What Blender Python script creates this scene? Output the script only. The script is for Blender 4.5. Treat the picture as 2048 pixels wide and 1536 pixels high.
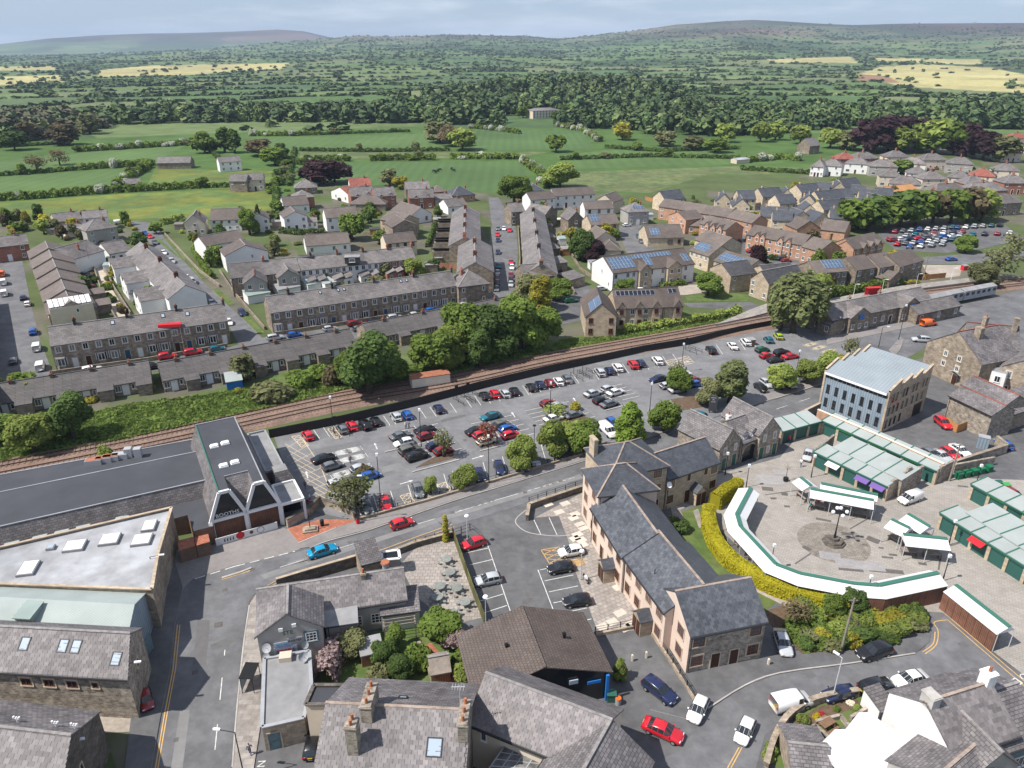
import bpy,math,random
import numpy as np
from mathutils import Vector,Matrix,noise as mnoise
random.seed(11);rng=np.random.default_rng(11)
S=bpy.context.scene
for o in list(bpy.data.objects):bpy.data.objects.remove(o)
C=S.collection
R=math.radians
CAMH=60.0;PITCH=R(24.5);FPX=1475.0
cam=bpy.data.cameras.new('camera');camo=bpy.data.objects.new('camera',cam);C.objects.link(camo)
camo.location=(0,0,CAMH);camo.rotation_euler=(R(90)-PITCH,0,0)
cam.sensor_width=36;cam.lens=36*FPX/2048;cam.clip_end=60000;cam.clip_start=1
S.camera=camo
SUN_EL=R(53);SHADOW_AZ=R(20)
w=bpy.data.worlds.new('World');S.world=w;w.use_nodes=True
nt=w.node_tree;nt.nodes.clear()
wo=nt.nodes.new('ShaderNodeOutputWorld');bg=nt.nodes.new('ShaderNodeBackground');bg.inputs[1].default_value=0.066
sky=nt.nodes.new('ShaderNodeTexSky');sky.sky_type='NISHITA';sky.sun_disc=False
sky.sun_elevation=SUN_EL;sky.sun_rotation=R(270)-SHADOW_AZ;sky.altitude=100;sky.air_density=1.0;sky.dust_density=0.7;sky.ozone_density=1.6
tc=nt.nodes.new('ShaderNodeTexCoord');mp=nt.nodes.new('ShaderNodeMapping');mp.inputs['Scale'].default_value=(3.2,3.2,22)
nz=nt.nodes.new('ShaderNodeTexNoise');nz.inputs['Scale'].default_value=1.5;nz.inputs['Detail'].default_value=9;nz.inputs['Roughness'].default_value=.6
rp=nt.nodes.new('ShaderNodeValToRGB');rp.color_ramp.elements[0].position=.46;rp.color_ramp.elements[1].position=.64
rp.color_ramp.elements[0].color=(.3,.3,.3,1);rp.color_ramp.elements[1].color=(.85,.85,.85,1)
mx=nt.nodes.new('ShaderNodeMixRGB');mx.inputs[2].default_value=(9.0,9.6,10.6,1)
nt.links.new(tc.outputs['Generated'],mp.inputs[0]);nt.links.new(mp.outputs[0],nz.inputs['Vector'])
nt.links.new(nz.outputs['Fac'],rp.inputs[0]);nt.links.new(rp.outputs[0],mx.inputs[0])
tn=nt.nodes.new('ShaderNodeMixRGB');tn.blend_type='MULTIPLY';tn.inputs[0].default_value=1;tn.inputs[2].default_value=(.78,.95,1.28,1);nt.links.new(sky.outputs[0],tn.inputs[1]);nt.links.new(tn.outputs[0],mx.inputs[1]);nt.links.new(mx.outputs[0],bg.inputs[0]);nt.links.new(bg.outputs[0],wo.inputs[0])
sl=bpy.data.lights.new('sun','SUN');sl.energy=4.8;sl.angle=R(.53);sl.color=(1,.94,.855)
so=bpy.data.objects.new('sun',sl);C.objects.link(so)
sd=Vector((math.cos(SHADOW_AZ)*math.cos(SUN_EL),math.sin(SHADOW_AZ)*math.cos(SUN_EL),-math.sin(SUN_EL)))
so.rotation_euler=sd.to_track_quat('-Z','Y').to_euler()
S.view_settings.view_transform='Standard';S.view_settings.look='None';S.view_settings.gamma=1
S.view_settings.exposure=0.47
S.view_settings.use_curve_mapping=False
S.render.engine='CYCLES'
S.cycles.max_bounces=6;S.cycles.diffuse_bounces=2;S.cycles.glossy_bounces=2;S.cycles.transmission_bounces=2;S.cycles.volume_bounces=0;S.cycles.transparent_max_bounces=6
CP,SP=math.cos(PITCH),math.sin(PITCH)
def ray(px,py):
 u=(px-1024)/FPX;v=(768-py)/FPX
 return(u,CP+v*SP,-SP+v*CP)
def G(px,py,z=0.0):
 d=ray(px,py);t=(z-CAMH)/d[2]
 return Vector((d[0]*t,d[1]*t,z))
def ordn(i):
 W=['first','second','third','fourth','fifth','sixth','seventh','eighth','ninth','tenth','eleventh','twelfth','thirteenth','fourteenth','fifteenth','sixteenth','seventeenth','eighteenth','nineteenth','twentieth']
 return W[i]if i<20 else('twenty-' if i<29 else 'thirty-')+W[(i-20)%10]if i not in(19,29)else 'thirtieth'
M={}
def mat(name,col,rough=.8,kind='noise',var=.25,sc=1.2,met=0.,spec=.3,bump=0.,bw=.4,bh=.25,mort=.02,mcol=None,col2=None,trans=0.,big=.15,emit=0,rnd=0.):
 m=bpy.data.materials.new(name);m.use_nodes=True;n=m.node_tree.nodes;l=m.node_tree.links
 b=n['Principled BSDF'];b.inputs['Roughness'].default_value=rough;b.inputs['Metallic'].default_value=met
 b.inputs['Specular IOR Level'].default_value=spec;b.inputs['Base Color'].default_value=(*col,1)
 M[name]=m
 if kind=='flat':return m
 geo=n.new('ShaderNodeNewGeometry')
 def noi(scale,det,src):
  t=n.new('ShaderNodeTexNoise');t.inputs['Scale'].default_value=scale;t.inputs['Detail'].default_value=det;t.inputs['Roughness'].default_value=.6
  l.new(src,t.inputs['Vector']);return t.outputs['Fac']
 def mul(csock,fac,lo,hi):
  r=n.new('ShaderNodeMapRange');r.inputs[1].default_value=.3;r.inputs[2].default_value=.7;r.inputs[3].default_value=lo;r.inputs[4].default_value=hi
  l.new(fac,r.inputs[0]);x=n.new('ShaderNodeVectorMath');x.operation='SCALE';l.new(csock,x.inputs[0]);l.new(r.outputs[0],x.inputs['Scale']);return x.outputs[0]
 hgt=None
 if kind in('brick','wave'):
  uv=n.new('ShaderNodeUVMap').outputs[0]
 if kind=='brick':
  t=n.new('ShaderNodeTexBrick');t.inputs['Scale'].default_value=1;t.inputs['Brick Width'].default_value=bw;t.inputs['Row Height'].default_value=bh
  t.inputs['Mortar Size'].default_value=mort;t.inputs['Mortar Smooth'].default_value=.2
  c2=col2 or tuple(c*(1-var)for c in col)
  t.inputs['Color1'].default_value=(*[c*(1+var*.6)for c in col],1);t.inputs['Color2'].default_value=(*c2,1)
  t.inputs['Mortar'].default_value=(*(mcol or tuple(c*.5 for c in col)),1);l.new(uv,t.inputs['Vector'])
  cs=t.outputs['Color'];hgt=t.outputs['Fac']
 elif kind=='wave':
  t=n.new('ShaderNodeTexWave');t.wave_type='BANDS';t.bands_direction='X';t.inputs['Scale'].default_value=bw;t.inputs['Distortion'].default_value=0
  l.new(uv,t.inputs['Vector']);hgt=t.outputs['Fac']
  rg=n.new('ShaderNodeRGB');rg.outputs[0].default_value=(*col,1);cs=mul(rg.outputs[0],t.outputs['Fac'],1-var,1+var)
 else:
  rg=n.new('ShaderNodeRGB');rg.outputs[0].default_value=(*col,1);cs=rg.outputs[0]
  if col2:
   mm=n.new('ShaderNodeMixRGB');mm.inputs[1].default_value=(*col,1);mm.inputs[2].default_value=(*col2,1)
   r=n.new('ShaderNodeMapRange');r.inputs[1].default_value=.42;r.inputs[2].default_value=.6
   l.new(noi(sc*.35,6,geo.outputs['Position']),r.inputs[0]);l.new(r.outputs[0],mm.inputs[0]);cs=mm.outputs[0]
 fac=noi(sc,5,geo.outputs['Position'])
 cs=mul(cs,fac,1-var,1+var)
 if big:cs=mul(cs,noi(sc*.12,4,geo.outputs['Position']),1-big,1+big)
 if rnd:
  oi=n.new('ShaderNodeObjectInfo');r=n.new('ShaderNodeMapRange');r.inputs[3].default_value=1-rnd;r.inputs[4].default_value=1+rnd
  l.new(oi.outputs['Random'],r.inputs[0]);x=n.new('ShaderNodeVectorMath');x.operation='SCALE';l.new(cs,x.inputs[0]);l.new(r.outputs[0],x.inputs['Scale']);cs=x.outputs[0]
 l.new(cs,b.inputs['Base Color'])
 if bump:
  bn=n.new('ShaderNodeBump');bn.inputs['Strength'].default_value=bump;bn.inputs['Distance'].default_value=.05
  if kind=='brick':bn.invert=True
  l.new(hgt if hgt is not None else fac,bn.inputs['Height']);l.new(bn.outputs[0],b.inputs['Normal'])
 if trans:
  tr=n.new('ShaderNodeBsdfTranslucent');l.new(cs,tr.inputs[0]);ms=n.new('ShaderNodeMixShader');ms.inputs[0].default_value=trans
  l.new(b.outputs[0],ms.inputs[1]);l.new(tr.outputs[0],ms.inputs[2]);l.new(ms.outputs[0],n['Material Output'].inputs[0])
 return m
mat('slate',(.17,.156,.157),.62,'brick',.3,.5,bw=.5,bh=.32,mort=.025,mcol=(.07,.066,.07),bump=.6,big=.22)
mat('slate_far',(.172,.156,.15),.65,'brick',.22,.4,bw=.9,bh=.5,mort=.03,mcol=(.085,.08,.085),big=.22,rnd=.14)
mat('slate_new',(.075,.081,.095),.5,'brick',.22,.6,bw=.45,bh=.28,mort=.02,mcol=(.05,.055,.065),bump=.4,big=.15)
mat('slate_dark',(.075,.074,.078),.6,'brick',.25,.6,bw=.45,bh=.28,mort=.02,bump=.4)
mat('tile_brown',(.125,.1,.088),.75,'brick',.16,.5,bw=.33,bh=.34,mort=.03,mcol=(.065,.052,.046),bump=.6,rnd=.1)
mat('tile_grey',(.125,.115,.112),.75,'brick',.16,.5,bw=3,bh=.33,mort=.045,mcol=(.05,.046,.046),bump=.6)
mat('tile_red',(.30,.1,.075),.75,'brick',.2,.5,bw=.4,bh=.34,mort=.03,bump=.4)
mat('tile_far',(.135,.112,.1),.75,'brick',.14,.4,bw=.8,bh=.5,mort=.03,mcol=(.1,.08,.07),rnd=.14)
mat('corr_green',(.35,.4,.385),.6,'wave',.1,.25,bw=2.2,bump=.7,big=.12)
mat('corr_dull',(.3,.37,.345),.5,'wave',.12,.25,bw=2.2,bump=.7,big=.2)
mat('panel_green',(.335,.37,.36),.6,'wave',.07,.35,bw=1.6,bump=.4,big=.1)
mat('metal_blue',(.225,.262,.29),.8,'wave',.06,.3,bw=.55,bump=.3)
mat('clad_blue',(.22,.275,.325),.5,'wave',.13,.3,bw=.7,bump=.7)
mat('felt_dark',(.055,.058,.068),.75,'noise',.12,.35,big=.25)
mat('felt_light',(.36,.37,.39),.75,'noise',.14,.5,big=.25,col2=(.25,.255,.265))
mat('felt_grey',(.25,.25,.255),.8,'noise',.15,.8,big=.2)
mat('lead',(.3,.31,.33),.55,'noise',.12,1)
mat('ridge_tile',(.3,.24,.2),.8,'noise',.3,2)
mat('ridge_grey',(.24,.225,.22),.8,'noise',.3,2)
mat('rubble',(.29,.25,.205),.9,'brick',.4,1.5,bw=.42,bh=.24,mort=.03,mcol=(.33,.29,.24),bump=.8,big=.2)
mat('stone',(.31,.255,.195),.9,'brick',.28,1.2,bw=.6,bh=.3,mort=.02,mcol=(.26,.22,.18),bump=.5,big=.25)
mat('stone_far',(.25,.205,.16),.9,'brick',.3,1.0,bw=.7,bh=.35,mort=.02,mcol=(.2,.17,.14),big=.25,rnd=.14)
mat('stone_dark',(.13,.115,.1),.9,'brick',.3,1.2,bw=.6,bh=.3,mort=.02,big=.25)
mat('sandstone',(.42,.34,.25),.9,'brick',.18,1.0,bw=.7,bh=.35,mort=.02,mcol=(.35,.29,.22),bump=.3)
mat('stone_new',(.54,.45,.33),.9,'brick',.18,1.0,bw=.6,bh=.3,mort=.02,mcol=(.42,.35,.26),rnd=.08)
mat('brick_red',(.30,.105,.065),.9,'brick',.25,1.0,bw=.45,bh=.15,mort=.02,mcol=(.3,.2,.16),rnd=.1)
mat('brick_pink',(.42,.225,.145),.9,'brick',.18,1.0,bw=.45,bh=.15,mort=.02,mcol=(.42,.3,.22),rnd=.06)
mat('brick_brown',(.16,.1,.07),.9,'brick',.2,1.0,bw=.45,bh=.15,mort=.02,mcol=(.18,.13,.1))
mat('render_pink',(.62,.495,.415),.9,'noise',.05,.6,big=.08)
mat('render_white',(.72,.72,.71),.9,'noise',.05,.6,big=.08)
mat('render_cream',(.58,.5,.4),.9,'noise',.06,.6,big=.1,rnd=.1)
mat('render_grey',(.33,.315,.295),.9,'noise',.1,.8,big=.15)
mat('paint_white',(.72,.72,.71),.7,'noise',.07,.8,big=.08);mat('canvas',(.6,.6,.59),.8,'noise',.06,.5,big=.12)
mat('paint_cream',(.7,.62,.5),.7,'noise',.06,1)
mat('frame_white',(.72,.72,.72),.5,'flat');mat('frame_brown',(.16,.055,.03),.5,'flat');mat('frame_dark',(.02,.02,.022),.5,'flat')
mat('frame_stone',(.46,.39,.3),.85,'noise',.12,2)
mat('glass',(.02,.025,.03),.06,'flat',spec=.6);mat('glass_sky',(.35,.42,.5),.15,'flat',spec=.6)
mat('glass_and_shade',(.012,.014,.017),.1,'flat',spec=.5)
mat('door_white',(.7,.7,.7),.5,'flat');mat('door_blue',(.03,.08,.16),.5,'flat');mat('door_brown',(.06,.022,.014),.5,'flat');mat('door_green',(.025,.1,.075),.5,'flat');mat('door_teal',(.1,.16,.18),.55,'noise',.2,3)
mat('shutter',(.028,.1,.085),.5,'wave',.06,.5,bw=.01,big=.1)
mat('trim_green',(.045,.15,.11),.5,'flat');mat('trim_green2',(.05,.3,.08),.5,'flat')
mat('gutter',(.03,.03,.033),.5,'flat')
mat('pot',(.34,.13,.07),.85,'noise',.3,4)
mat('solar',(.055,.1,.175),.3,'brick',.08,1,bw=.5,bh=.5,mort=.012,mcol=(.3,.36,.42));mat('solar_dark',(.018,.022,.035),.2,'flat')
mat('solar_frame',(.5,.53,.56),.4,'flat')
mat('wood',(.19,.115,.07),.85,'wave',.18,1.5,bw=1.2,big=.15);mat('wood_grey',(.24,.205,.175),.9,'noise',.25,2);mat('fence_tan',(.4,.2,.08),.85,'wave',.15,1,bw=1.0)
mat('stain_brown',(.155,.075,.05),.85,'wave',.2,1.2,bw=1.5,big=.2)
mat('fence_black',(.028,.025,.024),.8,'flat')
mat('steel',(.45,.46,.47),.45,'flat',met=.3);mat('iron',(.012,.013,.014),.6,'flat');mat('galv',(.5,.52,.53),.5,'flat')
mat('concrete',(.4,.385,.36),.9,'noise',.15,1.5)
mat('lamp_white',(.75,.77,.8),.3,'flat')
mat('red_sign',(.55,.02,.03),.5,'flat');mat('blue_sign',(.02,.16,.5),.5,'flat');mat('purple',(.15,.09,.3),.8,'flat')
mat('asphalt',(.142,.143,.15),.85,'noise',.1,1.3,big=.22,col2=(.116,.117,.123),bump=.1)
mat('asphalt_park',(.18,.181,.187),.85,'noise',.1,1.2,big=.18,col2=(.155,.156,.162),bump=.1)
mat('asphalt_dark',(.12,.12,.124),.85,'noise',.12,1.2,big=.22,col2=(.098,.098,.102),bump=.1)
mat('pavement',(.215,.2,.195),.9,'noise',.1,1.5,big=.15)
mat('flags',(.285,.262,.242),.9,'brick',.2,1.5,bw=.9,bh=.62,mort=.03,mcol=(.24,.21,.185),big=.12)
mat('flags_hotel',(.315,.285,.26),.9,'brick',.16,1.5,bw=.62,bh=.6,mort=.04,mcol=(.2,.17,.15),big=.14)
mat('setts',(.3,.28,.255),.9,'brick',.1,.5,bw=.62,bh=.34,mort=.03,mcol=(.23,.205,.18),big=.14)
mat('setts_dark',(.25,.225,.195),.9,'brick',.25,.9,bw=.3,bh=.2,mort=.03,mcol=(.17,.15,.13))
mat('paver_dark',(.11,.102,.096),.9,'noise',.2,2);mat('paver_pale',(.52,.46,.4),.9,'noise',.1,2);mat('paver_grey',(.29,.28,.28),.9,'noise',.1,2)
mat('red_brick_paving',(.42,.16,.1),.9,'brick',.2,1,bw=.4,bh=.2,mort=.03)
mat('kerb',(.36,.34,.32),.9,'noise',.12,2)
mat('line_white',(.55,.55,.53),.8,'noise',.3,2.5,big=0);mat('line_yellow',(.55,.34,.12),.8,'noise',.2,2,big=0);mat('line_cream',(.58,.47,.31),.8,'noise',.2,2,big=0)
mat('ballast',(.2,.135,.105),.95,'noise',.35,3,big=.2,bump=.5);mat('sleeper',(.17,.13,.11),.95,'noise',.25,2);mat('rail',(.14,.07,.048),.5,'flat',met=.4)
mat('gravel',(.33,.29,.25),.95,'noise',.2,2);mat('soil',(.11,.075,.05),.95,'noise',.3,2);mat('track',(.42,.37,.3),.95,'noise',.2,1)
mat('lawn',(.075,.118,.03),.95,'noise',.25,.7,big=.2,col2=(.1,.13,.04))
mat('asphalt_bay',(.145,.146,.151),.85,'noise',.1,1.2,big=.14,bump=.1);mat('asphalt_patch',(.118,.116,.117),.85,'noise',.1,1.2,big=.1);mat('asphalt_worn',(.19,.188,.187),.85,'noise',.12,.9,big=.12)
mat('field_a',(.076,.13,.038),.95,'wave',.05,.15,bw=.045,big=.2)
mat('field_b',(.088,.14,.036),.95,'noise',.2,.2,big=.25,col2=(.15,.165,.03))
mat('field_c',(.067,.121,.037),.95,'wave',.05,.12,bw=.06,big=.2)
mat('field_d',(.12,.14,.055),.95,'noise',.3,.25,big=.25,col2=(.085,.12,.045))
mat('yard',(.17,.16,.13),.95,'noise',.3,.5,big=.25,col2=(.075,.1,.035))
def fol(name,col,var=.35,rnd=.18,trans=.42):mat(name,col,.75,'noise',var,.45,spec=.15,trans=trans,rnd=rnd,big=.2)
fol('leaf',(.155,.22,.045));fol('leaf_dark',(.1,.155,.042));fol('leaf_light',(.25,.31,.075));fol('leaf_yellow',(.36,.33,.05));fol('hedge_gold',(.45,.41,.03),.12,.03)
fol('leaf_conifer',(.17,.25,.04));fol('leaf_copper',(.06,.03,.036));fol('leaf_olive',(.2,.21,.095));fol('leaf_red',(.25,.09,.06));fol('blossom',(.5,.52,.42),.3);fol('leaf_pink',(.4,.3,.29))
fol('leaf_far',(.04,.07,.03),.3,.0,.15);fol('leaf_bronze',(.16,.13,.07));fol('weed',(.16,.225,.055),.4,0);fol('leaf_willow',(.19,.22,.09));fol('flower_red',(.45,.05,.06));fol('flower_yellow',(.5,.4,.02))
mat('bark',(.085,.068,.055),.95,'noise',.3,3)
mat('skin',(.5,.3,.22),.7,'flat');mat('hair',(.04,.025,.015),.8,'flat')
mat('tyre',(.012,.012,.013),.8,'flat');mat('rim',(.4,.41,.42),.35,'flat',met=.6);mat('lamp_red',(.4,.015,.015),.25,'flat');mat('lamp_clear',(.65,.67,.68),.15,'flat');mat('plate_white',(.7,.7,.68),.5,'flat');mat('plate_yellow',(.62,.45,.03),.5,'flat')
CARC=dict(white=(.78,.78,.78),silver=(.42,.44,.46),grey=(.13,.14,.15),black=(.008,.008,.01),navy=(.012,.02,.07),blue=(.01,.09,.36),red=(.52,.012,.025),maroon=(.22,.012,.016),teal=(.008,.12,.17),cyan=(.0,.26,.46),green=(.005,.11,.055),lime=(.33,.44,.02),orange=(.72,.14,.02),khaki=(.12,.115,.095),cream=(.62,.56,.44),lilac=(.42,.4,.44),yellow=(.6,.5,.03))
for k_,c_ in CARC.items():
 m_=mat('paint_'+k_+'_car',c_,.28,'flat',spec=.5);m_.node_tree.nodes['Principled BSDF'].inputs['Coat Weight'].default_value=.6
ROT0={}
class MB:
 def __init__(s):s.v=[];s.f=[];s.m=[]
 def poly(s,pts,mi=0):
  k=len(s.v);s.v+=[tuple(p)for p in pts];s.f.append(tuple(range(k,k+len(pts))));s.m.append(mi)
 def box(s,x0,y0,z0,x1,y1,z1,mi=0,mtx=None):
  k=len(s.v);P=[(x0,y0,z0),(x1,y0,z0),(x1,y1,z0),(x0,y1,z0),(x0,y0,z1),(x1,y0,z1),(x1,y1,z1),(x0,y1,z1)]
  if mtx is not None:P=[tuple(mtx@Vector(p))for p in P]
  s.v+=P
  for q in((3,2,1,0),(4,5,6,7),(0,1,5,4),(1,2,6,5),(2,3,7,6),(3,0,4,7)):s.f.append(tuple(k+i for i in q));s.m.append(mi)
 def bar(s,p,q,w,h,mi=0):
  p=Vector(p);q=Vector(q);d=(q-p);L=d.length
  if L<1e-6:return
  d/=L;up=Vector((0,0,1))if abs(d.z)<.95 else Vector((1,0,0));sx=d.cross(up).normalized();uz=sx.cross(d)
  k=len(s.v)
  for e in(p,q):
   for a,b in((-1,-1),(1,-1),(1,1),(-1,1)):s.v.append(tuple(e+sx*a*w/2+uz*b*h/2))
  for f in((0,1,2,3),(7,6,5,4),(0,4,5,1),(1,5,6,2),(2,6,7,3),(3,7,4,0)):s.f.append(tuple(k+i for i in f));s.m.append(mi)
 def tube(s,p,q,r0,r1=None,n=8,mi=0,cap=True):
  p=Vector(p);q=Vector(q);r1=r0 if r1 is None else r1;d=(q-p).normalized()
  a=Vector((0,0,1))if abs(d.z)<.9 else Vector((1,0,0));x=d.cross(a).normalized();y=d.cross(x);k=len(s.v)
  for e,r in((p,r0),(q,r1)):
   for i in range(n):t=2*math.pi*i/n;s.v.append(tuple(e+x*math.cos(t)*r+y*math.sin(t)*r))
  for i in range(n):j=(i+1)%n;s.f.append((k+i,k+n+i,k+n+j,k+j));s.m.append(mi)
  if cap:s.f.append(tuple(k+i for i in range(n)));s.m.append(mi);s.f.append(tuple(k+n+i for i in reversed(range(n))));s.m.append(mi)
 def prism(s,pts,z0,z1,mi=0,mside=None):
  ms=mi if mside is None else mside;n=len(pts)
  s.poly([(p[0],p[1],z1)for p in pts],mi);s.poly([(p[0],p[1],z0)for p in reversed(pts)],mi)
  for i in range(n):a=pts[i];b=pts[(i+1)%n];s.poly([(a[0],a[1],z0),(b[0],b[1],z0),(b[0],b[1],z1),(a[0],a[1],z1)],ms)
 def slab(s,pts,th,mi=0):
  s.poly(pts,mi);lo=[(p[0],p[1],p[2]-th)for p in pts];s.poly(list(reversed(lo)),mi);n=len(pts)
  for i in range(n):j=(i+1)%n;s.poly([pts[i],lo[i],lo[j],pts[j]],mi)
 def mesh(s,name,mats,smooth=False):
  me=bpy.data.meshes.new(name);me.from_pydata(s.v,[],s.f)
  if isinstance(mats,str):mats=[mats]
  for m in mats:me.materials.append(M[m])
  if len(mats)>1:me.polygons.foreach_set('material_index',s.m)
  uvl=me.uv_layers.new(name='UVMap');uv=np.zeros(len(me.loops)*2,np.float32);li=0
  for f in s.f:
   P=[s.v[i]for i in f];nx=ny=nz_=0.
   for i in range(len(P)):
    a=P[i];b=P[(i+1)%len(P)];nx+=(a[1]-b[1])*(a[2]+b[2]);ny+=(a[2]-b[2])*(a[0]+b[0]);nz_+=(a[0]-b[0])*(a[1]+b[1])
   L=math.sqrt(nx*nx+ny*ny+nz_*nz_)
   if L<1e-12:nx,ny,nz_,L=0.,0.,1.,1.
   nx/=L;ny/=L;nz_/=L
   if abs(nz_)>.999:U=(1,0,0);V=(0,1,0)
   else:
    h=math.hypot(nx,ny);U=(-ny/h,nx/h,0);V=(-nz_*U[1],nz_*U[0],nx*U[1]-ny*U[0])
   for p in P:
    uv[li]=p[0]*U[0]+p[1]*U[1];uv[li+1]=p[0]*V[0]+p[1]*V[1]+p[2]*V[2];li+=2
  uvl.data.foreach_set('uv',uv)
  if smooth:me.polygons.foreach_set('use_smooth',[True]*len(me.polygons))
  me.update();return me
 def build(s,name,mats,parent=None,loc=(0,0,0),rz=0,smooth=False):
  return link(name,s.mesh(name,mats,smooth),parent,loc,rz)
def link(name,me,parent=None,loc=(0,0,0),rz=0):
 o=bpy.data.objects.new(name,me);C.objects.link(o);o.location=loc
 if rz:o.rotation_euler[2]=rz
 if parent is not None:
  o.parent=parent
  if parent.name in ROT0:o.matrix_parent_inverse=Matrix.Rotation(-ROT0[parent.name],4,'Z')
 return o
def tag(o,label,cat,group=None):
 o['label']=label;o['category']=cat
 if group:o['group']=group
 return o
def thing(name,label,cat,loc=(0,0,0),rz=0,group=None):
 o=bpy.data.objects.new(name,None);C.objects.link(o);o.location=loc;o.rotation_euler[2]=rz;o.empty_display_size=.3
 return tag(o,label,cat,group)
def struct(o,kind='structure'):o['kind']=kind;return o
def npmesh(name,V,Q,mats,mi=None):
 me=bpy.data.meshes.new(name);V=np.asarray(V,np.float32);Q=np.asarray(Q,np.int32)
 me.vertices.add(len(V));me.vertices.foreach_set('co',V.ravel());k=Q.shape[1]
 me.loops.add(Q.size);me.loops.foreach_set('vertex_index',Q.ravel());me.polygons.add(len(Q))
 me.polygons.foreach_set('loop_start',np.arange(len(Q),dtype=np.int32)*k)
 for m in([mats]if isinstance(mats,str)else mats):me.materials.append(M[m])
 if mi is not None:me.polygons.foreach_set('material_index',np.asarray(mi,np.int32))
 me.update(calc_edges=True);return me
def dup(o,parent=None):
 c=o.copy();C.objects.link(c);c.parent=parent
 for ch in o.children:dup(ch,c)
 return c
def copy_thing(o,loc,rz,label,group=None):
 c=dup(o);c.location=loc;c.rotation_euler[2]=rz;c['label']=label
 if group:c['group']=group
 return c
# ================================================================ terrain
def interp(x,t):return np.interp(x,[a for a,b in t],[b for a,b in t])
MIDSKY=[(-800,112),(0,110),(200,106),(400,98),(520,88),(600,81),(660,77),(720,71),(750,72),(800,73),(900,68),(980,70),(1050,71),(1110,77),(1150,74),(1250,63),(1350,49),(1440,43),(1500,41),(1560,44),(1640,50),(1700,53),(1800,52),(2048,53),(2800,70)]
FARSKY=[(-800,120),(-200,100),(0,89),(100,79),(200,73),(300,69),(400,67),(480,64),(560,60),(610,63),(660,74),(720,92),(800,120),(2800,120)]
def vnoise(x,y,sc,seed=0):
 x=np.asarray(x)/sc+seed*17.3;y=np.asarray(y)/sc+seed*5.7
 xi=np.floor(x);yi=np.floor(y);fx=x-xi;fy=y-yi;fx=fx*fx*(3-2*fx);fy=fy*fy*(3-2*fy)
 def h(a,b):v=np.sin(a*127.1+b*311.7+seed*74.7)*43758.5453;return v-np.floor(v)
 return(h(xi,yi)*(1-fx)+h(xi+1,yi)*fx)*(1-fy)+(h(xi,yi+1)*(1-fx)+h(xi+1,yi+1)*fx)*fy
def terr(x,y):
 x=np.asarray(x,float);y=np.asarray(y,float);r=np.hypot(x,y);yy=np.maximum(y,1e-3)
 pc=np.clip(1024+FPX*1.0988*x/yy,-800,2800)
 zs=60+6500*(95-interp(pc,MIDSKY))/1782.;zs=np.maximum(zs,8)
 t=np.clip((r-1150)/(6500-1150),0,None)
 z=np.where(t<1,zs*np.clip(t,0,1)**1.8,zs*(1-.35*np.clip((t-1)/.5,0,1)))
 zf=60+11000*(95-interp(pc,FARSKY))/1782.;u=np.clip((r-8000)/3000,0,1);u=u*u*(3-2*u)
 z=np.where(zf>0,np.maximum(z,zf*u),z)
 amp=np.clip((r-1300)/1500,0,1)*np.clip((7000-r)/1500,0,1)
 z=z+amp*(22*(vnoise(x,y,900,1)-.5)+9*(vnoise(x,y,330,2)-.5))
 z=z+19*np.exp(-((x-60)/190)**2-((y-1060)/130)**2)+9*np.exp(-((x-420)/160)**2-((y-900)/110)**2)
 return z
def T(px,py,lift=0.0):
 d=ray(px,py);h=math.hypot(d[0],d[1])
 if d[2]<0:
  t=-CAMH/d[2]
  if t*h<800:return Vector((d[0]*t,d[1]*t,lift))
 rs=np.geomspace(500,14000,1500);xs=d[0]/h*rs;ys=d[1]/h*rs;zz=CAMH+d[2]/h*rs
 k=np.argmax(terr(xs,ys)>zz)
 if k==0:k=len(rs)-1
 return Vector((xs[k],ys[k],float(terr(xs[k],ys[k]))+lift))
def topx(x,y,z):
 X=x;Y=y;Z=z-CAMH;f=Y*CP-Z*SP;u=Y*SP+Z*CP
 return 1024+FPX*X/f,768-FPX*u/f
def inpoly(px,py,P):
 px=np.asarray(px);c=np.zeros(px.shape,bool);n=len(P)
 for i in range(n):
  x1,y1=P[i];x2,y2=P[(i+1)%n]
  if y1==y2:continue
  c^=((y1>py)!=(y2>py))&(px<(x2-x1)*(py-y1)/(y2-y1)+x1)
 return c
CS=210.
def cells(x,y):
 a=R(24);X=(x*math.cos(a)+y*math.sin(a))/CS;Y=(-x*math.sin(a)+y*math.cos(a))/(CS*.72);xi=np.floor(X);yi=np.floor(Y)
 b1=np.full(X.shape,9.);b2=np.full(X.shape,9.);idn=np.zeros(X.shape)
 for di in(-1,0,1):
  for dj in(-1,0,1):
   i=xi+di;j=yi+dj;h1=np.sin(i*12.9898+j*78.233)*43758.5453;h1-=np.floor(h1);h2=np.sin(i*39.3468+j*11.135)*24634.6345;h2-=np.floor(h2)
   d=np.hypot(X-i-.15-.7*h1,Y-j-.15-.7*h2);cl=d<b1
   b2=np.where(cl,b1,np.minimum(b2,d));b1=np.where(cl,d,b1);v=np.sin(i*7.13+j*3.71)*9431.7;idn=np.where(cl,v-np.floor(v),idn)
 return b1,b2,idn
TOWN=[(-400,1800),(-400,452),(0,448),(300,440),(545,432),(560,392),(640,372),(760,372),(1000,388),(1120,384),(1300,388),(1420,350),(1620,352),(1640,318),(1800,296),(2048,262),(2500,250),(2500,1800)]
YEL=[[(1712,150),(1760,134),(1850,128),(1990,136),(2060,152),(2060,186),(1960,182),(1800,172)],[(1530,119),(1700,113),(1716,126),(1560,125)],[(1745,116),(1960,119),(1966,130),(1760,123)],[(190,141),(300,131),(580,126),(560,139),(350,151),(200,154)],[(-60,155),(120,150),(125,168),(-60,172)],[(-60,134),(110,132),(110,140),(-60,142)]]
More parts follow.
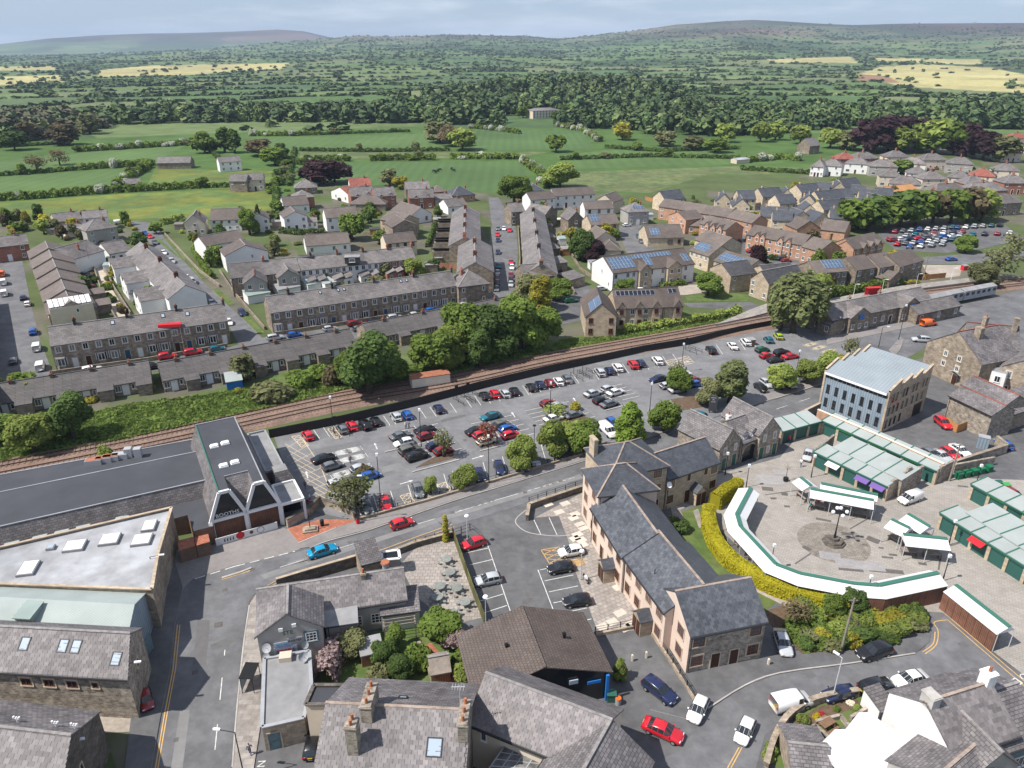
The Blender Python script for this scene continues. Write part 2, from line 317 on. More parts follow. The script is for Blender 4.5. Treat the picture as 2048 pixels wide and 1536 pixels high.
PLO=[[(1703,147),(1775,152),(1800,166),(1720,163)]]
az=np.linspace(R(-58),R(58),620)
rs=np.concatenate([np.linspace(12,560,70),np.geomspace(568,15500,235)])
A_,R_=np.meshgrid(az,rs);X=R_*np.sin(A_);Y=R_*np.cos(A_);Z=terr(X,Y)
PX,PY=topx(X,Y,Z)
b1,b2,idn=cells(X,Y)
pal=np.array([(.075,.125,.05),(.085,.14,.052),(.1,.155,.06),(.125,.17,.07),(.068,.11,.05),(.15,.17,.08),(.09,.13,.06),(.11,.16,.06),(.13,.155,.075)])
col=pal[(idn*977).astype(int)%len(pal)]*(.85+.3*vnoise(X,Y,120,5))[...,None]
rr=np.hypot(X,Y)
near=rr<640;col[near]=np.array((.07,.122,.036))*(.85+.3*vnoise(X,Y,60,6))[near][:,None]
moor=np.clip((Z-75)/80,0,1)*np.clip(.35+1.3*vnoise(X,Y,700,7),0,1)*(rr>3300)
mc=np.array((.074,.05,.042))*(.5+.7*vnoise(X,Y,260,8))[...,None]+np.array((.075,.045,.03))*np.clip(vnoise(X,Y,520,9)*4-2.1,0,1)[...,None]
col=col*(1-moor[...,None])+mc*moor[...,None]
wd=((vnoise(X,Y,420,10)>.66)&(rr>2300));col[wd]=col[wd]*.45+np.array((.012,.022,.01))
for P in YEL:k=inpoly(PX,PY,P)&(rr>900);col[k]=np.array((.36,.325,.15))*(.72+.25*vnoise(X,Y,60,3)+.3*(idn*37%1))[k][:,None]
for P in PLO:k=inpoly(PX,PY,P)&(rr>900);col[k]=(.24,.15,.095)
tw=inpoly(PX,PY,TOWN)&(rr<640)
vt=vnoise(X,Y,14,4)
col[tw]=(np.where((vt>.4)[...,None],np.array((.085,.11,.045)),np.array((.125,.12,.09))))[tw]
nr,nc=A_.shape;idx=np.arange(nr*nc).reshape(nr,nc)
Q=np.stack([idx[:-1,:-1],idx[:-1,1:],idx[1:,1:],idx[1:,:-1]],-1).reshape(-1,4)[:,::-1]
m=mat('countryside',(.06,.12,.03),.95,'flat',spec=.1)
n_=m.node_tree.nodes;at=n_.new('ShaderNodeVertexColor');at.layer_name='fieldcol'
ge=n_.new('ShaderNodeNewGeometry');no=n_.new('ShaderNodeTexNoise');no.inputs['Scale'].default_value=.06;no.inputs['Detail'].default_value=9;no.inputs['Roughness'].default_value=.7
mr=n_.new('ShaderNodeMapRange');mr.inputs[1].default_value=.3;mr.inputs[2].default_value=.7;mr.inputs[3].default_value=.72;mr.inputs[4].default_value=1.28
vm=n_.new('ShaderNodeVectorMath');vm.operation='SCALE';L_=m.node_tree.links
L_.new(ge.outputs['Position'],no.inputs['Vector']);L_.new(no.outputs[0],mr.inputs[0]);L_.new(at.outputs[0],vm.inputs[0]);L_.new(mr.outputs[0],vm.inputs['Scale']);L_.new(vm.outputs[0],n_['Principled BSDF'].inputs['Base Color'])
me=npmesh('ground',np.stack([X,Y,Z],-1).reshape(-1,3),Q,'countryside')
ca=me.color_attributes.new('fieldcol','FLOAT_COLOR','POINT');ca.data.foreach_set('color',np.concatenate([col.reshape(-1,3),np.ones((nr*nc,1))],1).astype(np.float32).ravel())
me.polygons.foreach_set('use_smooth',np.ones(len(Q),bool))
ground=struct(link('ground',me))
g2=MB();g2 .poly([(-900,-300,-.15),(900,-300,-.15),(900,320,-.15),(-900,320,-.15)]);struct(g2 .build('ground','yard'))
# ================================================================ sheets and lines
def sheet(name,pts,z,mt,kind='structure',parent=None,px=True,rot=0):
 b=MB();P=[G(p[0],p[1],z)if px else Vector((p[0],p[1],z))for p in pts]
 a=sum(P[i].x*P[(i+1)%len(P)].y-P[(i+1)%len(P)].x*P[i].y for i in range(len(P)))
 if a<0:P.reverse()
 if rot:
  c,s=math.cos(-rot),math.sin(-rot);b.poly([(p.x*c-p.y*s,p.x*s+p.y*c,p.z)for p in P]);o=b.build(name,mt,parent,rz=rot);ROT0[o.name]=rot
 else:b.poly(P);o=b.build(name,mt,parent)
 return struct(o,kind)if parent is None else o
def raised(name,pts,z0,z1,mt,kind='structure'):
 b=MB();P=[G(p[0],p[1],0)for p in pts]
 a=sum(P[i].x*P[(i+1)%len(P)].y-P[(i+1)%len(P)].x*P[i].y for i in range(len(P)))
 if a<0:P.reverse()
 b.prism([(p.x,p.y)for p in P],z0,z1,0,1);return struct(b.build(name,[mt,'kerb']),kind)
def ribbon(b,pts,w,z):
 for i in range(len(pts)-1):
  p,q=Vector(pts[i]),Vector(pts[i+1]);d=(q-p);d.z=0;d.normalize();s=Vector((-d.y,d.x,0))*w/2
  b.poly([(*(p-s)[:2],z),(*(q-s)[:2],z),(*(q+s)[:2],z),(*(p+s)[:2],z)])
def lines(name,segs,w,mt,z,parent,dash=None):
 for sg in segs:
  b=MB();P=[G(*p)for p in sg]
  if dash:
   for i in range(len(P)-1):
    d=P[i+1]-P[i];L=d.length;t=0
    while t<L:ribbon(b,[P[i]+d*(t/L),P[i]+d*(min(t+dash[0],L)/L)],w,z);t+=sum(dash)
  else:ribbon(b,P,w,z)
  b.build(name,mt,parent)
def smooth_px(pts,n=6):
 out=[];P=[pts[0]]+list(pts)+[pts[-1]]
 for i in range(1,len(P)-2):
  a,b,c,d=(np.array(P[k],float)for k in(i-1,i,i+1,i+2))
  for k in range(n):t=k/n;out.append(tuple(.5*(2*b+(c-a)*t+(2*a-5*b+4*c-d)*t*t+(3*b-a-3*c+d)*t**3)))
 out.append(tuple(pts[-1]));return out
def bars(name,pts,w,h,z,mt,kind='structure',parent=None):
 b=MB();P=[G(*p)for p in pts]
 for i in range(len(P)-1):b.bar((P[i].x,P[i].y,z+h/2),(P[i+1].x,P[i+1].y,z+h/2),w,h)
 o=b.build(name,mt,parent);return struct(o,kind)if parent is None else o
yard=sheet('yard',[(300,1800),(300,1536),(330,1360),(345,1100),(420,1060),(620,1010),(1100,905),(1650,770),(1900,700),(2300,720),(2300,1800)],.006,'asphalt_dark')
main_up=[(385,1158),(470,1130),(560,1112),(620,1097),(660,1082),(742,1060),(900,1005),(992,977),(1090,947),(1197,914),(1330,868),(1410,842),(1550,800),(1640,772),(1700,755)]
main_lo=[(1760,768),(1650,806),(1560,838),(1480,868),(1400,892),(1300,925),(1167,967),(1060,1003),(992,1026),(900,1052),(837,1074),(762,1102),(640,1136),(560,1158),(515,1183),(497,1210),(487,1270),(480,1330),(470,1430),(462,1536),(455,1640)]
left_edge=[(285,1640),(308,1536),(326,1430),(343,1340),(352,1250),(364,1180)]
road=sheet('road',smooth_px(main_up)+smooth_px(main_lo)+left_edge,.03,'asphalt')
apron=sheet('forecourt',[(340,1190),(350,1100),(430,1088),(560,1052),(600,1070),(600,1098),(560,1112),(470,1130),(385,1158),(364,1185)],.024,'pavement')
raised('pavement',[(600,1098),(597,1086),(672,1056),(712,1044),(900,988),(1050,942),(1200,899),(1255,882),(1330,856),(1336,862),(1197,912),(1090,945),(992,975),(900,1003),(742,1058),(660,1080),(620,1095)],0,.12,'pavement')
raised('pavement',[(575,1058),(640,1040),(700,1040),(712,1044),(672,1056),(597,1086)],0,.125,'red_brick_paving')
raised('pavement',[(1440,830),(1470,808),(1650,752),(1700,740),(1700,752),(1640,770),(1550,798)],0,.12,'pavement')
raised('pavement',[(515,1185),(530,1180),(525,1320),(520,1460),(508,1536),(500,1600),(462,1600),(465,1536),(473,1430),(483,1330),(490,1270),(499,1212)],0,.12,'flags')
raised('pavement',[(240,1640),(250,1536),(262,1440),(282,1420),(296,1300),(304,1190),(345,1110),(366,1176),(350,1252),(341,1340),(322,1430),(303,1536),(282,1640)],0,.12,'asphalt_dark')
sheet('barn_yard',[(-90,1480),(285,1462),(282,1400),(-90,1380)],.015,'gravel')
for P_,mt in(([(-80,446),(545,431),(548,381),(400,380),(180,392),(-80,410)],'field_b'),([(-80,402),(180,386),(230,374),(300,336),(-80,358)],'field_a'),([(290,381),(546,374),(560,342),(310,338)],'field_b'),([(500,301),(900,299),(890,266),(640,273),(505,275)],'field_a'),([(600,345),(700,326),(1040,322),(1062,360),(1000,386),(760,371),(640,369)],'field_c'),([(1110,380),(1300,386),(1420,348),(1620,350),(1630,336),(1480,332),(1160,344)],'field_d'),([(940,301),(1190,297),(1160,263),(950,258)],'field_c'),([(-80,352),(300,330),(370,291),(150,306),(-80,330)],'field_a'),([(600,318),(900,316),(1040,314),(1100,304),(900,304),(600,304)],'field_d'),([(1150,338),(1480,328),(1470,302),(1210,300),(1110,312)],'field_a')):sheet('field',P_,.02,mt)
carpark=sheet('car_park',[(547,872),(690,845),(840,809),(960,777),(1090,746),(1285,704),(1380,688),(1480,664),(1585,655),(1650,660),(1720,690),(1690,722),(1650,752),(1470,808),(1440,830),(1410,842),(1336,862),(1255,882),(1200,899),(992,962),(712,1042),(650,1028),(600,1012)],.02,'asphalt_park')
for P_,mt in(([(520,1150),(700,1092),(900,1028),(1160,948),(1166,956),(905,1036),(705,1100),(530,1158)],'asphalt_worn'),([(640,1085),(760,1052),(960,990),(1190,918),(1194,924),(964,996),(764,1058),(644,1091)],'asphalt_patch'),([(395,1240),(420,1240),(412,1330),(385,1330)],'asphalt_patch'),([(420,1290),(470,1270),(474,1282),(424,1302)],'asphalt_patch'),([(360,1420),(380,1420),(365,1536),(342,1536)],'asphalt_worn'),([(575,1125),(640,1106),(646,1112),(580,1131)],'asphalt_worn')):sheet('surface_patch',P_,.0335,mt,parent=road)
lines('centre_line',[[(430,1500),(440,1400),(450,1300)],[(560,1135),(700,1090),(830,1050),(1000,998),(1150,955)],[(1400,868),(1640,790)]],.09,'line_white',.036,road,(3,3.2))
for off,gap in((0,0),(5,0)):
 lines('yellow_line',[[(x+4+off*.9,y+(off if x>520 else 0)-3)for x,y in reversed(main_lo[9:])]],.1,'line_yellow',.036,road)
 lines('yellow_line',[[(x+3+off,y)for x,y in left_edge[:5]]],.1,'line_yellow',.036,road)
lines('give_way_line',[[(390,1158),(470,1133),(590,1103)]],.15,'line_white',.037,road,(1.2,.6))
bars('kerb_strip',[(444,1157),(480,1146),(503,1137)],.3,.14,.024,'kerb');lines('edge_line',[[(444,1159),(505,1140)]],.15,'line_yellow',.037,road)
lines('bay_line',[[(905,1026),(985,1003)],[(1045,985),(1150,955)]],.1,'line_white',.036,road,(.5,.5))
for P_ in(main_up[3:10],[(1830,1308),(1700,1328),(1560,1347),(1490,1372),(1425,1412),(1380,1440)],[(499,1212),(490,1270),(483,1330),(473,1430),(465,1536)],[(1550,798),(1640,770),(1700,752)],[(597,1087),(672,1057)]):bars('kerb_strip',smooth_px(P_,3),.16,.05,.105,'kerb')
hotel=sheet('hotel_yard',[(900,1060),(1050,1012),(1060,1030),(1100,1085),(1175,1110),(1195,1260),(1000,1275),(930,1130)],.016,'asphalt_dark')
sheet('paved_court',[(1070,1035),(1165,985),(1180,1010),(1290,1200),(1330,1260),(1195,1262),(1150,1140),(1180,1100),(1140,1090),(1118,1032)],.022,'flags_hotel',rot=R(30))
lower=sheet('lower_street',[(1210,1800),(1290,1536),(1360,1500),(1420,1420),(1480,1375),(1560,1345),(1700,1325),(1850,1300),(1862,1245),(1890,1232),(2048,1360),(2300,1420),(2300,1700),(1950,1480),(1800,1370),(1620,1405),(1530,1470),(1440,1800)],.026,'asphalt')
raised('pavement',[(1300,1420),(1375,1345),(1480,1322),(1530,1318),(1600,1310),(1700,1300),(1845,1272),(1856,1250),(1862,1262),(1858,1285),(1830,1308),(1700,1328),(1560,1347),(1490,1372),(1425,1412),(1380,1440)],0,.1,'asphalt_dark')
market=sheet('market_square',[(1430,950),(1560,915),(1640,820),(1900,955),(2048,960),(2300,1000),(2300,1400),(2048,1350),(1885,1225),(1680,1215),(1540,1150),(1440,1060),(1415,1000)],.018,'setts',rot=R(-28))
sheet('paved_path',[(1340,1010),(1500,940),(1480,960),(1430,985),(1360,1020),(1380,1060),(1350,1050)],.022,'flags')
sheet('lawn',[(1345,1030),(1400,1010),(1420,1080),(1500,1150),(1560,1200),(1520,1230),(1440,1175),(1370,1085)],.02,'lawn')
sheet('garden_path',[(1386,1022),(1396,1017),(1410,1055),(1398,1056)],.026,'flags')
sheet('market_path',[(1413,1060),(1440,1110),(1500,1165),(1600,1215),(1660,1235),(1655,1240),(1590,1222),(1490,1172),(1430,1115),(1408,1065)],.03,'gravel')
sheet('shrub_bed',[(1520,1225),(1600,1200),(1720,1205),(1820,1225),(1848,1262),(1700,1298),(1610,1312),(1560,1270)],.024,'soil')
sheet('pub_terrace',[(840,1085),(905,1070),(965,1235),(900,1250),(830,1190),(800,1130)],.02,'flags_hotel')
sheet('pub_garden',[(645,1310),(760,1260),(840,1230),(930,1260),(950,1370),(700,1380),(640,1370)],.016,'lawn')
sheet('garden_path',[(835,1300),(862,1285),(900,1330),(935,1385),(880,1385)],.024,'red_brick_paving')
sheet('terrace_garden',[(1540,1500),(1610,1420),(1720,1380),(1760,1400),(1650,1480),(1560,1560)],.03,'lawn')
sheet('station_forecourt',[(1640,655),(1870,620),(2060,575),(2300,560),(2300,800),(1900,700),(1860,690),(1790,730),(1690,730),(1720,690)],.022,'asphalt')
raised('pavement',[(1650,672),(1690,668),(1870,632),(1900,622),(1905,628),(1880,642),(1700,680),(1655,690)],0,.1,'pavement')
raised('traffic_island',[(1778,700),(1800,675),(1808,680),(1800,700),(1790,712)],0,.12,'pavement')
streets=[]
for nm,P,mt in(('street',[(-120,520),(45,522),(60,600),(80,680),(108,752),(-90,800)],'asphalt'),('street',[(60,800),(110,752),(300,724),(460,694),(520,676),(700,652),(980,604),(1040,598),(1060,612),(720,676),(530,706),(320,740),(200,775)],'asphalt'),('street',[(258,442),(295,482),(325,512),(362,560),(400,600),(457,650),(478,690),(540,692),(512,662),(412,570),(375,530),(332,482),(312,446)],'asphalt'),('back_lane',[(186,528),(205,528),(225,580),(262,640),(240,645),(205,590)],'track'),('street',[(972,606),(976,500),(984,450),(977,395),(997,395),(1012,420),(1032,455),(1036,500),(1032,604)],'asphalt'),('street',[(1205,452),(1250,452),(1340,448),(1352,462),(1290,470),(1310,500),(1330,520),(1260,520),(1240,470)],'asphalt'),('street',[(1380,470),(1440,462),(1500,470),(1560,500),(1640,520),(1640,535),(1560,530),(1480,505),(1400,485)],'asphalt_dark'),('street',[(1845,515),(1930,508),(2100,500),(2100,516),(1930,528),(1850,528)],'asphalt'),('vacant_plot',[(1845,530),(1925,530),(1920,552),(1860,560)],'gravel'),('town_car_park',[(1755,470),(1790,455),(1900,448),(2010,450),(2048,478),(1960,498),(1890,506),(1790,500)],'asphalt_dark'),('courtyard',[(1320,572),(1420,568),(1425,583),(1370,590),(1320,590)],'gravel'),('lawn',[(1370,592),(1440,583),(1500,590),(1496,602),(1375,604)],'lawn'),('footpath',[(1366,606),(1500,604),(1520,612),(1520,622),(1380,615)],'asphalt_dark'),('courtyard',[(1095,590),(1160,560),(1200,590),(1180,640),(1120,650)],'asphalt_dark'),('building_site',[(1440,402),(1580,396),(1620,388),(1640,396),(1560,420),(1470,425)],'gravel')):
 streets.append(sheet(nm,P,(.022 if nm!='lawn' else .034)+.0015*len(streets),mt))
for P in([(478,690),(500,672),(560,668),(540,692)],):pass
sheet('verge',[(312,480),(318,476),(372,525),(352,512)],.035,'lawn')
for P in([(330,478),(336,475),(352,495),(344,497)],[(358,505),(362,502),(376,517),(370,520)],[(384,536),(392,533),(416,556),(404,558)],[(425,580),(436,577),(470,608),(456,612)],[(484,636),(494,632),(530,666),(518,670)]):
 raised('grass_verge',P,0,.1,'lawn')
sheet('embankment',[(-120,905),(-100,980),(200,905),(400,858),(675,795),(912,755),(1100,712),(1365,662),(1530,632),(1500,615),(1380,640),(1230,662),(1100,680),(900,720),(700,700),(520,760),(330,800),(150,830),(0,860)],.012,'lawn')
# ================================================================ railway
rail_px=[(-140,971),(0,944),(200,905),(400,863),(675,803),(912,763),(1100,722),(1352,677),(1530,644),(1640,624),(1800,596),(2048,566),(2250,545)]
RL=[]
sp=smooth_px(rail_px,5)
for p in sp:RL.append(G(*p))
def offs(P,d):
 out=[]
 for i,p in enumerate(P):
  a=P[max(i-1,0)];b=P[min(i+1,len(P)-1)];t=(b-a);t.z=0;t.normalize();out.append(Vector((p.x-t.y*d,p.y+t.x*d,p.z)))
 return out
b=MB();lo=offs(RL,-4.4);hi=offs(RL,4.4);l2=offs(RL,-3.7);h2=offs(RL,3.7)
for i in range(len(RL)-1):
 for a_,b_,z0,z1 in((lo,l2,.02,.35),(l2,h2,.35,.35),(h2,hi,.35,.02)):
  b.poly([(a_[i].x,a_[i].y,z0),(a_[i+1].x,a_[i+1].y,z0),(b_[i+1].x,b_[i+1].y,z1),(b_[i].x,b_[i].y,z1)])
ballast=struct(b.build('railway_bed','ballast'))
for tr in(-1.8,1.8):
 c=offs(RL,tr);sb=MB()
 for i in range(len(c)-1):
  d=c[i+1]-c[i];L=d.length;n=max(1,int(L/.68));u=d.normalized();s=Vector((-u.y,u.x,0))*1.25
  for k in range(n):p=c[i]+d*(k/n);sb.bar((p.x-s.x,p.y-s.y,.37),(p.x+s.x,p.y+s.y,.37),.26,.12)
 o=sb.build('sleepers','sleeper',ballast);o['kind']='stuff'
 for g in(-.72,.72):
  rb=MB();q=offs(RL,tr+g)
  for i in range(len(q)-1):rb.bar((q[i].x,q[i].y,.5),(q[i+1].x,q[i+1].y,.5),.09,.16)
  rb.build('rail','rail',ballast)
# ================================================================ building kit
_wc={}
def setm(o,m_):
 o.material_slots[0].link='OBJECT';o.material_slots[0].material=M[m_];return o
mat('pane_curtain',(.2,.195,.18),.25,'flat',spec=.5);mat('pane_sky_tint',(.09,.1,.11),.15,'flat',spec=.5);_pr=random.Random(5)  # the bluish panes have a sky reflection put into their colour
def win_mesh(w,h,fm,sm,nx,nz):
 k=('w',w,h,fm,sm,nx,nz)
 if k not in _wc:
  b=MB();t=.09;d=.07
  b.box(-w/2,-d,0,-w/2+t,0,h);b.box(w/2-t,-d,0,w/2,0,h);b.box(-w/2+t,-d,0,w/2-t,0,t);b.box(-w/2+t,-d,h-t,w/2-t,0,h)
  for i in range(1,nx):x=-w/2+w*i/nx;b.box(x-.03,-d+.01,t,x+.03,0,h-t)
  for i in range(1,nz):z=h*i/nz;b.box(-w/2+t,-d+.015,z-.03,w/2-t,-.003,z+.03)
  if sm:
   s=.16;b.box(-w/2-s,-.1,-s,w/2+s,0,-.002,1);b.box(-w/2-s,-.06,h+.002,w/2+s,0,h+s*1.3,1)
   b.box(-w/2-s,-.05,0,-w/2-.002,0,h,1);b.box(w/2+.002,-.05,0,w/2+s,0,h,1)
  else:b.box(-w/2-.06,-.12,-.08,w/2+.06,0,-.002,0)
  p=MB();p.poly([(-w/2+t,-.03,t),(w/2-t,-.03,t),(w/2-t,-.03,h-t),(-w/2+t,-.03,h-t)])
  _wc[k]=(b.mesh('window',[fm,sm or fm]),p.mesh('pane','glass'))
 return _wc[k]
def door_mesh(w,h,dm,sm):
 k=('d',w,h,dm,sm)
 if k not in _wc:
  b=MB();b.box(-w/2,-.04,0,w/2,0,h)
  for q in(.12,.55):b.box(-w/2+.12,-.055,h*q,w/2-.12,-.04,h*(q+.35))
  f=MB();s=.12;f.box(-w/2-s,-.07,0,-w/2-.002,0,h+s);f.box(w/2+.002,-.07,0,w/2+s,0,h+s);f.box(-w/2,-.07,h+.002,w/2,0,h+s)
  _wc[k]=(b.mesh('door',dm),f.mesh('door_frame',sm))
 return _wc[k]
def bay_mesh(w,h,fm,rm):
 k=('b',w,h,fm,rm)
 if k not in _wc:
  b=MB();d=.55;o=[(-w/2,0),(-w/2+.4,-d),(w/2-.4,-d),(w/2,0)]
  b.prism(o,-.9,0,1);b.slab([(-w/2-.1,.0,h+.35),(-w/2+.3,-d-.12,h+.08),(w/2-.3,-d-.12,h+.08),(w/2+.1,.0,h+.35)],.07,2)
  for x in(-w/2+.4,0,w/2-.4):b.box(x-.06,-d,0,x+.06,-d+.1,h)
  b.box(-w/2+.4,-d-.03,-.06,w/2-.4,-d+.1,.06);b.box(-w/2+.4,-d,h-.1,w/2-.4,-d+.1,h+.05)
  for s in(-1,1):b.box(s*w/2-.06,-.1,0,s*w/2+.06,0,h+.05)
  p=MB();y=-d+.05;p.poly([(-w/2+.4,y,0),(w/2-.4,y,0),(w/2-.4,y,h),(-w/2+.4,y,h)])
  p.poly([(-w/2,-.02,0),(-w/2+.4,y,0),(-w/2+.4,y,h),(-w/2,-.02,h)]);p.poly([(w/2-.4,y,0),(w/2,-.02,0),(w/2,-.02,h),(w/2-.4,y,h)])
  _wc[k]=(b.mesh('bay_window',[fm,'stone',rm]),p.mesh('pane','glass'))
 return _wc[k]
class Bld:pass
def shear(b,k):
 if k:b.v=[(p[0]+k*p[1],p[1],p[2])for p in b.v]
def side_frame(D,s):
 if s=='f':return Vector((0,0,0)),0,D.L
 if s=='r':return Vector((D.L,0,0)),math.atan2(1,D.sk),D.d*math.hypot(1,D.sk)
 if s=='l':return Vector((0,D.d,0)),-math.pi/2,D.d
 return Vector((D.L,D.d,0)),math.pi,D.L
def facade(D,s,rows,fm,sm,dm,ww=1.0,wh=None,door_w=.95,prn=None):
 o,rz,W=side_frame(D,s);n=len(rows);fh=D.eave/n;c,sn=math.cos(rz),math.sin(rz);prn=prn or D.root
 for k,row in enumerate(rows):
  for i,ch in enumerate(row):
   if ch in '. ':continue
   u=W*(i+.5)/len(row);h=wh or min(1.35,fh*.52);z=fh*k+min(.95,fh*.33);P=lambda zz,off=0:(o.x+u*c-off*-sn,o.y+u*sn-off*c,zz)
   def put(nm,pair,zz,cn):
    a=link(nm,pair[0],prn,P(zz,.004),rz);q_=link(cn,pair[1],a);r_=_pr.random()
    if cn=='pane' and r_<.5:setm(q_,'pane_curtain' if r_<.22 else 'pane_sky_tint')
   if ch=='W':put('window',win_mesh(ww,h,fm,sm,2,1),z,'pane')
   elif ch=='w':put('window',win_mesh(.6,h*.8,fm,sm,1,1),z+h*.15,'pane')
   elif ch=='S':put('window',win_mesh(ww*1.8,h,fm,sm,3,1),z,'pane')
   elif ch=='P':put('window',win_mesh(ww*1.3,h,fm,sm,3,3),z,'pane')
   elif ch=='D':put('door',door_mesh(door_w,2.05,dm,sm or fm),fh*k,'door_frame')
   elif ch=='G':put('garage_door',door_mesh(2.4,2.1,dm,fm),fh*k,'door_frame')
   elif ch=='B':put('bay_window',bay_mesh(2.0,1.5,fm,D.rm),fh*k+.9,'pane')
def roof_z(D,x,y):
 L,d,e,r=D.L,D.d,D.eave,D.rise
 if D.roof=='gable':return e+r*(1-abs(y-d/2)/(d/2))
 if D.roof=='gablex':return e+r*(1-abs(x-L/2)/(L/2))
 if D.roof=='hip':m=min(L,d)/2;return e+r*min(1,min(x,L-x,y,d-y)/m)
 if D.roof=='mono':return e+r*y/d
 return e
def chimney(D,fx,fy,w=.6,d=.9,h=1.1,n=2,mt='stone_dark',pm='pot'):
 x,y=fx*D.L,fy*D.d;z0=roof_z(D,x,y)-.5;zt=max(z0+.5,D.eave+D.rise*.7)+h;b=MB();b.box(x-w/2,y-d/2,z0,x+w/2,y+d/2,zt);b.box(x-w/2-.07,y-d/2-.07,zt-.25,x+w/2+.07,y+d/2+.07,zt-.1)
 c=b.build('chimney',mt,D.root)
 k=('pot',pm)
 if k not in _wc:q=MB();q.tube((0,0,0),(0,0,.55),.15,.12,8);_wc[k]=q.mesh('chimney_pot',pm)
 for i in range(n):
  t=(i+.5)/n-.5;link('chimney_pot',_wc[k],c,(x+(t*w if w>d else 0),y+(t*d if d>=w else 0),zt))
def bld(name,label,A,B,zr=0,depth=8.,eave=5.2,rise=2.4,roof='gable',wall='stone_far',rm='slate_far',fr=(),lf=(),rt=(),bk=(),fm='frame_white',sm=None,dm='door_brown',ch=(),over=.3,group=None,mode='e',cat='house',verge=.12,gut=True,ww=1.0,wh=None,base=0.,ridge='ridge_grey',world=False,mats=None,sk=0.):
 if world:a,b_=Vector((*A,0)),Vector((*B,0))
 else:a,b_=G(*A,zr+base if mode=='e' else eave+rise+base),G(*B,zr+base if mode=='e' else eave+rise+base)
 a.z=b_.z=0;t=b_-a;L=t.length;u=t/L;nrm=Vector((-u.y,u.x,0))
 if mode=='r':a=a-nrm*depth/2
 D=Bld();D.sk=sk;D.L,D.d,D.eave,D.rise,D.roof,D.rm,D.u,D.n,D.a=L,depth,eave,rise,roof,rm,u,nrm,a
 D.root=thing(name,label,cat,(a.x,a.y,base),math.atan2(u.y,u.x),group);d=depth
 w=MB();e=eave;r=rise
 corners=[(0,0),(L,0),(L,d),(0,d)]
 tops=[[e]*4,None]
 for i in range(4):
  p,q=corners[i],corners[(i+1)%4];f=[(p[0],p[1],0),(q[0],q[1],0),(q[0],q[1],e),(p[0],p[1],e)]
  if roof=='gable' and i in(1,3):f=f[:3]+[(p[0],d/2,e+r)]+f[3:]
  if roof=='gablex' and i in(0,2):f=f[:3]+[(L/2,p[1],e+r)]+f[3:]
  if roof=='mono':
   f=[f[0],f[1],(q[0],q[1],e+(r if q[1]>0 else 0)),(p[0],p[1],e+(r if p[1]>0 else 0))]
  if roof=='flat':f=[f[0],f[1],(q[0],q[1],e+.35),(p[0],p[1],e+.35)]
  w.poly(f,(mats[i]if mats else 0))
 shear(w,sk);D.wall=w.build('wall',list(wall)if mats else[wall],D.root)
 R_=MB();th=.14;lift=.09;v=verge;o=over
 if roof=='gable':
  s=r/(d/2);zf=e-o*s+lift;zr_=e+r+lift
  R_.slab([(-v,-o,zf),(L+v,-o,zf),(L+v,d/2,zr_),(-v,d/2,zr_)],th);R_.slab([(L+v,d+o,zf),(-v,d+o,zf),(-v,d/2,zr_),(L+v,d/2,zr_)],th)
 elif roof=='gablex':
  s=r/(L/2);zf=e-o*s+lift;zr_=e+r+lift
  R_.slab([(-o,d+v,zf),(-o,-v,zf),(L/2,-v,zr_),(L/2,d+v,zr_)],th);R_.slab([(L+o,-v,zf),(L+o,d+v,zf),(L/2,d+v,zr_),(L/2,-v,zr_)],th)
 elif roof=='hip':
  m_=min(L,d)/2;s=r/m_;zf=e-o*s+lift;zr_=e+r+lift;c4=[(-o,-o,zf),(L+o,-o,zf),(L+o,d+o,zf),(-o,d+o,zf)]
  if L>=d:r1,r2=(m_,d/2,zr_),(L-m_,d/2,zr_);R_.slab([c4[0],c4[1],r2,r1],th);R_.slab([c4[1],c4[2],r2],th);R_.slab([c4[2],c4[3],r1,r2],th);R_.slab([c4[3],c4[0],r1],th)
  else:r1,r2=(L/2,m_,zr_),(L/2,d-m_,zr_);R_.slab([c4[0],c4[1],r1],th);R_.slab([c4[1],c4[2],r2,r1],th);R_.slab([c4[2],c4[3],r2],th);R_.slab([c4[3],c4[0],r1,r2],th)
 elif roof=='mono':
  s=r/d;R_.slab([(-v,-o,e-o*s+lift),(L+v,-o,e-o*s+lift),(L+v,d+.05,e+r+lift),(-v,d+.05,e+r+lift)],th)
 else:R_.poly([(0.02,.02,e+.1),(L-.02,.02,e+.1),(L-.02,d-.02,e+.1),(.02,d-.02,e+.1)])
 shear(R_,sk);D.roofo=R_.build('roof',rm,D.root)
 if ridge and roof in('gable','gablex','hip'):
  q=MB();z=e+r+lift+.03;w_=.28
  if roof=='gable':q.bar((-v,d/2,z),(L+v,d/2,z),w_,.1)
  elif roof=='gablex':q.bar((L/2,-v,z),(L/2,d+v,z),w_,.1)
  else:
   q.bar(Vector(r1)+Vector((0,0,.03)),Vector(r2)+Vector((0,0,.03)),w_,.1)
   for cc in c4:q.bar(Vector(cc)+Vector((0,0,.03)),Vector(min((r1,r2),key=lambda t_:(Vector(t_)-Vector(cc)).length))+Vector((0,0,.02)),w_*.8,.08)
  shear(q,sk);q.build('ridge_tiles',ridge,D.roofo)
 if gut and roof in('gable','hip','mono'):
  q=MB();q.bar((-v,-o-.06,zf-.1 if roof!='mono' else e-.05),(L+v,-o-.06,zf-.1 if roof!='mono' else e-.05),.12,.1);q.tube((.25,-.06,0),(.25,-.06,e-.1),.045,n=5);q.build('gutter','gutter',D.root)
 for s_,rows in(('f',fr),('l',lf),('r',rt),('b',bk)):
  if rows:facade(D,s_,rows,fm,sm,dm,ww,wh)
 for c_ in ch:chimney(D,*c_)
 return D
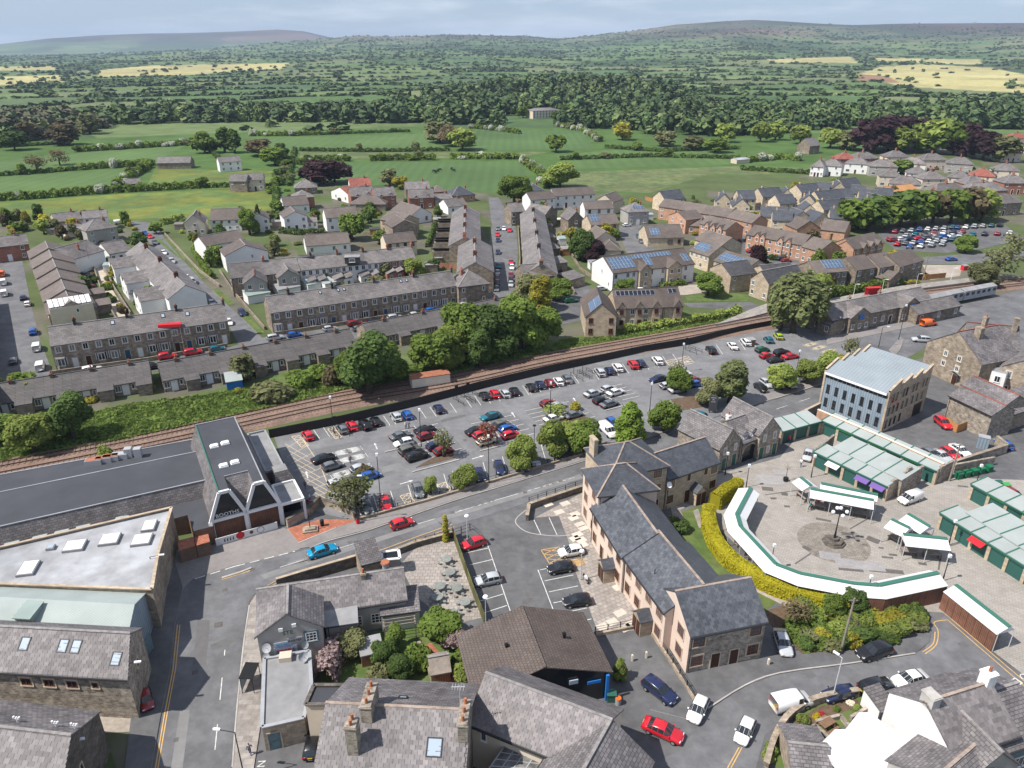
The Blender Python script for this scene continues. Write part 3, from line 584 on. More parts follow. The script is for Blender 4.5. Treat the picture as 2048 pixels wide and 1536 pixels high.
def on_slope(D,x,s,side='f',off=0.):
 if D.roof=='gablex':
  h=D.L/2;k=D.rise/math.hypot(h,D.rise);c=h/math.hypot(h,D.rise);a=math.atan2(D.rise,h)
  if side=='l':return Vector((s*c-off*k,x,D.eave+s*k+.1+off*c)),-math.pi/2,a
  return Vector((D.L-s*c+off*k,x,D.eave+s*k+.1+off*c)),math.pi/2,a
 h=D.d/2 if D.roof!='mono' else D.d;H=math.hypot(h,D.rise);k=D.rise/H;c=h/H;a=math.atan2(D.rise,h)
 if side=='f':return Vector((x+D.sk*s*c,s*c-off*k,D.eave+s*k+.1+off*c)),0,a
 return Vector((x,D.d-s*c+off*k,D.eave+s*k+.1+off*c)),math.pi,a
def place_slope(o,D,x,s,side='f',off=0.02):
 p,rz,a=on_slope(D,x,s,side,off);o.location=p;o.rotation_euler=(a,0,rz);o.parent=D.root
def rooflight(D,x,s,w=.8,h=1.1,side='f',gm='glass_sky'):
 k=('rl',w,h,gm)
 if k not in _wc:
  b=MB();t=.1
  for a in((-w/2,0,-w/2+t,h),(w/2-t,0,w/2,h),(-w/2+t,0,w/2-t,t),(-w/2+t,h-t,w/2-t,h)):b.box(a[0],a[1],0,a[2],a[3],.1)
  p=MB();p.poly([(-w/2+t,t,.05),(w/2-t,t,.05),(w/2-t,h-t,.05),(-w/2+t,h-t,.05)]);_wc[k]=(b.mesh('rooflight','gutter'),p.mesh('pane',gm))
 o=link('rooflight',_wc[k][0]);place_slope(o,D,x,s,side);link('pane',_wc[k][1],o);return o
def solar(D,x0,s0,nx,ny,w=1.0,h=1.6,side='f',mt='solar',skip=()):
 k=('sp',w,h,mt)
 if k not in _wc:b=MB();b.box(.03,.03,0,w-.03,h-.03,.06,0);b.box(0,0,0,w,h,.045,1);_wc[k]=b.mesh('solar_panel',[mt,'solar_frame'])
 for i in range(nx):
  for j in range(ny):
   if(i,j)in skip:continue
   o=link('solar_panel',_wc[k]);place_slope(o,D,x0+i*(w+.03)*(1 if side=='f' or D.roof=='gablex' else-1),s0+j*(h+.03),side,.05)
_sm={}
def slates(D,side='f',w=.5,h=.34,cols=('slate_a','slate_b','slate_c'),x0=None,x1=None,nmax=300,s1=None,name='slate'):
 lx=D.d if D.roof=='gablex' else D.L;H=math.hypot((D.L if D.roof=='gablex' else D.d)/2,D.rise)
 x0=-.1 if x0 is None else x0;x1=lx+.1 if x1 is None else x1;items=[];inv=(D.root.matrix_basis)
 n=int((H+.28)/h);rnd=random.Random(3)
 for j in range(n):
  s=-.3+j*h;k=0;x=x0-(w/2 if j%2 else 0)
  while x<x1:
   a=max(x,x0);b=min(x+w,x1)
   if b-a>.08:items.append(((a+b)/2,s,b-a))
   x+=w
 D.root.rotation_mode='XYZ';mw=Matrix.Translation(D.root.location)@Matrix.Rotation(D.root.rotation_euler[2],4,'Z')
 def vis(it):
  p=mw@on_slope(D,it[0],it[1],side)[0];q=topx(p.x,p.y,p.z);return(0 if(0<q[0]<2048 and 0<q[1]<1536)else 1000)+(p-Vector((0,0,CAMH))).length
 items.sort(key=vis);rest=MB()
 for i,it in enumerate(items):
  c=rnd.randrange(3);full=abs(it[2]-w)<.01;p,rz,a=on_slope(D,it[0],it[1],side,.03)
  if i<nmax and full:
   k=(w,h,cols[c])
   if k not in _sm:b=MB();b.box(-w/2+.012,0,0,w/2-.012,h*1.12,.022);_sm[k]=b.mesh(name,cols[c])
   o=link(name,_sm[k],D.roofo,p);o.rotation_euler=(a+.045+rnd.uniform(-.012,.012),0,rz+rnd.uniform(-.012,.012))
  else:
   m_=Matrix.Translation(p)@Matrix.Rotation(rz,4,'Z')@Matrix.Rotation(a+.045+rnd.uniform(-.01,.01),4,'X');rest.box(-it[2]/2+.012,0,0,it[2]/2-.012,h*1.12,.022,c,m_)
 if rest.f:o=rest.build(name,list(cols),D.roofo);o['kind']='stuff'
for nm_,c_ in(('slate_a',(.172,.157,.158)),('slate_b',(.148,.135,.137)),('slate_c',(.2,.183,.183)),('slate_na',(.078,.085,.1)),('slate_nb',(.066,.072,.086)),('slate_nc',(.094,.101,.116))):
 mat(nm_,c_,.6,'noise',.16,1.6,big=.22,rnd=.09)
_tx={}
for tx_ in('BOOTHS','STE','SKY HD','KARTEP','SPORT','PARKING','PAY','24 HRS','NO ENTRY','IN'):
 cu=bpy.data.curves.new('lettering','FONT');cu.body=tx_;cu.size=1;cu.extrude=.01;cu.align_x='CENTER';cu.resolution_u=2;t=bpy.data.objects.new('tmp',cu);C.objects.link(t);_tx[tx_]=t
bpy.context.view_layer.update();_dg=bpy.context.evaluated_depsgraph_get()
for k_,t in list(_tx.items()):_tx[k_]=bpy.data.meshes.new_from_object(t.evaluated_get(_dg));bpy.data.objects.remove(t)
def sign_text(txt,size,mt,parent,loc,rot,name='lettering',ext=.01,align='CENTER'):
 me=_tx[txt].copy();me.materials.clear();me.materials.append(M[mt]);o=link(name,me,parent,loc);o.rotation_euler=rot;o.scale=(size,size,1);return o
def free(name,label,cat,parts,group=None,loc=(0,0,0),rz=0):
 t=thing(name,label,cat,loc,rz,group)
 for nm,b,ms in parts:b.build(nm,ms,t)
 return t
mat('blue_cloth',(.05,.12,.3),.9,'flat')
def person_mesh(kind):
 s=.22 if kind else .05;a=.2 if kind else .04
 J={'pel':(0,0,.95),'chest':(0,0,1.3),'neck':(0.01,0,1.5),'head':(.02,0,1.62),'top':(.02,0,1.73)}
 E=[('pel','chest'),('chest','neck'),('neck','head'),('head','top')];rad={'pel':.15,'chest':.17,'neck':.065,'head':.095,'top':.08}
 for sg,n in((1,'l'),(-1,'r')):
  J['hip'+n]=(0,.09*sg,.9);J['kn'+n]=(s*sg*.6+.03,.1*sg,.5);J['an'+n]=(s*sg-.02,.1*sg,.08);J['to'+n]=(s*sg+.16,.11*sg,.05)
  J['sh'+n]=(0,.19*sg,1.42);J['el'+n]=(-a*sg,.25*sg,1.13);J['wr'+n]=(-a*sg*.6+.1,.25*sg,.9);J['ha'+n]=(-a*sg*.5+.14,.245*sg,.79)
  E+=[('pel','hip'+n),('hip'+n,'kn'+n),('kn'+n,'an'+n),('an'+n,'to'+n),('chest','sh'+n),('sh'+n,'el'+n),('el'+n,'wr'+n),('wr'+n,'ha'+n)]
  rad.update({'hip'+n:.1,'kn'+n:.065,'an'+n:.05,'to'+n:.045,'sh'+n:.075,'el'+n:.05,'wr'+n:.035,'ha'+n:.045})
 ks=list(J);me=bpy.data.meshes.new('person');me.from_pydata([J[k]for k in ks],[(ks.index(a_),ks.index(b_))for a_,b_ in E],[])
 o=bpy.data.objects.new('tmp',me);C.objects.link(o);md=o.modifiers.new('s','SKIN');me.skin_vertices
 for i,k in enumerate(ks):me.skin_vertices[0].data[i].radius=(rad[k],rad[k]);me.skin_vertices[0].data[i].use_root=(k=='pel')
 o.modifiers.new('d','SUBSURF').levels=1;bpy.context.view_layer.update()
 r=bpy.data.meshes.new_from_object(o.evaluated_get(bpy.context.evaluated_depsgraph_get()));bpy.data.objects.remove(o);r.materials.clear()
 for m_ in('skin','hair','blue_cloth','iron'):r.materials.append(M[m_])
 for f in r.polygons:
  c=f.center;f.material_index=1 if(c.z>1.68 or(c.z>1.6 and c.x<-.01))else 0 if c.z>1.47 or(c.z<.86 and abs(c.y)>.2)else 2 if c.z>.95 else 3;f.use_smooth=True
 return r
PMS=[person_mesh(0),person_mesh(1)]
# ================================================================ near buildings
W_='frame_white'
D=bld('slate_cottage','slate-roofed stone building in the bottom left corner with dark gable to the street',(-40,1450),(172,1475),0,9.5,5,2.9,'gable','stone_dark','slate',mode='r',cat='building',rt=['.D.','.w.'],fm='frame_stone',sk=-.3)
slates(D,'f',.55,.4)
for x,sgn in((D.L*.62,0),(D.L*.8,0),(D.L*.25,0)):
 b=MB();b.tube((0,0,0),(0,0,.7),.07);b.tube((-.25,0,.5),(.25,0,.5),.06);b.tube((-.25,0,.5),(-.25,0,.72),.09);b.tube((.25,0,.5),(.25,0,.72),.09);b.build('vent_pipe','frame_white',D.root,(x,D.d*.62,roof_z(D,x,D.d*.62)))
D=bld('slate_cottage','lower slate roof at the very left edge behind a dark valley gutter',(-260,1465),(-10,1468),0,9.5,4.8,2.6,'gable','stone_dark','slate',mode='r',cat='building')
D=bld('stone_barn','long rubble stone barn with slate roof and four rooflights at left',(-70,1334),(254,1353),5.6,6.2,5.6,2.3,'gable','rubble','slate',fr=['.......','..WWWw.'],fm='frame_brown',sm='frame_stone',rt=['.','w'],cat='barn',wh=.9,ww=1.05,sk=-.33)
slates(D,'f',.5,.36)
for px in(42,120,146,228):rooflight(D,(px+70)/324*D.L,1.7 if px<200 else .8,1.0,1.3)
D=bld('corrugated_warehouse','warehouse with pale green corrugated roof beside the street at left',(-70,1191),(286,1211),0,8.2,4.5,1.6,'gable','clad_blue','corr_green',mode='r',cat='warehouse',ridge=None,sk=-.25)
b=MB();x=D.L*.42;b.slab([(x-1,1.2,6.1),(x+1,1.2,6.1),(x+1,3.6,6.4),(x-1,3.6,6.4)],.1);b.box(x-.9,1.4,5.2,x+.9,3.4,6.05,0);b.build('roof_vent','corr_dull',D.root)
b=MB();b.box(D.L+.01,2.5,.3,D.L+.06,4,2.6);b.build('door','door_teal',D.root)
def flat_block(name,label,pts,z,wall,top,coping=None,cat='building',group=None,z0=0,par=.35):
 P=[G(p[0],p[1],z)for p in pts];a=sum(P[i].x*P[(i+1)%len(P)].y-P[(i+1)%len(P)].x*P[i].y for i in range(len(P)))
 if a<0:P.reverse()
 o=P[0].copy();Q=[(p.x-o.x,p.y-o.y)for p in P];t=thing(name,label,cat,(o.x,o.y,0),0,group);n=len(Q)
 b=MB();[b.poly([(*Q[i],z0),(*Q[(i+1)%n],z0),(*Q[(i+1)%n],z+par),(*Q[i],z+par)])for i in range(n)];b.build('wall',wall,t)
 b=MB();b.poly([(*q,z)for q in Q]);b.build('roof',top,t)
 if coping:
  b=MB();[b.bar((*Q[i],z+par),(*Q[(i+1)%n],z+par),.35,.12)for i in range(n)];b.build('coping',coping,t)
 t['o']=0;del t['o'];return t,o
t,o=flat_block('flat_roofed_works','stone works with large pale grey flat roof and white skylights',[(344,1019),(317,1111),(305,1183),(-90,1168),(-90,1118),(5,1098)],5.2,'stone','felt_light','sandstone')
b=MB();b.bar(G(8,1101,5.24)-o,G(317,1112,5.24)-o,.5,.1);b.build('roof_gutter','felt_grey',t)
for px,py,w,h in((299,1053,1.6,2.2),(220,1080,2.2,2.2),(284,1081,2.2,2.2),(150,1093,2.3,2.1),(57,1138,1.8,2.6),(102,1096,.9,.9)):
 p=G(px,py,5.3)-o;b=MB();b.box(-w/2,-h/2,-.1,w/2,h/2,.3);k=b.build('skylight','felt_grey',t,(p.x,p.y,5.22),R(12));b=MB();b.box(-w/2+.12,-h/2+.12,.3,w/2-.12,h/2-.12,.36);b.build('pane','paint_white' if w>1 else 'glass_sky',k)
for py in(1075,1150):
 p=G(338-(py-1040)*.27,py+25,2)-o;b=MB();b.box(-.05,-1.2,0,.08,1.2,2.6);b.build('doorway','glass_and_shade',t,(p.x,p.y,.2),R(8))
P=lambda px,py,z:G(px,py,z)
t=thing('supermarket','dark flat-roofed supermarket with twin A-shaped gables and white fascia','supermarket',(*G(430,1085)[:2],0))
o=Vector(t.location)
def pl(b,pts,mi=0):b.poly([Vector(p)-o for p in pts],mi)
f0,f1=P(-120,1080,5),P(416,959,5);g0,g1=P(-120,1009,5),P(404,901,5);h0,h1=P(-120,972,4.1),P(388,879,4.1)
dn=(f1-f0).normalized();nn=Vector((dn.y,-dn.x,0))
b=MB();pl(b,[f0,f1,g1,g0]);pl(b,[Vector((*g0[:2],4.1)),Vector((*g1[:2],4.1)),h1,h0]);pl(b,[g0,g1,Vector((*g1[:2],4.1)),Vector((*g0[:2],4.1))]);b.build('roof','felt_dark',t)
k0,k1=f0+nn*1.1-Vector((0,0,2.3)),f1+nn*1.1-Vector((0,0,2.3))
b=MB();pl(b,[k0,k1,f1,f0]);b.build('slate_skirt','slate',t)
b=MB();pl(b,[Vector((*k0[:2],0))-nn*.2,Vector((*k1[:2],0))-nn*.2,k1-nn*.2,k0-nn*.2]);pl(b,[Vector((*h1[:2],0)),Vector((*h0[:2],0)),h0,h1]);b.build('wall','brick_brown',t)
b=MB();b.bar(f0-o,f1-o,.2,.14);b.bar(h0-o,h1-o,.2,.2);b.bar(g0-o,g1-o,.18,.14);b.build('roof_edge','lead',t)
for i,px in enumerate((188,208,222,240)):
 q=P(px,924-(px-188)*.22,4.4)-o;b=MB();b.box(-1.1,-.6,0,1.1,.6,.8);k=b.build('air_conditioner','steel',t,(q.x,q.y,4.1),R(13));b=MB();b.box(-1,-.5,.8,1,.5,.86);b.build('casing_top','pot' if i<3 else 'steel',k)
for px in(258,277):
 q=P(px,910,4.4)-o;b=MB();b.box(-.5,-.5,0,.5,.5,1.5);b.build('duct','steel',t,(q.x,q.y,4.1),R(13))
for px,py in((24,1082),(78,1072),(122,1062),(165,1052),(243,1035)):
 q=P(px,py+4,2.9)-o;b=MB();b.box(-.8,-.7,0,.8,.7,.3);b.build('skylight','panel_green',t,(q.x,q.y,2.7),R(13))
b=MB();pl(b,[P(-120,1107,2.8),P(345,1008,2.8),P(418,990,2.8),P(428,1052,2.8),P(388,1062,2.8),P(375,1030,2.8),P(345,1038,2.8),P(342,1020,2.8),P(-120,1120,2.8)]);b.build('low_roof','felt_dark',t)
b=MB();z=lambda px,py:P(px,py,2.8)
for a_,c_ in(((388,1062),(428,1052)),((345,1038),(375,1030)),((375,1030),(388,1062))):
 q,r_=z(*a_),z(*c_);pl(b,[Vector((*q[:2],0)),Vector((*r_[:2],0)),r_,q])
b.build('low_wall','brick_brown',t)
p0,p1=G(430,1085),G(566,1047);u=(p1-p0);WW=u.length;u.normalize();v=Vector((-u.y,u.x,0));DP=21.5;H0,H1=3.3,7.3;s_=WW/10.5
F=lambda x,y,zz:Vector((0,0,zz))+u*x*s_+v*y
prof=[(0,H0),(1.9,H1),(3.4,H1),(5.25,H0+.1),(7.1,H1),(8.6,H1),(10.5,H0)]
b=MB();b.poly([F(0,DP,H0),F(0,-.2,H0),F(1.9,-.2,H1),F(1.9,DP,H1)]);b.poly([F(10.5,-.2,H0),F(10.5,DP,H0),F(8.6,DP,H1),F(8.6,-.2,H1)])
b.poly([F(3.4,3.8,H1),F(5.25,0,H0+.1),F(7.1,3.8,H1)]);b.poly([F(3.4,0,H1),F(5.25,0,H0+.1),F(3.4,3.8,H1)]);b.poly([F(7.1,0,H1),F(7.1,3.8,H1),F(5.25,0,H0+.1)]);b.build('mansard_slates','slate',t)
b=MB();b.poly([F(1.9,3.8,H1),F(8.6,3.8,H1),F(8.6,DP,H1),F(1.9,DP,H1)]);b.poly([F(1.9,-.2,H1),F(3.4,-.2,H1),F(3.4,3.8,H1),F(1.9,3.8,H1)]);b.poly([F(7.1,-.2,H1),F(8.6,-.2,H1),F(8.6,3.8,H1),F(7.1,3.8,H1)]);b.build('pavilion_roof','felt_dark',t)
b=MB();b.poly([F(0,DP,0),F(0,0,0),F(0,0,H0),F(0,DP,H0)]);b.poly([F(10.5,0,0),F(10.5,DP,0),F(10.5,DP,H0),F(10.5,0,H0)]);b.poly([F(10.5,DP,0),F(0,DP,0),F(0,DP,H0),F(1.9,DP,H1),F(8.6,DP,H1),F(10.5,DP,H0)]);b.build('pavilion_wall','brick_brown',t)
b=MB();b.poly([F(x,.15,zz)for x,zz in[(0,H0),(5.25,H0),(3.4,H1),(1.9,H1)]]);b.poly([F(x,.15,zz)for x,zz in[(5.25,H0),(10.5,H0),(8.6,H1),(7.1,H1)]]);b.poly([F(0,.25,2.9),F(10.5,.25,2.9),F(10.5,.25,H0),F(0,.25,H0)]);b.build('gable_glazing','glass_and_shade',t)
b=MB();b.poly([F(0,.2,0),F(10.5,.2,0),F(10.5,.2,3.0),F(0,.2,3.0)]);b.build('shopfront','stain_brown',t)
b=MB()
for i in range(6):b.bar(F(prof[i][0],-.05,prof[i][1]),F(prof[i+1][0],-.05,prof[i+1][1]),.35,.42)
b.build('gable_fascia','paint_white',t)
b=MB();b.bar(F(0,-.02,H0),F(10.5,-.02,H0),.3,.42);b.build('beam','paint_white',t)
for x in(0,5.25,10.5):b=MB();b.bar(F(x,-.02,0),F(x,-.02,H0),.5,.5);b.build('pillar','paint_white',t)
ang=math.atan2(u.y,u.x)
q=F(2.55,-.12,3.72);sign_text('BOOTHS',.75,'paint_white',t,q,(R(90),0,ang))
for x,y in((3.6,13),(5.4,13.2),(3.9,6.6),(5.7,6.8)):
 q=F(x,y,H1+.02);b=MB();b.prism([(-.6,-.5),(.6,-.5),(.6,.5),(-.6,.5)],0,.18);b.prism([(-.48,-.4),(.48,-.4),(.48,.4),(-.48,.4)],.18,.36);b.build('roof_dome','paint_white',t,q,ang)
b=MB();b.bar(F(1.9,0,H1+.06),F(1.9,DP,H1+.06),.16,.14);b.build('roof_trim','trim_green',t)
b=MB();b.bar(F(8.6,0,H1+.06),F(8.6,DP,H1+.06),.14,.12);b.bar(F(1.9,DP,H1+.06),F(8.6,DP,H1+.06),.16,.16);b.bar(F(3.4,3.8,H1+.06),F(7.1,3.8,H1+.06),.12,.12);b.build('roof_edge','lead',t)
for nm,x0,x1,y0,y1,zz in(('side_block',10.5,13.6,8.8,22,3.5),('turret',11.2,14.6,5.4,8.6,4.6),('porch',10.6,14.2,-.3,5.2,3.1)):
 b=MB();k=[F(x0,y0,0),F(x1,y0,0),F(x1,y1,0),F(x0,y1,0)]
 if nm=='turret':
  e_=[F(x0+.3,y0+.9,zz),F(x1-.9,y0+.9,zz),F(x1-.9,y1-.4,zz),F(x0+.3,y1-.4,zz)];lo_=[Vector((*p[:2],2.7))for p in k]
  [b.poly([lo_[i],lo_[(i+1)%4],e_[(i+1)%4],e_[i]],0)for i in range(4)];b.build('turret_slates','slate',t);b=MB();b.poly(e_);b.build('turret_roof','felt_grey',t);zz=2.7;b=MB()
 else:b.poly([Vector((*p[:2],zz))for p in k]);b.build(nm+'_roof','felt_grey',t);b=MB();[b.bar(Vector((*k[i][:2],zz+.1)),Vector((*k[(i+1)%4][:2],zz+.1)),.25,.35)for i in range(4)];b.build(nm+'_fascia','paint_white' if nm=='porch' else 'lead',t);b=MB()
 if nm=='porch':
  for q in k[:3]:b.bar(q,Vector((*q[:2],zz)),.3,.3)
  b.build('porch_post','paint_white',t);b=MB();b.poly([F(x0,2.5,0),F(x1,2.5,0),F(x1,2.5,zz),F(x0,2.5,zz)]);b.build('porch_glazing','glass_and_shade',t)
 else:[b.poly([k[i],k[(i+1)%4],Vector((*k[(i+1)%4][:2],zz)),Vector((*k[i][:2],zz))])for i in range(4)];b.build(nm+'_wall','brick_brown',t)
def wall_thing(name,label,px,h,w,mt,cat='wall',cop=None,z0=0.,zr=0.):
 P_=[G(*p,zr)for p in px]
 for p in P_:p.z=0
 o_=P_[0].copy();t_=thing(name,label,cat,o_);b_=MB()
 for i in range(len(P_)-1):p_,q_=P_[i]-o_,P_[i+1]-o_;b_.bar((p_.x,p_.y,z0+h/2),(q_.x,q_.y,z0+h/2),w,h)
 b_.build('wall',mt,t_)
 if cop:
  b_=MB()
  for i in range(len(P_)-1):p_,q_=P_[i]-o_,P_[i+1]-o_;b_.bar((p_.x,p_.y,z0+h+.05),(q_.x,q_.y,z0+h+.05),w+.1,.1)
  b_.build('coping',cop,t_)
 return t_
t=wall_thing('hoarding','long white printed hoarding below the supermarket gables',[(433,1092),(500,1073),(556,1057)],1.1,.08,'paint_white','hoarding')
hv=G(556,1057)-G(433,1092);ha=math.atan2(hv.y,hv.x);o_=Vector(t.location)
def disc(b,r,n=20,y=0):b.poly([(r*math.cos(2*math.pi*i/n),y,r*math.sin(2*math.pi*i/n))for i in range(n)][::1])
for f_,r_,mt in((.39,.55,'red_sign'),(.72,.5,'lead'),(.72,.4,'paint_white'),(.57,.25,'frame_brown')):
 b=MB();q=hv*f_;disc(b,r_,y=-.07 if mt!='paint_white' else-.09);b.build('printed_disc',mt,t,(q.x,q.y,.65),ha)
for i in range(4):
 b=MB();q=hv*(.14+i*.045);b.tube((0,-.07,.35),(0,-.07,.7),.09,.05,6);b.tube((0,-.07,.7),(0.12,-.07,.8),.05,.02,5);b.build('printed_bird','iron',t,(q.x,q.y,0),ha)
for i,(pts,lab)in enumerate((([(355,1082),(388,1074),(391,1092),(358,1102)],'left red-topped brick bin store beside the supermarket'),([(389,1072),(416,1065),(420,1084),(392,1092)],'right red-topped brick bin store beside the supermarket'))):
 flat_block('bin_store',lab,pts,1.9,'brick_brown','red_brick_paving',cat='bin store',par=.05)
wall_thing('garden_wall','brick boundary wall between forecourt and supermarket entrance',[(575,1055),(620,1030),(640,1008)],1.3,.35,'stone',cop='stone_dark')
wall_thing('garden_wall','curved stone wall corner by the car park steps',[(640,1008),(672,1018),(700,1028),(712,1040)],1.0,.35,'stone',cop='stone_dark')
D=bld('public_house','long low public house with old slate roof at the bend of the road',(514,1180),(806,1137),0,5.6,3.8,1.9,'gable','render_grey','slate',mode='r',cat='pub',fr=['....PP.'],sm='frame_stone',bk=['..WW...'])
slates(D,'f',.55,.36)
PU=D
chimney(D,.72,.42,.5,.5,.9,1,'stone');
b=MB();q=(D.L*.88,D.d*.62);b.tube((*q,4),(*q,6.3),.38,.38,12);b.build('flue','lead',D.root);b=MB();b.tube((*q,6.32),(*q,6.5),.55,.5,12);b.build('flue_cap','pot',D.root)
wg=bld('public_house_wing','rendered pub wing with gable, faded lettering, posters and satellite dishes',(514,1273),(643,1251),5.4,4.6,5.4,2.2,'gablex','render_grey','slate',cat='pub',fr=['....','....'],rt=['.','.'],ridge='ridge_grey')
slates(wg,'l',.5,.36)
m_=win_mesh(1.15,1.2,'frame_white','door_teal',3,3);a=link('window',m_[0],wg.root,(wg.L*.82,-.004,3.6));link('pane',m_[1],a)
for x,z_ in((.37,5.6),(.58,5.9)):b=MB();b.box(-.22,-.15,0,.22,0,.4);b.build('floodlight','paint_white',wg.root,(wg.L*x,-.01,z_))
sign_text('STE',.7,'door_green',wg.root,(wg.L*.47,-.02,5.0),(R(90),0,0))
for x,z_,w_,h_,tx,c1,bgm in((.36,3.55,1.7,.6,'SKY HD','blue_sign','glass_sky'),(.56,3.85,1.5,.6,'KARTEP','iron','lead'),(.40,2.65,2.3,.85,'SPORT','red_sign','glass_sky')):
 b=MB();b.box(-w_/2,-.06,0,w_/2,-.005,h_);k=b.build('poster',bgm,wg.root,(wg.L*x,0,z_));sign_text(tx,.38 if h_<.7 else .6,c1,k,(0,-.07,.15),(R(90),0,0))
def dish(parent,loc,r,mt='lead',rz=0,tilt=35):
 b=MB();n=14
 for k in range(3):
  r0,r1=r*k/3,r*(k+1)/3;z0,z1=.35*r0*r0/r,.35*r1*r1/r
  for i in range(n):
   a0,a1=2*math.pi*i/n,2*math.pi*(i+1)/n;b.poly([(r0*math.cos(a0),r0*math.sin(a0),z0),(r1*math.cos(a0),r1*math.sin(a0),z1),(r1*math.cos(a1),r1*math.sin(a1),z1),(r0*math.cos(a1),r0*math.sin(a1),z0)])
 b.tube((0,0,0),(0,0,r*.9),.02,n=5);b.tube((0,0,-.3),(0,0,0),.05,n=5);o=b.build('satellite_dish',mt,parent,loc,smooth=True);o.rotation_euler=(R(90-tilt),0,rz);return o
for x,z_,r_,rz_ in((.13,4.0,.5,-.4),(.1,2.9,.4,-.3),(.7,3.5,.4,.6)):dish(wg.root,(wg.L*x,-.35,z_),r_,rz=rz_)
t,o=flat_block('flat_roofed_extension','single-storey grey flat-roofed pub extension along the pavement',[(529,1318),(619,1303),(623,1370),(608,1437),(524,1456)],3.0,'stone','felt_grey','lead',par=.12)
p=G(545,1482,.0)-o;q=G(524,1456,3.0)-G(608,1437,3.0);a_=math.atan2(-q.y,-q.x);e0=G(524,1456,3)-o;ev=(G(608,1437,3)-G(524,1456,3))
pr=door_mesh(1.1,2.1,'door_teal','sandstone');k=e0+ev*.24;dd=link('door',pr[0],t,(k.x+.02,k.y-.02,0),a_);link('door_frame',pr[1],dd)
b=MB();b.bar(G(524,1390,3.06)-o,G(617,1373,3.06)-o,.15,.08);b.build('roof_seam','lead',t)
k=G(572,1318,3)-o;b=MB();b.box(-.6,-.5,0,.6,.5,.6);b.build('air_conditioner','render_cream',t,(k.x,k.y,3.0),R(10));dish(t,(k.x+1.9,k.y-.3,3.6),.5,rz=.5)
D=bld('lean_to','shallow grey lean-to roof joining the pub wing and main range',(651,1251),(714,1242),3.4,4.6,3.4,1.0,'mono','render_grey','felt_grey',cat='extension')
D=bld('pub_outhouse','small slate-roofed outhouse at the right end of the pub',(762,1228),(838,1218),2.6,3.0,2.6,.9,'mono','render_white','slate',cat='outhouse')
D=bld('pub_outhouse','small roadside slate annexe with glass roof behind the pub',(722,1128),(762,1118),3.0,3.5,3.0,.9,'mono','stone','slate',cat='outhouse')
t,o=flat_block('glazed_frame','low white-framed glazed roof beside the roadside annexe',[(763,1106),(797,1101),(800,1118),(764,1121)],2.2,'render_grey','glass_and_shade','paint_white',cat='extension',par=.1)
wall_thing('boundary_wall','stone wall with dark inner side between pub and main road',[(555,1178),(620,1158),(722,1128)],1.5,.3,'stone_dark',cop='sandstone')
D=bld('slate_house','large house with mauve-grey slate roof and chimneys at bottom centre',(657,1407),(936,1421),0,12,6,3.5,'gable','stone','slate',mode='r',cat='house',ridge='ridge_tile',verge=.25)
slates(D,'f',.48,.36)
for fx,fy,w_,d_,h_,n_ in((.3,.5,.9,2.6,1.3,3),(.24,.26,.9,1.1,2.4,2),(.985,.42,.8,2.6,1.5,3)):chimney(D,fx,fy,w_,d_,h_,n_,'rubble')
rooflight(D,D.L*.79,3.2,1.3,1.5);rooflight(D,D.L*.5,4.5,.8,.6,'b')
b=MB();b.tube((D.L*.93,D.d*.6,8),(D.L*.93,D.d*.6,11),.03,n=5);b.tube((D.L*.87,D.d*.6,10.8),(D.L*.97,D.d*.6,10.9),.025,n=5);[b.tube((D.L*(.88+.02*i),D.d*.57,10.85),(D.L*(.88+.02*i),D.d*.63,10.85),.015,n=4)for i in range(5)];b.build('television_aerial','galv',D.root)
t,o=flat_block('side_wing','dark flat-roofed tan side wing left of the large slate house',[(611,1411),(657,1411),(690,1372),(628,1372)],5.0,'render_cream','felt_dark','stone_dark',par=.15)
D=bld('open_garage','brown tiled garage with open dark front and blue posts',(952,1397),(1219,1343),3.5,8.6,3.5,2.3,'gablex','glass_and_shade','tile_brown',cat='garage',ridge='tile_brown',over=.35)  # near-black walls paint in the shade behind the open front
for x in(.42,.98):
 b=MB();b.box(-.15,-.12,0,.15,.12,3.4);b.build('post','blue_sign',D.root,(D.L*x,-.3,0))
b=MB();b.box(-.45,-.12,0,.45,0,.5);b.build('sign_board','glass_sky',D.root,(D.L*.72,-.1,3.0));b=MB();b.box(-.7,-.1,0,.7,0,.35);b.build('sign_board','blue_sign',D.root,(D.L*.88,-.1,2.5))
[chimney(D,fx,.5,.25,.25,.3,0,'iron')for fx in(.3,.75)]
D=bld('slate_workshop','diagonal slate-roofed building with white-painted shopfront at bottom centre right',(973,1347),(1222,1440),0,7.0,5.6,2.4,'gable','render_cream','slate',mode='r',cat='building',ridge='ridge_grey',fr=['.W..','w...'])
slates(D,'f',.48,.34)
D2=bld('slate_workshop','cross wing of the diagonal slate building with pale blue shopfront',(1222,1440),(1130,1606),0,7.6,5.4,2.5,'gable','glass_sky','slate',mode='r',cat='building',bk=['SSSS','SSSS'],ridge='ridge_grey')
t=thing('glazed_roof','grimy lean-to roof of moss-stained glass panels at bottom centre','roof',(*G(1046,1440,4.6)[:2],0));o=Vector(t.location)
q=[G(1046,1440,4.8),G(1146,1474,4.8),G(1085,1560,3.6),G(962,1560,3.6)]
mat('dirty_glass',(.19,.19,.18),.6,'noise',.45,1.5,big=.3,col2=(.09,.085,.08))
nx_,ny_=5,9
L2=lambda a_,b_:(q[0]*(1-a_)+q[1]*a_)*(1-b_)+(q[3]*(1-a_)+q[2]*a_)*b_
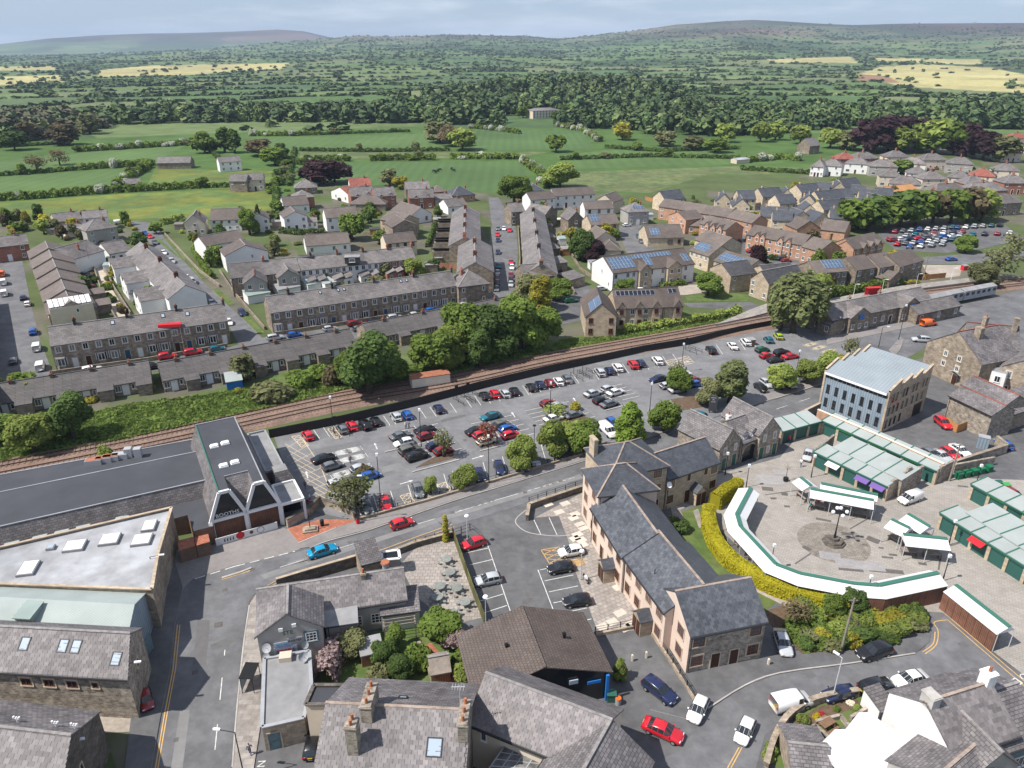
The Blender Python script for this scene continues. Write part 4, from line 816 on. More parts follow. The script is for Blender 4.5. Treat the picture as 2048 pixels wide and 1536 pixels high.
for i in range(nx_):
 for j in range(ny_):
  b=MB();g_=.012;b.slab([L2((i+.04)/nx_,(j+.95)/ny_)-o,L2((i+.96)/nx_,(j+.95)/ny_)-o,L2((i+.96)/nx_,(j+.05)/ny_)-o,L2((i+.04)/nx_,(j+.05)/ny_)-o],.03);b.build('pane','dirty_glass',t)
b=MB()
for i in range(nx_+1):b.bar(L2(i/nx_,0)-o,L2(i/nx_,1)-o,.1,.08)
for j in range(ny_+1):b.bar(L2(0,j/ny_)-o,L2(1,j/ny_)-o,.08,.07)
b.build('glazing_bars','lead',t)
b=MB();[b.poly([Vector((*q[i][:2],0))-o,Vector((*q[(i+1)%4][:2],0))-o,q[(i+1)%4]-o-Vector((0,0,.08)),q[i]-o-Vector((0,0,.08))])for i in range(4)];b.build('wall','render_grey',t)
PK=dict(wall='render_pink',rm='slate_new',fm='frame_brown',sm='frame_stone',dm='door_brown',ridge='ridge_tile',cat='apartments')
D=bld('apartment_range','three-storey hipped end of the pink apartment range beside the main road',(1197,990),(1315,976),7.4,6.6,7.4,2.2,'hip',lf=['PP','PP','PP'],fr=['...','...','...'],ww=.95,**PK)
D=bld('apartment_range','rear hipped block of the apartment range facing the market',(1222,952),(1335,930),7.4,8.0,7.4,2.3,'hip',fr=['..D','..P','..P'],lf=['.','.','.'],ww=.95,**{**PK,'wall':'sandstone'});chimney(D,.02,.75,.6,1.6,1.2,0,'sandstone')
D=bld('apartment_range','upper pink apartment block with long slate slope over the hotel yard',(1185,1015),(1247,1114),5.3,8.2,5.3,2.6,'gable',fr=['PDPP','PPPP'],ww=.9,**PK);slates(D,'f',.5,.36,('slate_na','slate_nb','slate_nc'),nmax=260)
def porch(D,x,label=None,side='f',w=1.9,d=1.5):
 b=MB();b.box(x-w/2,-d,0,x+w/2,-.01,2.2);b.poly([(x-w/2,-d-.004,2.2),(x+w/2,-d-.004,2.2),(x,-d-.004,3.0)]);k=b.build('porch','sandstone',D.root)
 b=MB();b.slab([(x-w/2-.15,0,2.12),(x-w/2-.15,-d-.12,2.12),(x,-d-.12,3.05),(x,0,3.05)],.1);b.slab([(x+w/2+.15,-d-.12,2.12),(x+w/2+.15,0,2.12),(x,0,3.05),(x,-d-.12,3.05)],.1);b.build('porch_roof','slate_new',k)
 for q in(-.45,.45):pr=door_mesh(.75,1.95,'door_brown','sandstone');dd=link('porch_door',pr[0],k,(x+q,-d-.005,0))
porch(D,D.L*.72)
D=bld('apartment_range','lower pink apartment block with slate slope and small porch',(1250,1112),(1332,1224),5.3,8.4,5.3,2.6,'gable',fr=['PPDP','PPPP'],ww=.9,**PK);slates(D,'f',.5,.36,('slate_na','slate_nb','slate_nc'));porch(D,D.L*.66)
b=MB();b.tube((D.L*.5,1.2,6),(D.L*.5,1.2,6.9),.05);b.build('vent_pipe','iron',D.root)
D=bld('apartment_range','front house of the apartment range with pink gable and rubble stone front',(1381,1270),(1533,1240),5.3,7.6,5.3,2.5,'gable',mats=[0,1,1,1],fr=['PDDP','P..P'],lf=['PP','PP'],ww=1.0,**{**PK,'wall':['rubble','render_pink']});slates(D,'f',.5,.36,('slate_na','slate_nb','slate_nc'))
D=bld('apartment_range','sandstone wing with slate roof and twin-door porch facing the market',(1335,957),(1438,922),5.2,6.6,5.2,2.3,'gable',fr=['P.D..P','P.w.wP'],ww=.9,**{**PK,'wall':'sandstone'});porch(D,D.L*.56)
dish(D.root,(.2,-.2,4.2),.45,'lamp_white')
GH=dict(wall='rubble',rm='slate',fm='frame_white',sm='frame_stone',dm='door_green',cat='gatehouse',ridge='ridge_grey',verge=.05)
D=bld('gatehouse','left gable of the stone market gatehouse',(1441,897),(1482,879),4.2,8.5,4.2,2.5,'gablex',fr=['DD','WW'],lf=['.','.'],ww=.6,**GH)
D=bld('gatehouse','right gable of the stone market gatehouse',(1521,869),(1561,856),4.6,8.5,4.6,2.4,'gablex',fr=['DWD','WW'],rt=['.','.'],ww=.6,**GH)
D=bld('gatehouse','middle of the market gatehouse with arched passage and two dormers',(1483,886),(1520,872),3.7,7.0,3.7,2.3,'gable',**GH)
b=MB();n=12;w_=D.L*.36;b.poly([(D.L/2-w_,-.012,0),(D.L/2+w_,-.012,0)]+[(D.L/2+w_*math.cos(math.pi*i/n),-.012,1.6+1.3*math.sin(math.pi*i/n))for i in range(n+1)]);b.build('archway','glass_and_shade',D.root)  # flat near-black sheet paints the shade inside the passage
b=MB();[b.bar((D.L/2+(w_+.12)*math.cos(math.pi*i/n),-.05,1.6+1.42*math.sin(math.pi*i/n)),(D.L/2+(w_+.12)*math.cos(math.pi*(i+1)/n),-.05,1.6+1.42*math.sin(math.pi*(i+1)/n)),.1,.25)for i in range(n)];b.build('arch_stones','sandstone',D.root)
def dormer(D,x,w=1.3,h=1.5,d=2.2,side='f',wall='lead',rm=None,y0=.4,z0=None,fm='frame_white'):
 z0=D.eave+.1 if z0 is None else z0;b=MB();b.box(x-w/2,y0,z0,x+w/2,y0+d,z0+h);b.poly([(x-w/2,y0-.003,z0+h),(x+w/2,y0-.003,z0+h),(x,y0-.003,z0+h+w*.4)]);k=b.build('dormer',wall,D.root)
 b=MB();b.slab([(x-w/2-.12,y0+d,z0+h-.08),(x-w/2-.12,y0-.12,z0+h-.08),(x,y0-.12,z0+h+w*.42),(x,y0+d,z0+h+w*.42)],.07);b.slab([(x+w/2+.12,y0-.12,z0+h-.08),(x+w/2+.12,y0+d,z0+h-.08),(x,y0+d,z0+h+w*.42),(x,y0-.12,z0+h+w*.42)],.07);b.build('dormer_roof',rm or D.rm,k)
 m_=win_mesh(w*.7,h*.7,fm,None,2,1);link('dormer_window',m_[0],k,(x,y0-.006,z0+.25))
 p_=link('dormer_pane',m_[1],k,(x,y0-.006,z0+.25));return k
dormer(D,D.L*.27,1.1,1.1,1.8);dormer(D,D.L*.75,1.1,1.1,1.8);chimney(D,.3,.6,.6,.6,1.0,1,'paint_white')
D=bld('office_building','modern office with blue metal front, stone side and sawtooth metal roof',(1636,816),(1762,866),0,14.0,6.4,.2,'flat',mats=[0,1,1,1],wall=['clad_blue','sandstone'],rm='felt_dark',cat='office')
bpy.data.objects.remove(D.roofo)
ns=4;sd_=D.d/ns
for i in range(ns):
 y0,y1=i*sd_,(i+1)*sd_;z0,z1=7.6,8.9;b=MB()
 b.slab([(.3,y0-(.5 if i==0 else 0),z0-(.15 if i==0 else 0)),(D.L-.3,y0-(.5 if i==0 else 0),z0-(.15 if i==0 else 0)),(D.L-.3,y1,z1),(.3,y1,z1)],.2);b.build('roof_bay','metal_blue',D.root)
 b=MB()
 for x0 in(0,D.L-.3):b.poly([(x0,y0,6.4),(x0,y1,6.4),(x0,y1,z1+.3),(x0,y0,z0+.25)]);b.poly([(x0+.3,y1,6.4),(x0+.3,y0,6.4),(x0+.3,y0,z0+.25),(x0+.3,y1,z1+.3)]);b.poly([(x0,y1,6.4),(x0+.3,y1,6.4),(x0+.3,y1,z1+.3),(x0,y1,z1+.3)])
 b.poly([(D.L-.3,y1-.02,z0),(.3,y1-.02,z0),(.3,y1-.02,z1),(D.L-.3,y1-.02,z1)]);b.build('gable_wall','sandstone',D.root)
 b=MB();[b.bar((x0+.15,y0,z0+.3),(x0+.15,y1,z1+.35),.4,.1)for x0 in(0,D.L-.3)];b.build('coping','sandstone',D.root)
b=MB();b.box(.3,-.6,7.1,D.L-.3,-.1,7.45);b.build('eaves_soffit','paint_white',D.root)
b=MB();b.box(.3,-.05,6.35,D.L-.3,-.02,7.1);b.build('clerestory_glass','glass_and_shade',D.root)
b=MB();[b.box(.3+(D.L-.6)*i/14-.04,-.12,6.35,.3+(D.L-.6)*i/14+.04,-.05,7.1)for i in range(15)];b.build('clerestory_bars','lead',D.root)
for x0 in(-.02,D.L-.33):b=MB();b.box(x0,-.12,0,x0+.35,.02,7.6);b.build('pier','sandstone',D.root)
m_=win_mesh(.62,1.55,'frame_dark',None,1,2)
for zz in(3.6,1.0):
 for i in range(7):a=link('window',m_[0],D.root,(D.L*(.1+.8*i/6),-.01,zz));link('pane',m_[1],a)
m2=win_mesh(1.0,1.9,'frame_stone',None,1,1)
for zz,xs in((5.3,(.1,.18,.34,.42,.58,.66,.82,.9)),(2.9,(.06,.16,.26,.38,.48,.62,.74,.86)),(.5,(.06,.16,.26,.38))):
 for x in xs:a=link('window',m2[0],D.root,(D.L+.01,D.d*x,zz),math.pi/2);link('pane',m2[1],a)
b=MB();b.box(D.L+.01,D.d*.72,.1,D.L+.06,D.d*.92,2.4);b.build('garage_door','frame_dark',D.root)
HW=dict(wall='stone',rm='slate',fm='frame_white',sm='frame_stone',cat='building',ridge='tile_red')
D=bld('victorian_hotel','tall Victorian stone building with steep gables and big chimneys',(1853,690),(1962,735),5.4,10,6.2,4.2,'gablex',fr=['..D.','.WW.','.WW.'],rt=['...','.WW','...'],ch=((.62,.35,1.3,1.0,2.0,0,'stone'),(.35,.9,.8,.8,2.6,1,'stone')),ww=.8,**HW)
dormer(D,D.L*.5,.2,.2,.2)
D=bld('victorian_hotel','rear slate range of the Victorian building with octagonal chimney',(1935,690),(2040,700),6,8,6,3.4,'gable',fr=['...','.W.'],ch=((.9,.4,.8,.8,2.8,0,'stone'),),**HW)
D=bld('victorian_hotel','right-hand stone wing with white-framed windows at the picture edge',(2003,735),(2110,760),5.5,8,5.8,2.8,'gablex',fr=['W.W','W.W'],lf=['.W','.W'],**HW)
D=bld('white_annexe','white-painted annexe between the stone wings at right',(1983,745),(2012,752),4.8,4,4.8,.3,'flat','paint_white','felt_grey',fr=['W','W'],cat='annexe')
D=bld('stone_outbuilding','low rubble outbuilding with weathered twin slate roofs beside the office',(1900,790),(1985,830),4.6,5.2,4.6,1.2,'gable','rubble','slate',cat='outbuilding',ridge='tile_red')
D=bld('stone_outbuilding','second weathered slate roof behind the rubble outbuilding',(1925,768),(2015,808),4.6,4.6,4.6,1.2,'gable','rubble','slate',cat='outbuilding',ridge='tile_red')
D=bld('stone_shed','long low stone shed in shade at the right edge',(2005,835),(2110,800),3.2,5,3.2,1.0,'mono','stone','slate',cat='shed')
t=thing('fire_stair','dark metal fire stair against the Victorian stone wall','stair',(*G(1905,742,2.5)[:2],0));o=Vector(t.location)
p,q=G(1905,742,3.4)-o,G(1928,762,.8)-o
for i in range(12):k=p.lerp(q,i/11);b=MB();b.box(-.5,-.15,0,.5,.15,.05);b.build('tread','steel',t,k,R(-35))
b=MB();b.bar(p,q,.06,.25);b.bar(p+Vector((0,0,1)),q+Vector((0,0,1)),.05,.05);b.build('stringer','iron',t)
D=bld('white_inn','white-painted inn with slate roof and white chimney at bottom right',(1852,1405),(1979,1365),0,7.2,5,2.4,'gable','paint_white','slate',mode='r',fr=['.W.W'],ch=((.06,.5,.9,1.3,1.0,0,'concrete'),(.97,.52,1.0,1.0,1.4,1,'paint_white')),cat='inn',ridge='ridge_tile');slates(D,'f',.5,.36)
D=bld('white_inn','steep cross roof of the white inn with pale blue bargeboards',(1908,1409),(2004,1505),0,5.0,4.4,2.2,'gable','render_grey','slate',mode='r',cat='inn')
D=bld('white_inn','front range of the white inn with tan ridge at the bottom edge',(1872,1556),(1953,1487),0,7.4,3.8,2.0,'gable','render_grey','slate',mode='r',cat='inn',ridge='ridge_tile')
D=bld('white_inn','side roof of the white inn in the bottom right corner',(2010,1500),(2100,1470),4,8,4,2.2,'gable','door_teal','slate',fr=['S'],cat='inn')
D=bld('slate_lean_to','small slate lean-to with white wall beside the picket fence',(1760,1420),(1789,1410),1.6,2.2,1.6,.6,'mono','paint_white','slate',cat='outhouse')
t,o=flat_block('white_canopy','large white marquee canopy over the inn beer garden',[(1717,1425),(1737,1425),(1772,1450),(1855,1498),(1796,1560),(1690,1560),(1640,1488),(1669,1459),(1690,1459)],2.8,'canvas','canvas',cat='canopy',z0=2.5,par=.05)
for a_,c_ in(((1700,1440),(1640,1560)),((1740,1432),(1700,1560)),((1790,1460),(1750,1560)),((1669,1459),(1840,1510))):b=MB();b.bar(G(*a_,2.83)-o,G(*c_,2.83)-o,.07,.05);b.build('seam','lead',t)
D=bld('slate_shed','small slate-roofed shed at the bottom edge beside the beer garden',(1578,1486),(1656,1494),0,6.5,1.6,1.4,'gable','stone','slate',mode='r',cat='shed')
# ================================================================ market: lock-up shops, stalls, furniture
def lockups(label,A,B,zr,n,depth,eave,rise,group,short=0.,roofm='panel_green',side_walls=True,awn={},wm='sandstone',trim='trim_green'):
 a0,b0=G(*A,zr),G(*B,zr);dv=(b0-a0);L=dv.length/n;u=dv.normalized();ang=math.atan2(u.y,u.x)
 for i in range(n):
  p=a0+u*(L*i);t=thing('lockup_shop',f'{ordn(i)} green-shuttered lock-up shop from the left in {label}','shop',(p.x,p.y,0),ang,group);e=eave
  b=MB();b.box(.02,.15,0,L-.02,depth,e-.02);b.build('wall',wm,t)
  pw=.34
  for x0 in((0,L-pw)if i==n-1 else(0,)):b=MB();b.box(x0,-.12,0,x0+pw*1.3,.2,e-.05);b.build('pillar','sandstone',t)
  b=MB();b.box(pw*1.3+.02,.02,.02,L-.02-(pw if i==n-1 else 0),.16,e-.4);b.build('shutter','shutter',t)
  b=MB();b.box(.0,-.22,e-.38,L,-.12,e-.02);b.build('fascia',trim if i%2 else 'trim_green',t)
  b=MB();b.slab([(.02,-.3,e),(L-.02,-.3,e),(L-.02,depth,e+rise),(.02,depth,e+rise)],.1);r_=b.build('roof',roofm,t)
  b=MB();b.bar((.0,-.3,e+.05),(.0,depth,e+rise+.05),.16,.1);b.bar((0,-.32,e-.02),(L,-.32,e-.02),.12,.16);b.build('roof_trim','trim_green',r_)
  if i in awn:b=MB();b.slab([(.2,-1.1,e-.75),(L-.2,-1.1,e-.75),(L-.2,-.15,e-.35),(.2,-.15,e-.35)],.05);b.build('awning',awn[i],t)
 return a0,b0,u,ang
GL='green-roofed lock-up shops round the market square'
lockups('the back row below the office',(1645,840),(1875,941),2.5,7,3.2,2.5,.55,GL,trim='trim_green2')
lockups('the short row beside the gatehouse',(1563,862),(1642,841),2.5,3,3.2,2.5,.55,GL)
lockups('the island row facing the square',(1629,902),(1777,972),2.6,5,3.0,2.6,.35,GL,awn={1:'paint_white',3:'purple',4:'purple'})
lockups('the lower row at right',(1882,1024),(2090,1154),2.6,6,3.0,2.6,.35,GL,awn={2:'red_sign'})
lockups('the upper row at right',(1944,967),(2085,1044),2.6,4,3.0,2.6,.45,GL,trim='trim_green2')
for lab,A,B,n,wall in(('rear roof of the island shops with pale green sheets',(1667,892),(1806,958),4,'rubble'),('rear roof of the lower right shops with pale green sheets',(1934,1022),(2120,1140),5,'brick_brown')):
 D=bld('market_store',lab,A,B,3.2,4.4,3.0,.5,'mono',wall,'panel_green',cat='store',over=.2,verge=0,gut=False)
 for i in range(1,n):b=MB();x=D.L*i/n;b.bar((x,-.2,3.1),(x,D.d,3.62),.16,.08);b.build('roof_rib','trim_green',D.roofo)
wl=wall_thing('end_wall','stone gable wall with peaked parapet closing the island shops',[(1776,996),(1838,965)],3.0,.35,'rubble');
k=G(1838,965)-G(1776,996);m_=k/2;b=MB();a_=math.atan2(k.y,k.x);b.prism([(-1.1,-.17),(1.1,-.17),(1.1,.17),(-1.1,.17)],2.98,3.5);b.prism([(-.5,-.17),(.5,-.17),(.5,.17),(-.5,.17)],3.5,3.95);b.build('pediment','rubble',wl,m_,a_)
wall_thing('end_wall','short stone end wall of the back row of shops',[(1872,966),(1900,952)],2.9,.35,'rubble');wall_thing('end_wall','stone end wall of the island shops beside the parked silver car',[(1628,928),(1662,900)],2.9,.35,'rubble')
wall_thing('boundary_wall','pink-coped brick wall behind the back row of lock-up shops',[(1636,819),(1762,872),(1888,928)],3.0,.3,'brick_pink',cop='paint_cream',zr=3.0)
wall_thing('boundary_wall','stone wall between the gatehouse and the main road',[(1555,868),(1600,850),(1636,832)],2.6,.35,'stone_dark',cop='sandstone')
wall_thing('boundary_wall','rubble stone wall of the raised bed beside the red and white parked cars',[(1908,938),(2010,905),(1990,888)],1.5,.4,'rubble',cop='stone')
wall_thing('boundary_wall','stone wall behind the green wheelie bins',[(1905,945),(1985,930)],1.5,.35,'rubble')
mat('stall_sheet',(.6,.615,.61),.6,'wave',.02,.5,bw=2.0,bump=.3,big=.04)
def canopy(name,label,pts,wi,wo,zr=3.1,ze=2.45,back=None,group='white market stall canopies',closed=True,px=True):
 """double-pitched canopy along a ridge polyline; wo is the side right of travel (outer), wi left."""
 Pw=[G(p[0],p[1],zr)if px else Vector(p)for p in pts];o=Pw[0].copy();o.z=0;t=thing(name,label,'market stall',o,0,group);Pw=[Vector((p.x,p.y,0))-o for p in Pw]
 L_=offs(Pw,wi);R__=offs(Pw,-wo);
 for i in range(len(Pw)-1):
  a,c=Pw[i],Pw[i+1]
  b=MB();b.slab([(*R__[i][:2],ze),(*R__[i+1][:2],ze),(*c[:2],zr),(*a[:2],zr)],.04);b.build('roof_sheet','stall_sheet',t)
  b=MB();b.slab([(*L_[i+1][:2],ze),(*L_[i][:2],ze),(*a[:2],zr),(*c[:2],zr)],.04);b.build('roof_sheet','stall_sheet',t)
  b=MB();b.bar((*a[:2],zr+.03),(*c[:2],zr+.03),.55,.05);b.build('ridge_strip','trim_green',t)
  n=max(1,int((c-a).length/2.6))
  for k in range(n+1):
   if k==n and i<len(Pw)-2:continue
   for s_ in(L_,R__):q=s_[i].lerp(s_[i+1],k/n);q=q.lerp(a.lerp(c,k/n),.12);b=MB();b.tube((q.x,q.y,0),(q.x,q.y,ze),.045,n=6);b.build('post','galv',t)
  for k in range(n):
   q=a.lerp(c,(k+.5)/n);d_=(c-a).normalized();b=MB();m4=Matrix.Translation((q.x,q.y,0))@Matrix.Rotation(math.atan2(d_.y,d_.x),4,'Z');b.box(-1.05,-.5,.75,1.05,.5,.82,0,m4);[b.box(x-.04,-.4,0,x+.04,.4,.75,0,m4)for x in(-.9,.9)];b.build('trestle_table','wood_grey',t)
  if back and i in back:
   q0,q1=R__[i].lerp(a,.06),R__[i+1].lerp(c,.06);n2=max(2,int((q1-q0).length/.9))
   for k in range(n2):s0,s1=q0 .lerp(q1,(k+.02)/n2),q0 .lerp(q1,(k+.98)/n2);b=MB();b.bar((s0 .x,s0 .y,1.15),(s1 .x,s1 .y,1.15),.06,2.3);b.build('back_board','stain_brown',t)
 for e,nxt in((0,1),(len(Pw)-1,len(Pw)-2)):
  b=MB();b.poly([(*L_[e][:2],ze),(*R__[e][:2],ze),(*Pw[e][:2],zr-.02)]);b.build('end_gable','stall_sheet',t)
 return t
SG='white market stall canopies'
cur=[(1502,975),(1474,1028),(1481,1052),(1552,1128),(1600,1146),(1706,1166),(1757,1170),(1877,1145)]
t=canopy('market_stall','long curved white market canopy bending along the yellow hedge',cur,1.3,1.7,back={5,6})
PC=[G(p[0],p[1],0)for p in[(1575,1168),(1690,1200)]]
gm=['flower_red','paint_white','purple','orange_cloth','iron'];mat('orange_cloth',(.6,.12,.02),.9,'flat');mat('pink_cloth',(.6,.2,.25),.9,'flat');
for i in range(22):
 q=PC[0].lerp(PC[1],i/21);b=MB();h_=random.uniform(.5,.8);b.prism([(-.3,-.07),(.3,-.07),(.34,.07),(-.34,.07)],1.3,1.3+h_);b.tube((0,0,1.3+h_),(0,0,1.42+h_),.06,.02,5);g_=b.build('hanging_garment',random.choice(['orange_cloth','flower_red','iron','pink_cloth','blue_cloth','paint_cream']),None,(q.x,q.y,0),math.atan2(PC[1].y-PC[0].y,PC[1].x-PC[0].x));tag(g_,'garment hanging on the rail of the curved market canopy','garment','garments hung along the curved stall')
for lab,P_,wi,wo,bk_ in(('small square white market stall nearest the lock-up shops',[(1601,954),(1622,971)],1.4,1.4,None),('long front white canopy of the central double stall',[(1621,977),(1748,1000)],.9,1.5,None),('long rear white canopy of the central double stall',[(1642,966),(1756,989)],1.1,.9,None),('left short white stall of the right-hand cluster',[(1783,1038),(1820,1056)],1.2,1.7,None),('rear short white stall of the right-hand cluster',[(1816,1027),(1860,1053)],1.2,1.7,None),('front white stall of the right-hand cluster',[(1806,1068),(1895,1077)],.9,1.7,None),('straight white stall with brown boarded back at the lower right corner',[(1911,1169),(2020,1254)],1.0,1.6,{0})):
 canopy('market_stall',lab,P_,wi,wo,back=bk_)
cc=G(1667,1085);n=28
sheet('paved_circle',[(cc.x+4.6*math.cos(2*math.pi*i/n),cc.y+4.6*math.sin(2*math.pi*i/n))for i in range(n)],.024,'setts_dark',px=False)
for px,py,w_,h_,mt,rz in((1535,978,1.6,1.0,'paver_dark',.3),(1569,988,.9,.9,'paver_dark',.2),(1547,997,.9,.5,'paver_dark',.5),(1574,1013,.8,.5,'paver_dark',.3),(1647,1040,2.0,.5,'paver_dark',.1),(1660,1042,2.2,.4,'paver_grey',.1),(1695,1068,1.6,.6,'paver_dark',.4),(1700,1075,1.2,.5,'paver_dark',.2),(1746,1080,1.6,1.1,'paver_dark',-.3),(1614,1097,1.1,.7,'paver_dark',-.4),(1730,1090,.7,.4,'paver_dark',.2),(1762,1096,.6,.35,'paver_dark',.2),(1702,1140,3.0,.5,'paver_dark',.3),(1772,1142,4.2,.8,'paver_dark',.3),(1690,1125,2.4,1.6,'paver_grey',.3),(1735,1132,4.0,1.8,'paver_grey',.3),(1540,960,4,2.5,'paver_grey',.3),(1560,945,2,1.2,'paver_grey',.3),(1775,1115,1.4,.4,'paver_dark',.3),(1786,1110,1.0,.4,'paver_dark',.3),(1660,1112,2.6,1.6,'paver_grey',.2),(1510,960,1.6,.5,'paver_grey',.2),(1845,1128,1,.5,'paver_dark',.2),(1900,975,1.8,.6,'paver_grey',.2),(1926,973,1.4,.4,'paver_dark',.2)):
 p=G(px,py);b=MB();_sz=.025+.0011*(px%23);b.box(-w_/2,-h_/2,.0,w_/2,h_/2,_sz);b.build('paving_slab',mt,market,(p.x,p.y,0),rz-.45)
lines('drain_channel',[[(1530,990),(1600,980)],[(1590,1128),(1640,1095)],[(1700,1058),(1740,1035)],[(1877,1140),(1882,1108)],[(1900,1092),(1925,1084)]],.22,'paver_dark',.0235,market)
pal_slab=[(1096,1009),(1130,1007),(1118,1024),(1150,1028),(1147,1036),(1160,1049),(1166,1056),(1155,1069),(1162,1080),(1150,1077),(1206,1253),(1224,1244),(1240,1226),(1237,1174),(1263,1248),(1252,1256),(1165,1090)]
for px,py in pal_slab:
 p=G(px,py);b=MB();b.box(-.7,-.5,.02,.7,.5,.03);b.build('pale_slab','paver_pale',hotel,(p.x,p.y,0),R(30))
t=thing('market_lamp','five-globed cast iron lamp standard on stepped octagonal base in the square','lamp',(cc.x,cc.y,.02))
b=MB()
for r_,z0,z1 in((1.5,0,.22),(1.2,.22,.5),(.6,.5,.8)):b.prism([(r_*math.cos(math.pi/8+math.pi*i/4),r_*math.sin(math.pi/8+math.pi*i/4))for i in range(8)],z0,z1)
b.build('plinth','stone_dark',t)
b=MB();b.tube((0,0,.8),(0,0,2),.16,.1,8);b.tube((0,0,2),(0,0,5.2),.08,.06,8);[b.tube((0,0,4.5),(.9*math.cos(a_),.9*math.sin(a_),4.6),.035,n=5)for a_ in[math.pi/2*i for i in range(4)]];b.build('post','iron',t)
def globe():
 if 'globe' not in _wc:
  b=MB()
  for j in range(5):
   for i in range(8):
    f_=lambda I,J:(.26*math.sin(math.pi*J/5)*math.cos(math.pi*I/4),.26*math.sin(math.pi*J/5)*math.sin(math.pi*I/4),-.26*math.cos(math.pi*J/5));b.poly([f_(i,j),f_(i+1,j),f_(i+1,j+1),f_(i,j+1)])
  _wc['globe']=b.mesh('globe','lamp_white',True)
 return _wc['globe']
for x,y,z_ in((.9,0,4.85),(-.9,0,4.85),(0,.9,4.85),(0,-.9,4.85),(0,0,5.45)):link('globe',globe(),t,(x,y,z_))
# ================================================================ the town beyond the railway
def terrace(n,row,A,B,zr=5.4,depth=8.,eave=5.4,rise=2.6,hipl=False,group=None,wall='stone_far',rm='slate_far',frs=(['BD','WW'],['DB','WW']),name='terraced_house',chim=True,mode='e',out=None,step=0.,walls=None,lf=None,rt=None,chm='stone_dark',dms=('door_white','door_brown','door_blue'),fm='frame_white',sm='frame_stone',bk=None,order='left',chn=3,**kw):
 z=zr if mode=='e' else eave+rise;a,b_=G(*A,z),G(*B,z);u=(b_-a).normalized();nn=Vector((-u.y,u.x,0))
 if mode=='r':a=a-nn*depth/2;b_=b_-nn*depth/2
 out_=[]
 for i in range(n):
  p,q=a.lerp(b_,i/n),a.lerp(b_,(i+1)/n);wl_=(walls[i%len(walls)]if walls else wall)
  D=bld(name,f'{ordn(i)} house from the {order} in {row}',(p.x,p.y),(q.x,q.y),0,depth,eave+step*i,rise,'gable',wl_,rm,fr=frs[i%len(frs)]if frs else(),lf=(lf or())if i==0 else(),rt=(rt or())if i==n-1 else(),bk=bk or(),fm=fm,sm=sm,dm=dms[i%len(dms)],ch=(((1.0 if i%2==0 else .0),.5,.5,1.0,1.0,chn,chm),)if chim else(),world=True,group=group,verge=0.0 if 0<i<n-1 else .03,gut=False,**kw)
  if out:
   w_,d_,h_,rs_,side=out[:5];x0=(.0 if i%2 else D.L-w_);y0,y1=(-d_,0.)if side=='f' else(D.d,D.d+d_)
   b=MB();b.prism([(x0,y0),(x0+w_,y0),(x0+w_,y1),(x0,y1)],0,h_);b.build('rear_extension',wl_,D.root)
   b=MB();zz=h_+.02
   if len(out)>5:xm=x0+w_/2;ye=y1+2.6;b.slab([(x0-.15,ye,zz),(x0-.15,y0-.15,zz),(xm,y0-.15,zz+rs_),(xm,ye,zz+rs_)],.1);b.slab([(x0+w_+.15,y0-.15,zz),(x0+w_+.15,ye,zz),(xm,ye,zz+rs_),(xm,y0-.15,zz+rs_)],.1);g_=MB();g_.poly([(x0,y0-.003,h_),(x0+w_,y0-.003,h_),(xm,y0-.003,zz+rs_-.12)]);g_.build('extension_gable',wl_,D.root)
   else:b.slab([(x0-.1,y0-.15,zz),(x0+w_+.05,y0-.15,zz+rs_),(x0+w_+.05,y1,zz+rs_),(x0-.1,y1,zz)],.1)
   b.build('extension_roof',rm,D.root)
   m_=win_mesh(.8,1.1,fm,None,2,1);k=link('window',m_[0],D.root,(x0+w_/2,y0-.004,1.0)if side=='f' else(x0+w_/2,y1+.004,1.0),0 if side=='f' else math.pi);link('pane',m_[1],k)
  out_.append(D)
 return out_
TG='terraced houses beyond the railway'
r1=terrace(7,'the stone terrace facing the lane at far left',(100,691),(455,640),group=TG,lf=['.','.'],rt=['w','.'])
rooflight(r1[2],2,3);rooflight(r1[4],2,3);rooflight(r1[5],2,2.6)
sc=thing('scaffold','red-topped scaffold tower against the stone terrace','scaffold',(*G(352,700)[:2],0))
for x in(-2,0,2):
 for y in(-1.1,0):b=MB();b.tube((x,y,0),(x,y,6.3),.05,n=5);b.build('pole','galv',sc)
for z_ in(2,4,5.6):b=MB();b.box(-2.2,-1.2,z_,2.2,.1,z_+.08);b.build('platform','wood_grey',sc)
b=MB();b.box(-2.3,-1.3,6.2,2.3,.1,6.3);b.build('sheeting','red_sign',sc);b=MB();b.box(-2.3,-1.3,5.7,2.3,-1.24,6.2);b.build('guard_board','red_sign',sc);sc.rotation_euler[2]=R(10)
r2=terrace(9,'the long stone terrace above the bungalows',(541,625),(915,570),group=TG,lf=['..','..'])
for i,x in((2,2),(3,1.2),(3,2.6),(6,1.5),(6,3)):rooflight(r2[i],x,3.2,.6,.9)
bld('corner_house','stone corner house at the street end of the long terrace',(917,573),(977,566),5.6,9,5.6,2.6,'hip','stone_far','slate_far',fr=['W.w','w.w'],rt=['WW','WW'],ch=((.3,.5,.6,1.2,1.2,3,'brick_red'),),sm='frame_stone')
terrace(6,'the white-backed upper terrace',(600,540),(758,524),5.2,7.4,5.2,2.5,group=TG,wall='render_white',frs=(['w.','WW'],),out=(2.6,4.2,2.6,.9,'f'),chm='brick_red',sm=None,walls=['render_white','render_white','render_grey','render_white'])
r3=terrace(3,'the red brick end of the upper terrace',(758,524),(831,516),5.2,7.4,5.2,2.5,group=TG,wall='brick_red',frs=(['w.','WW'],),out=(2.4,3.6,2.5,.9,'f'),chm='brick_red',sm=None)
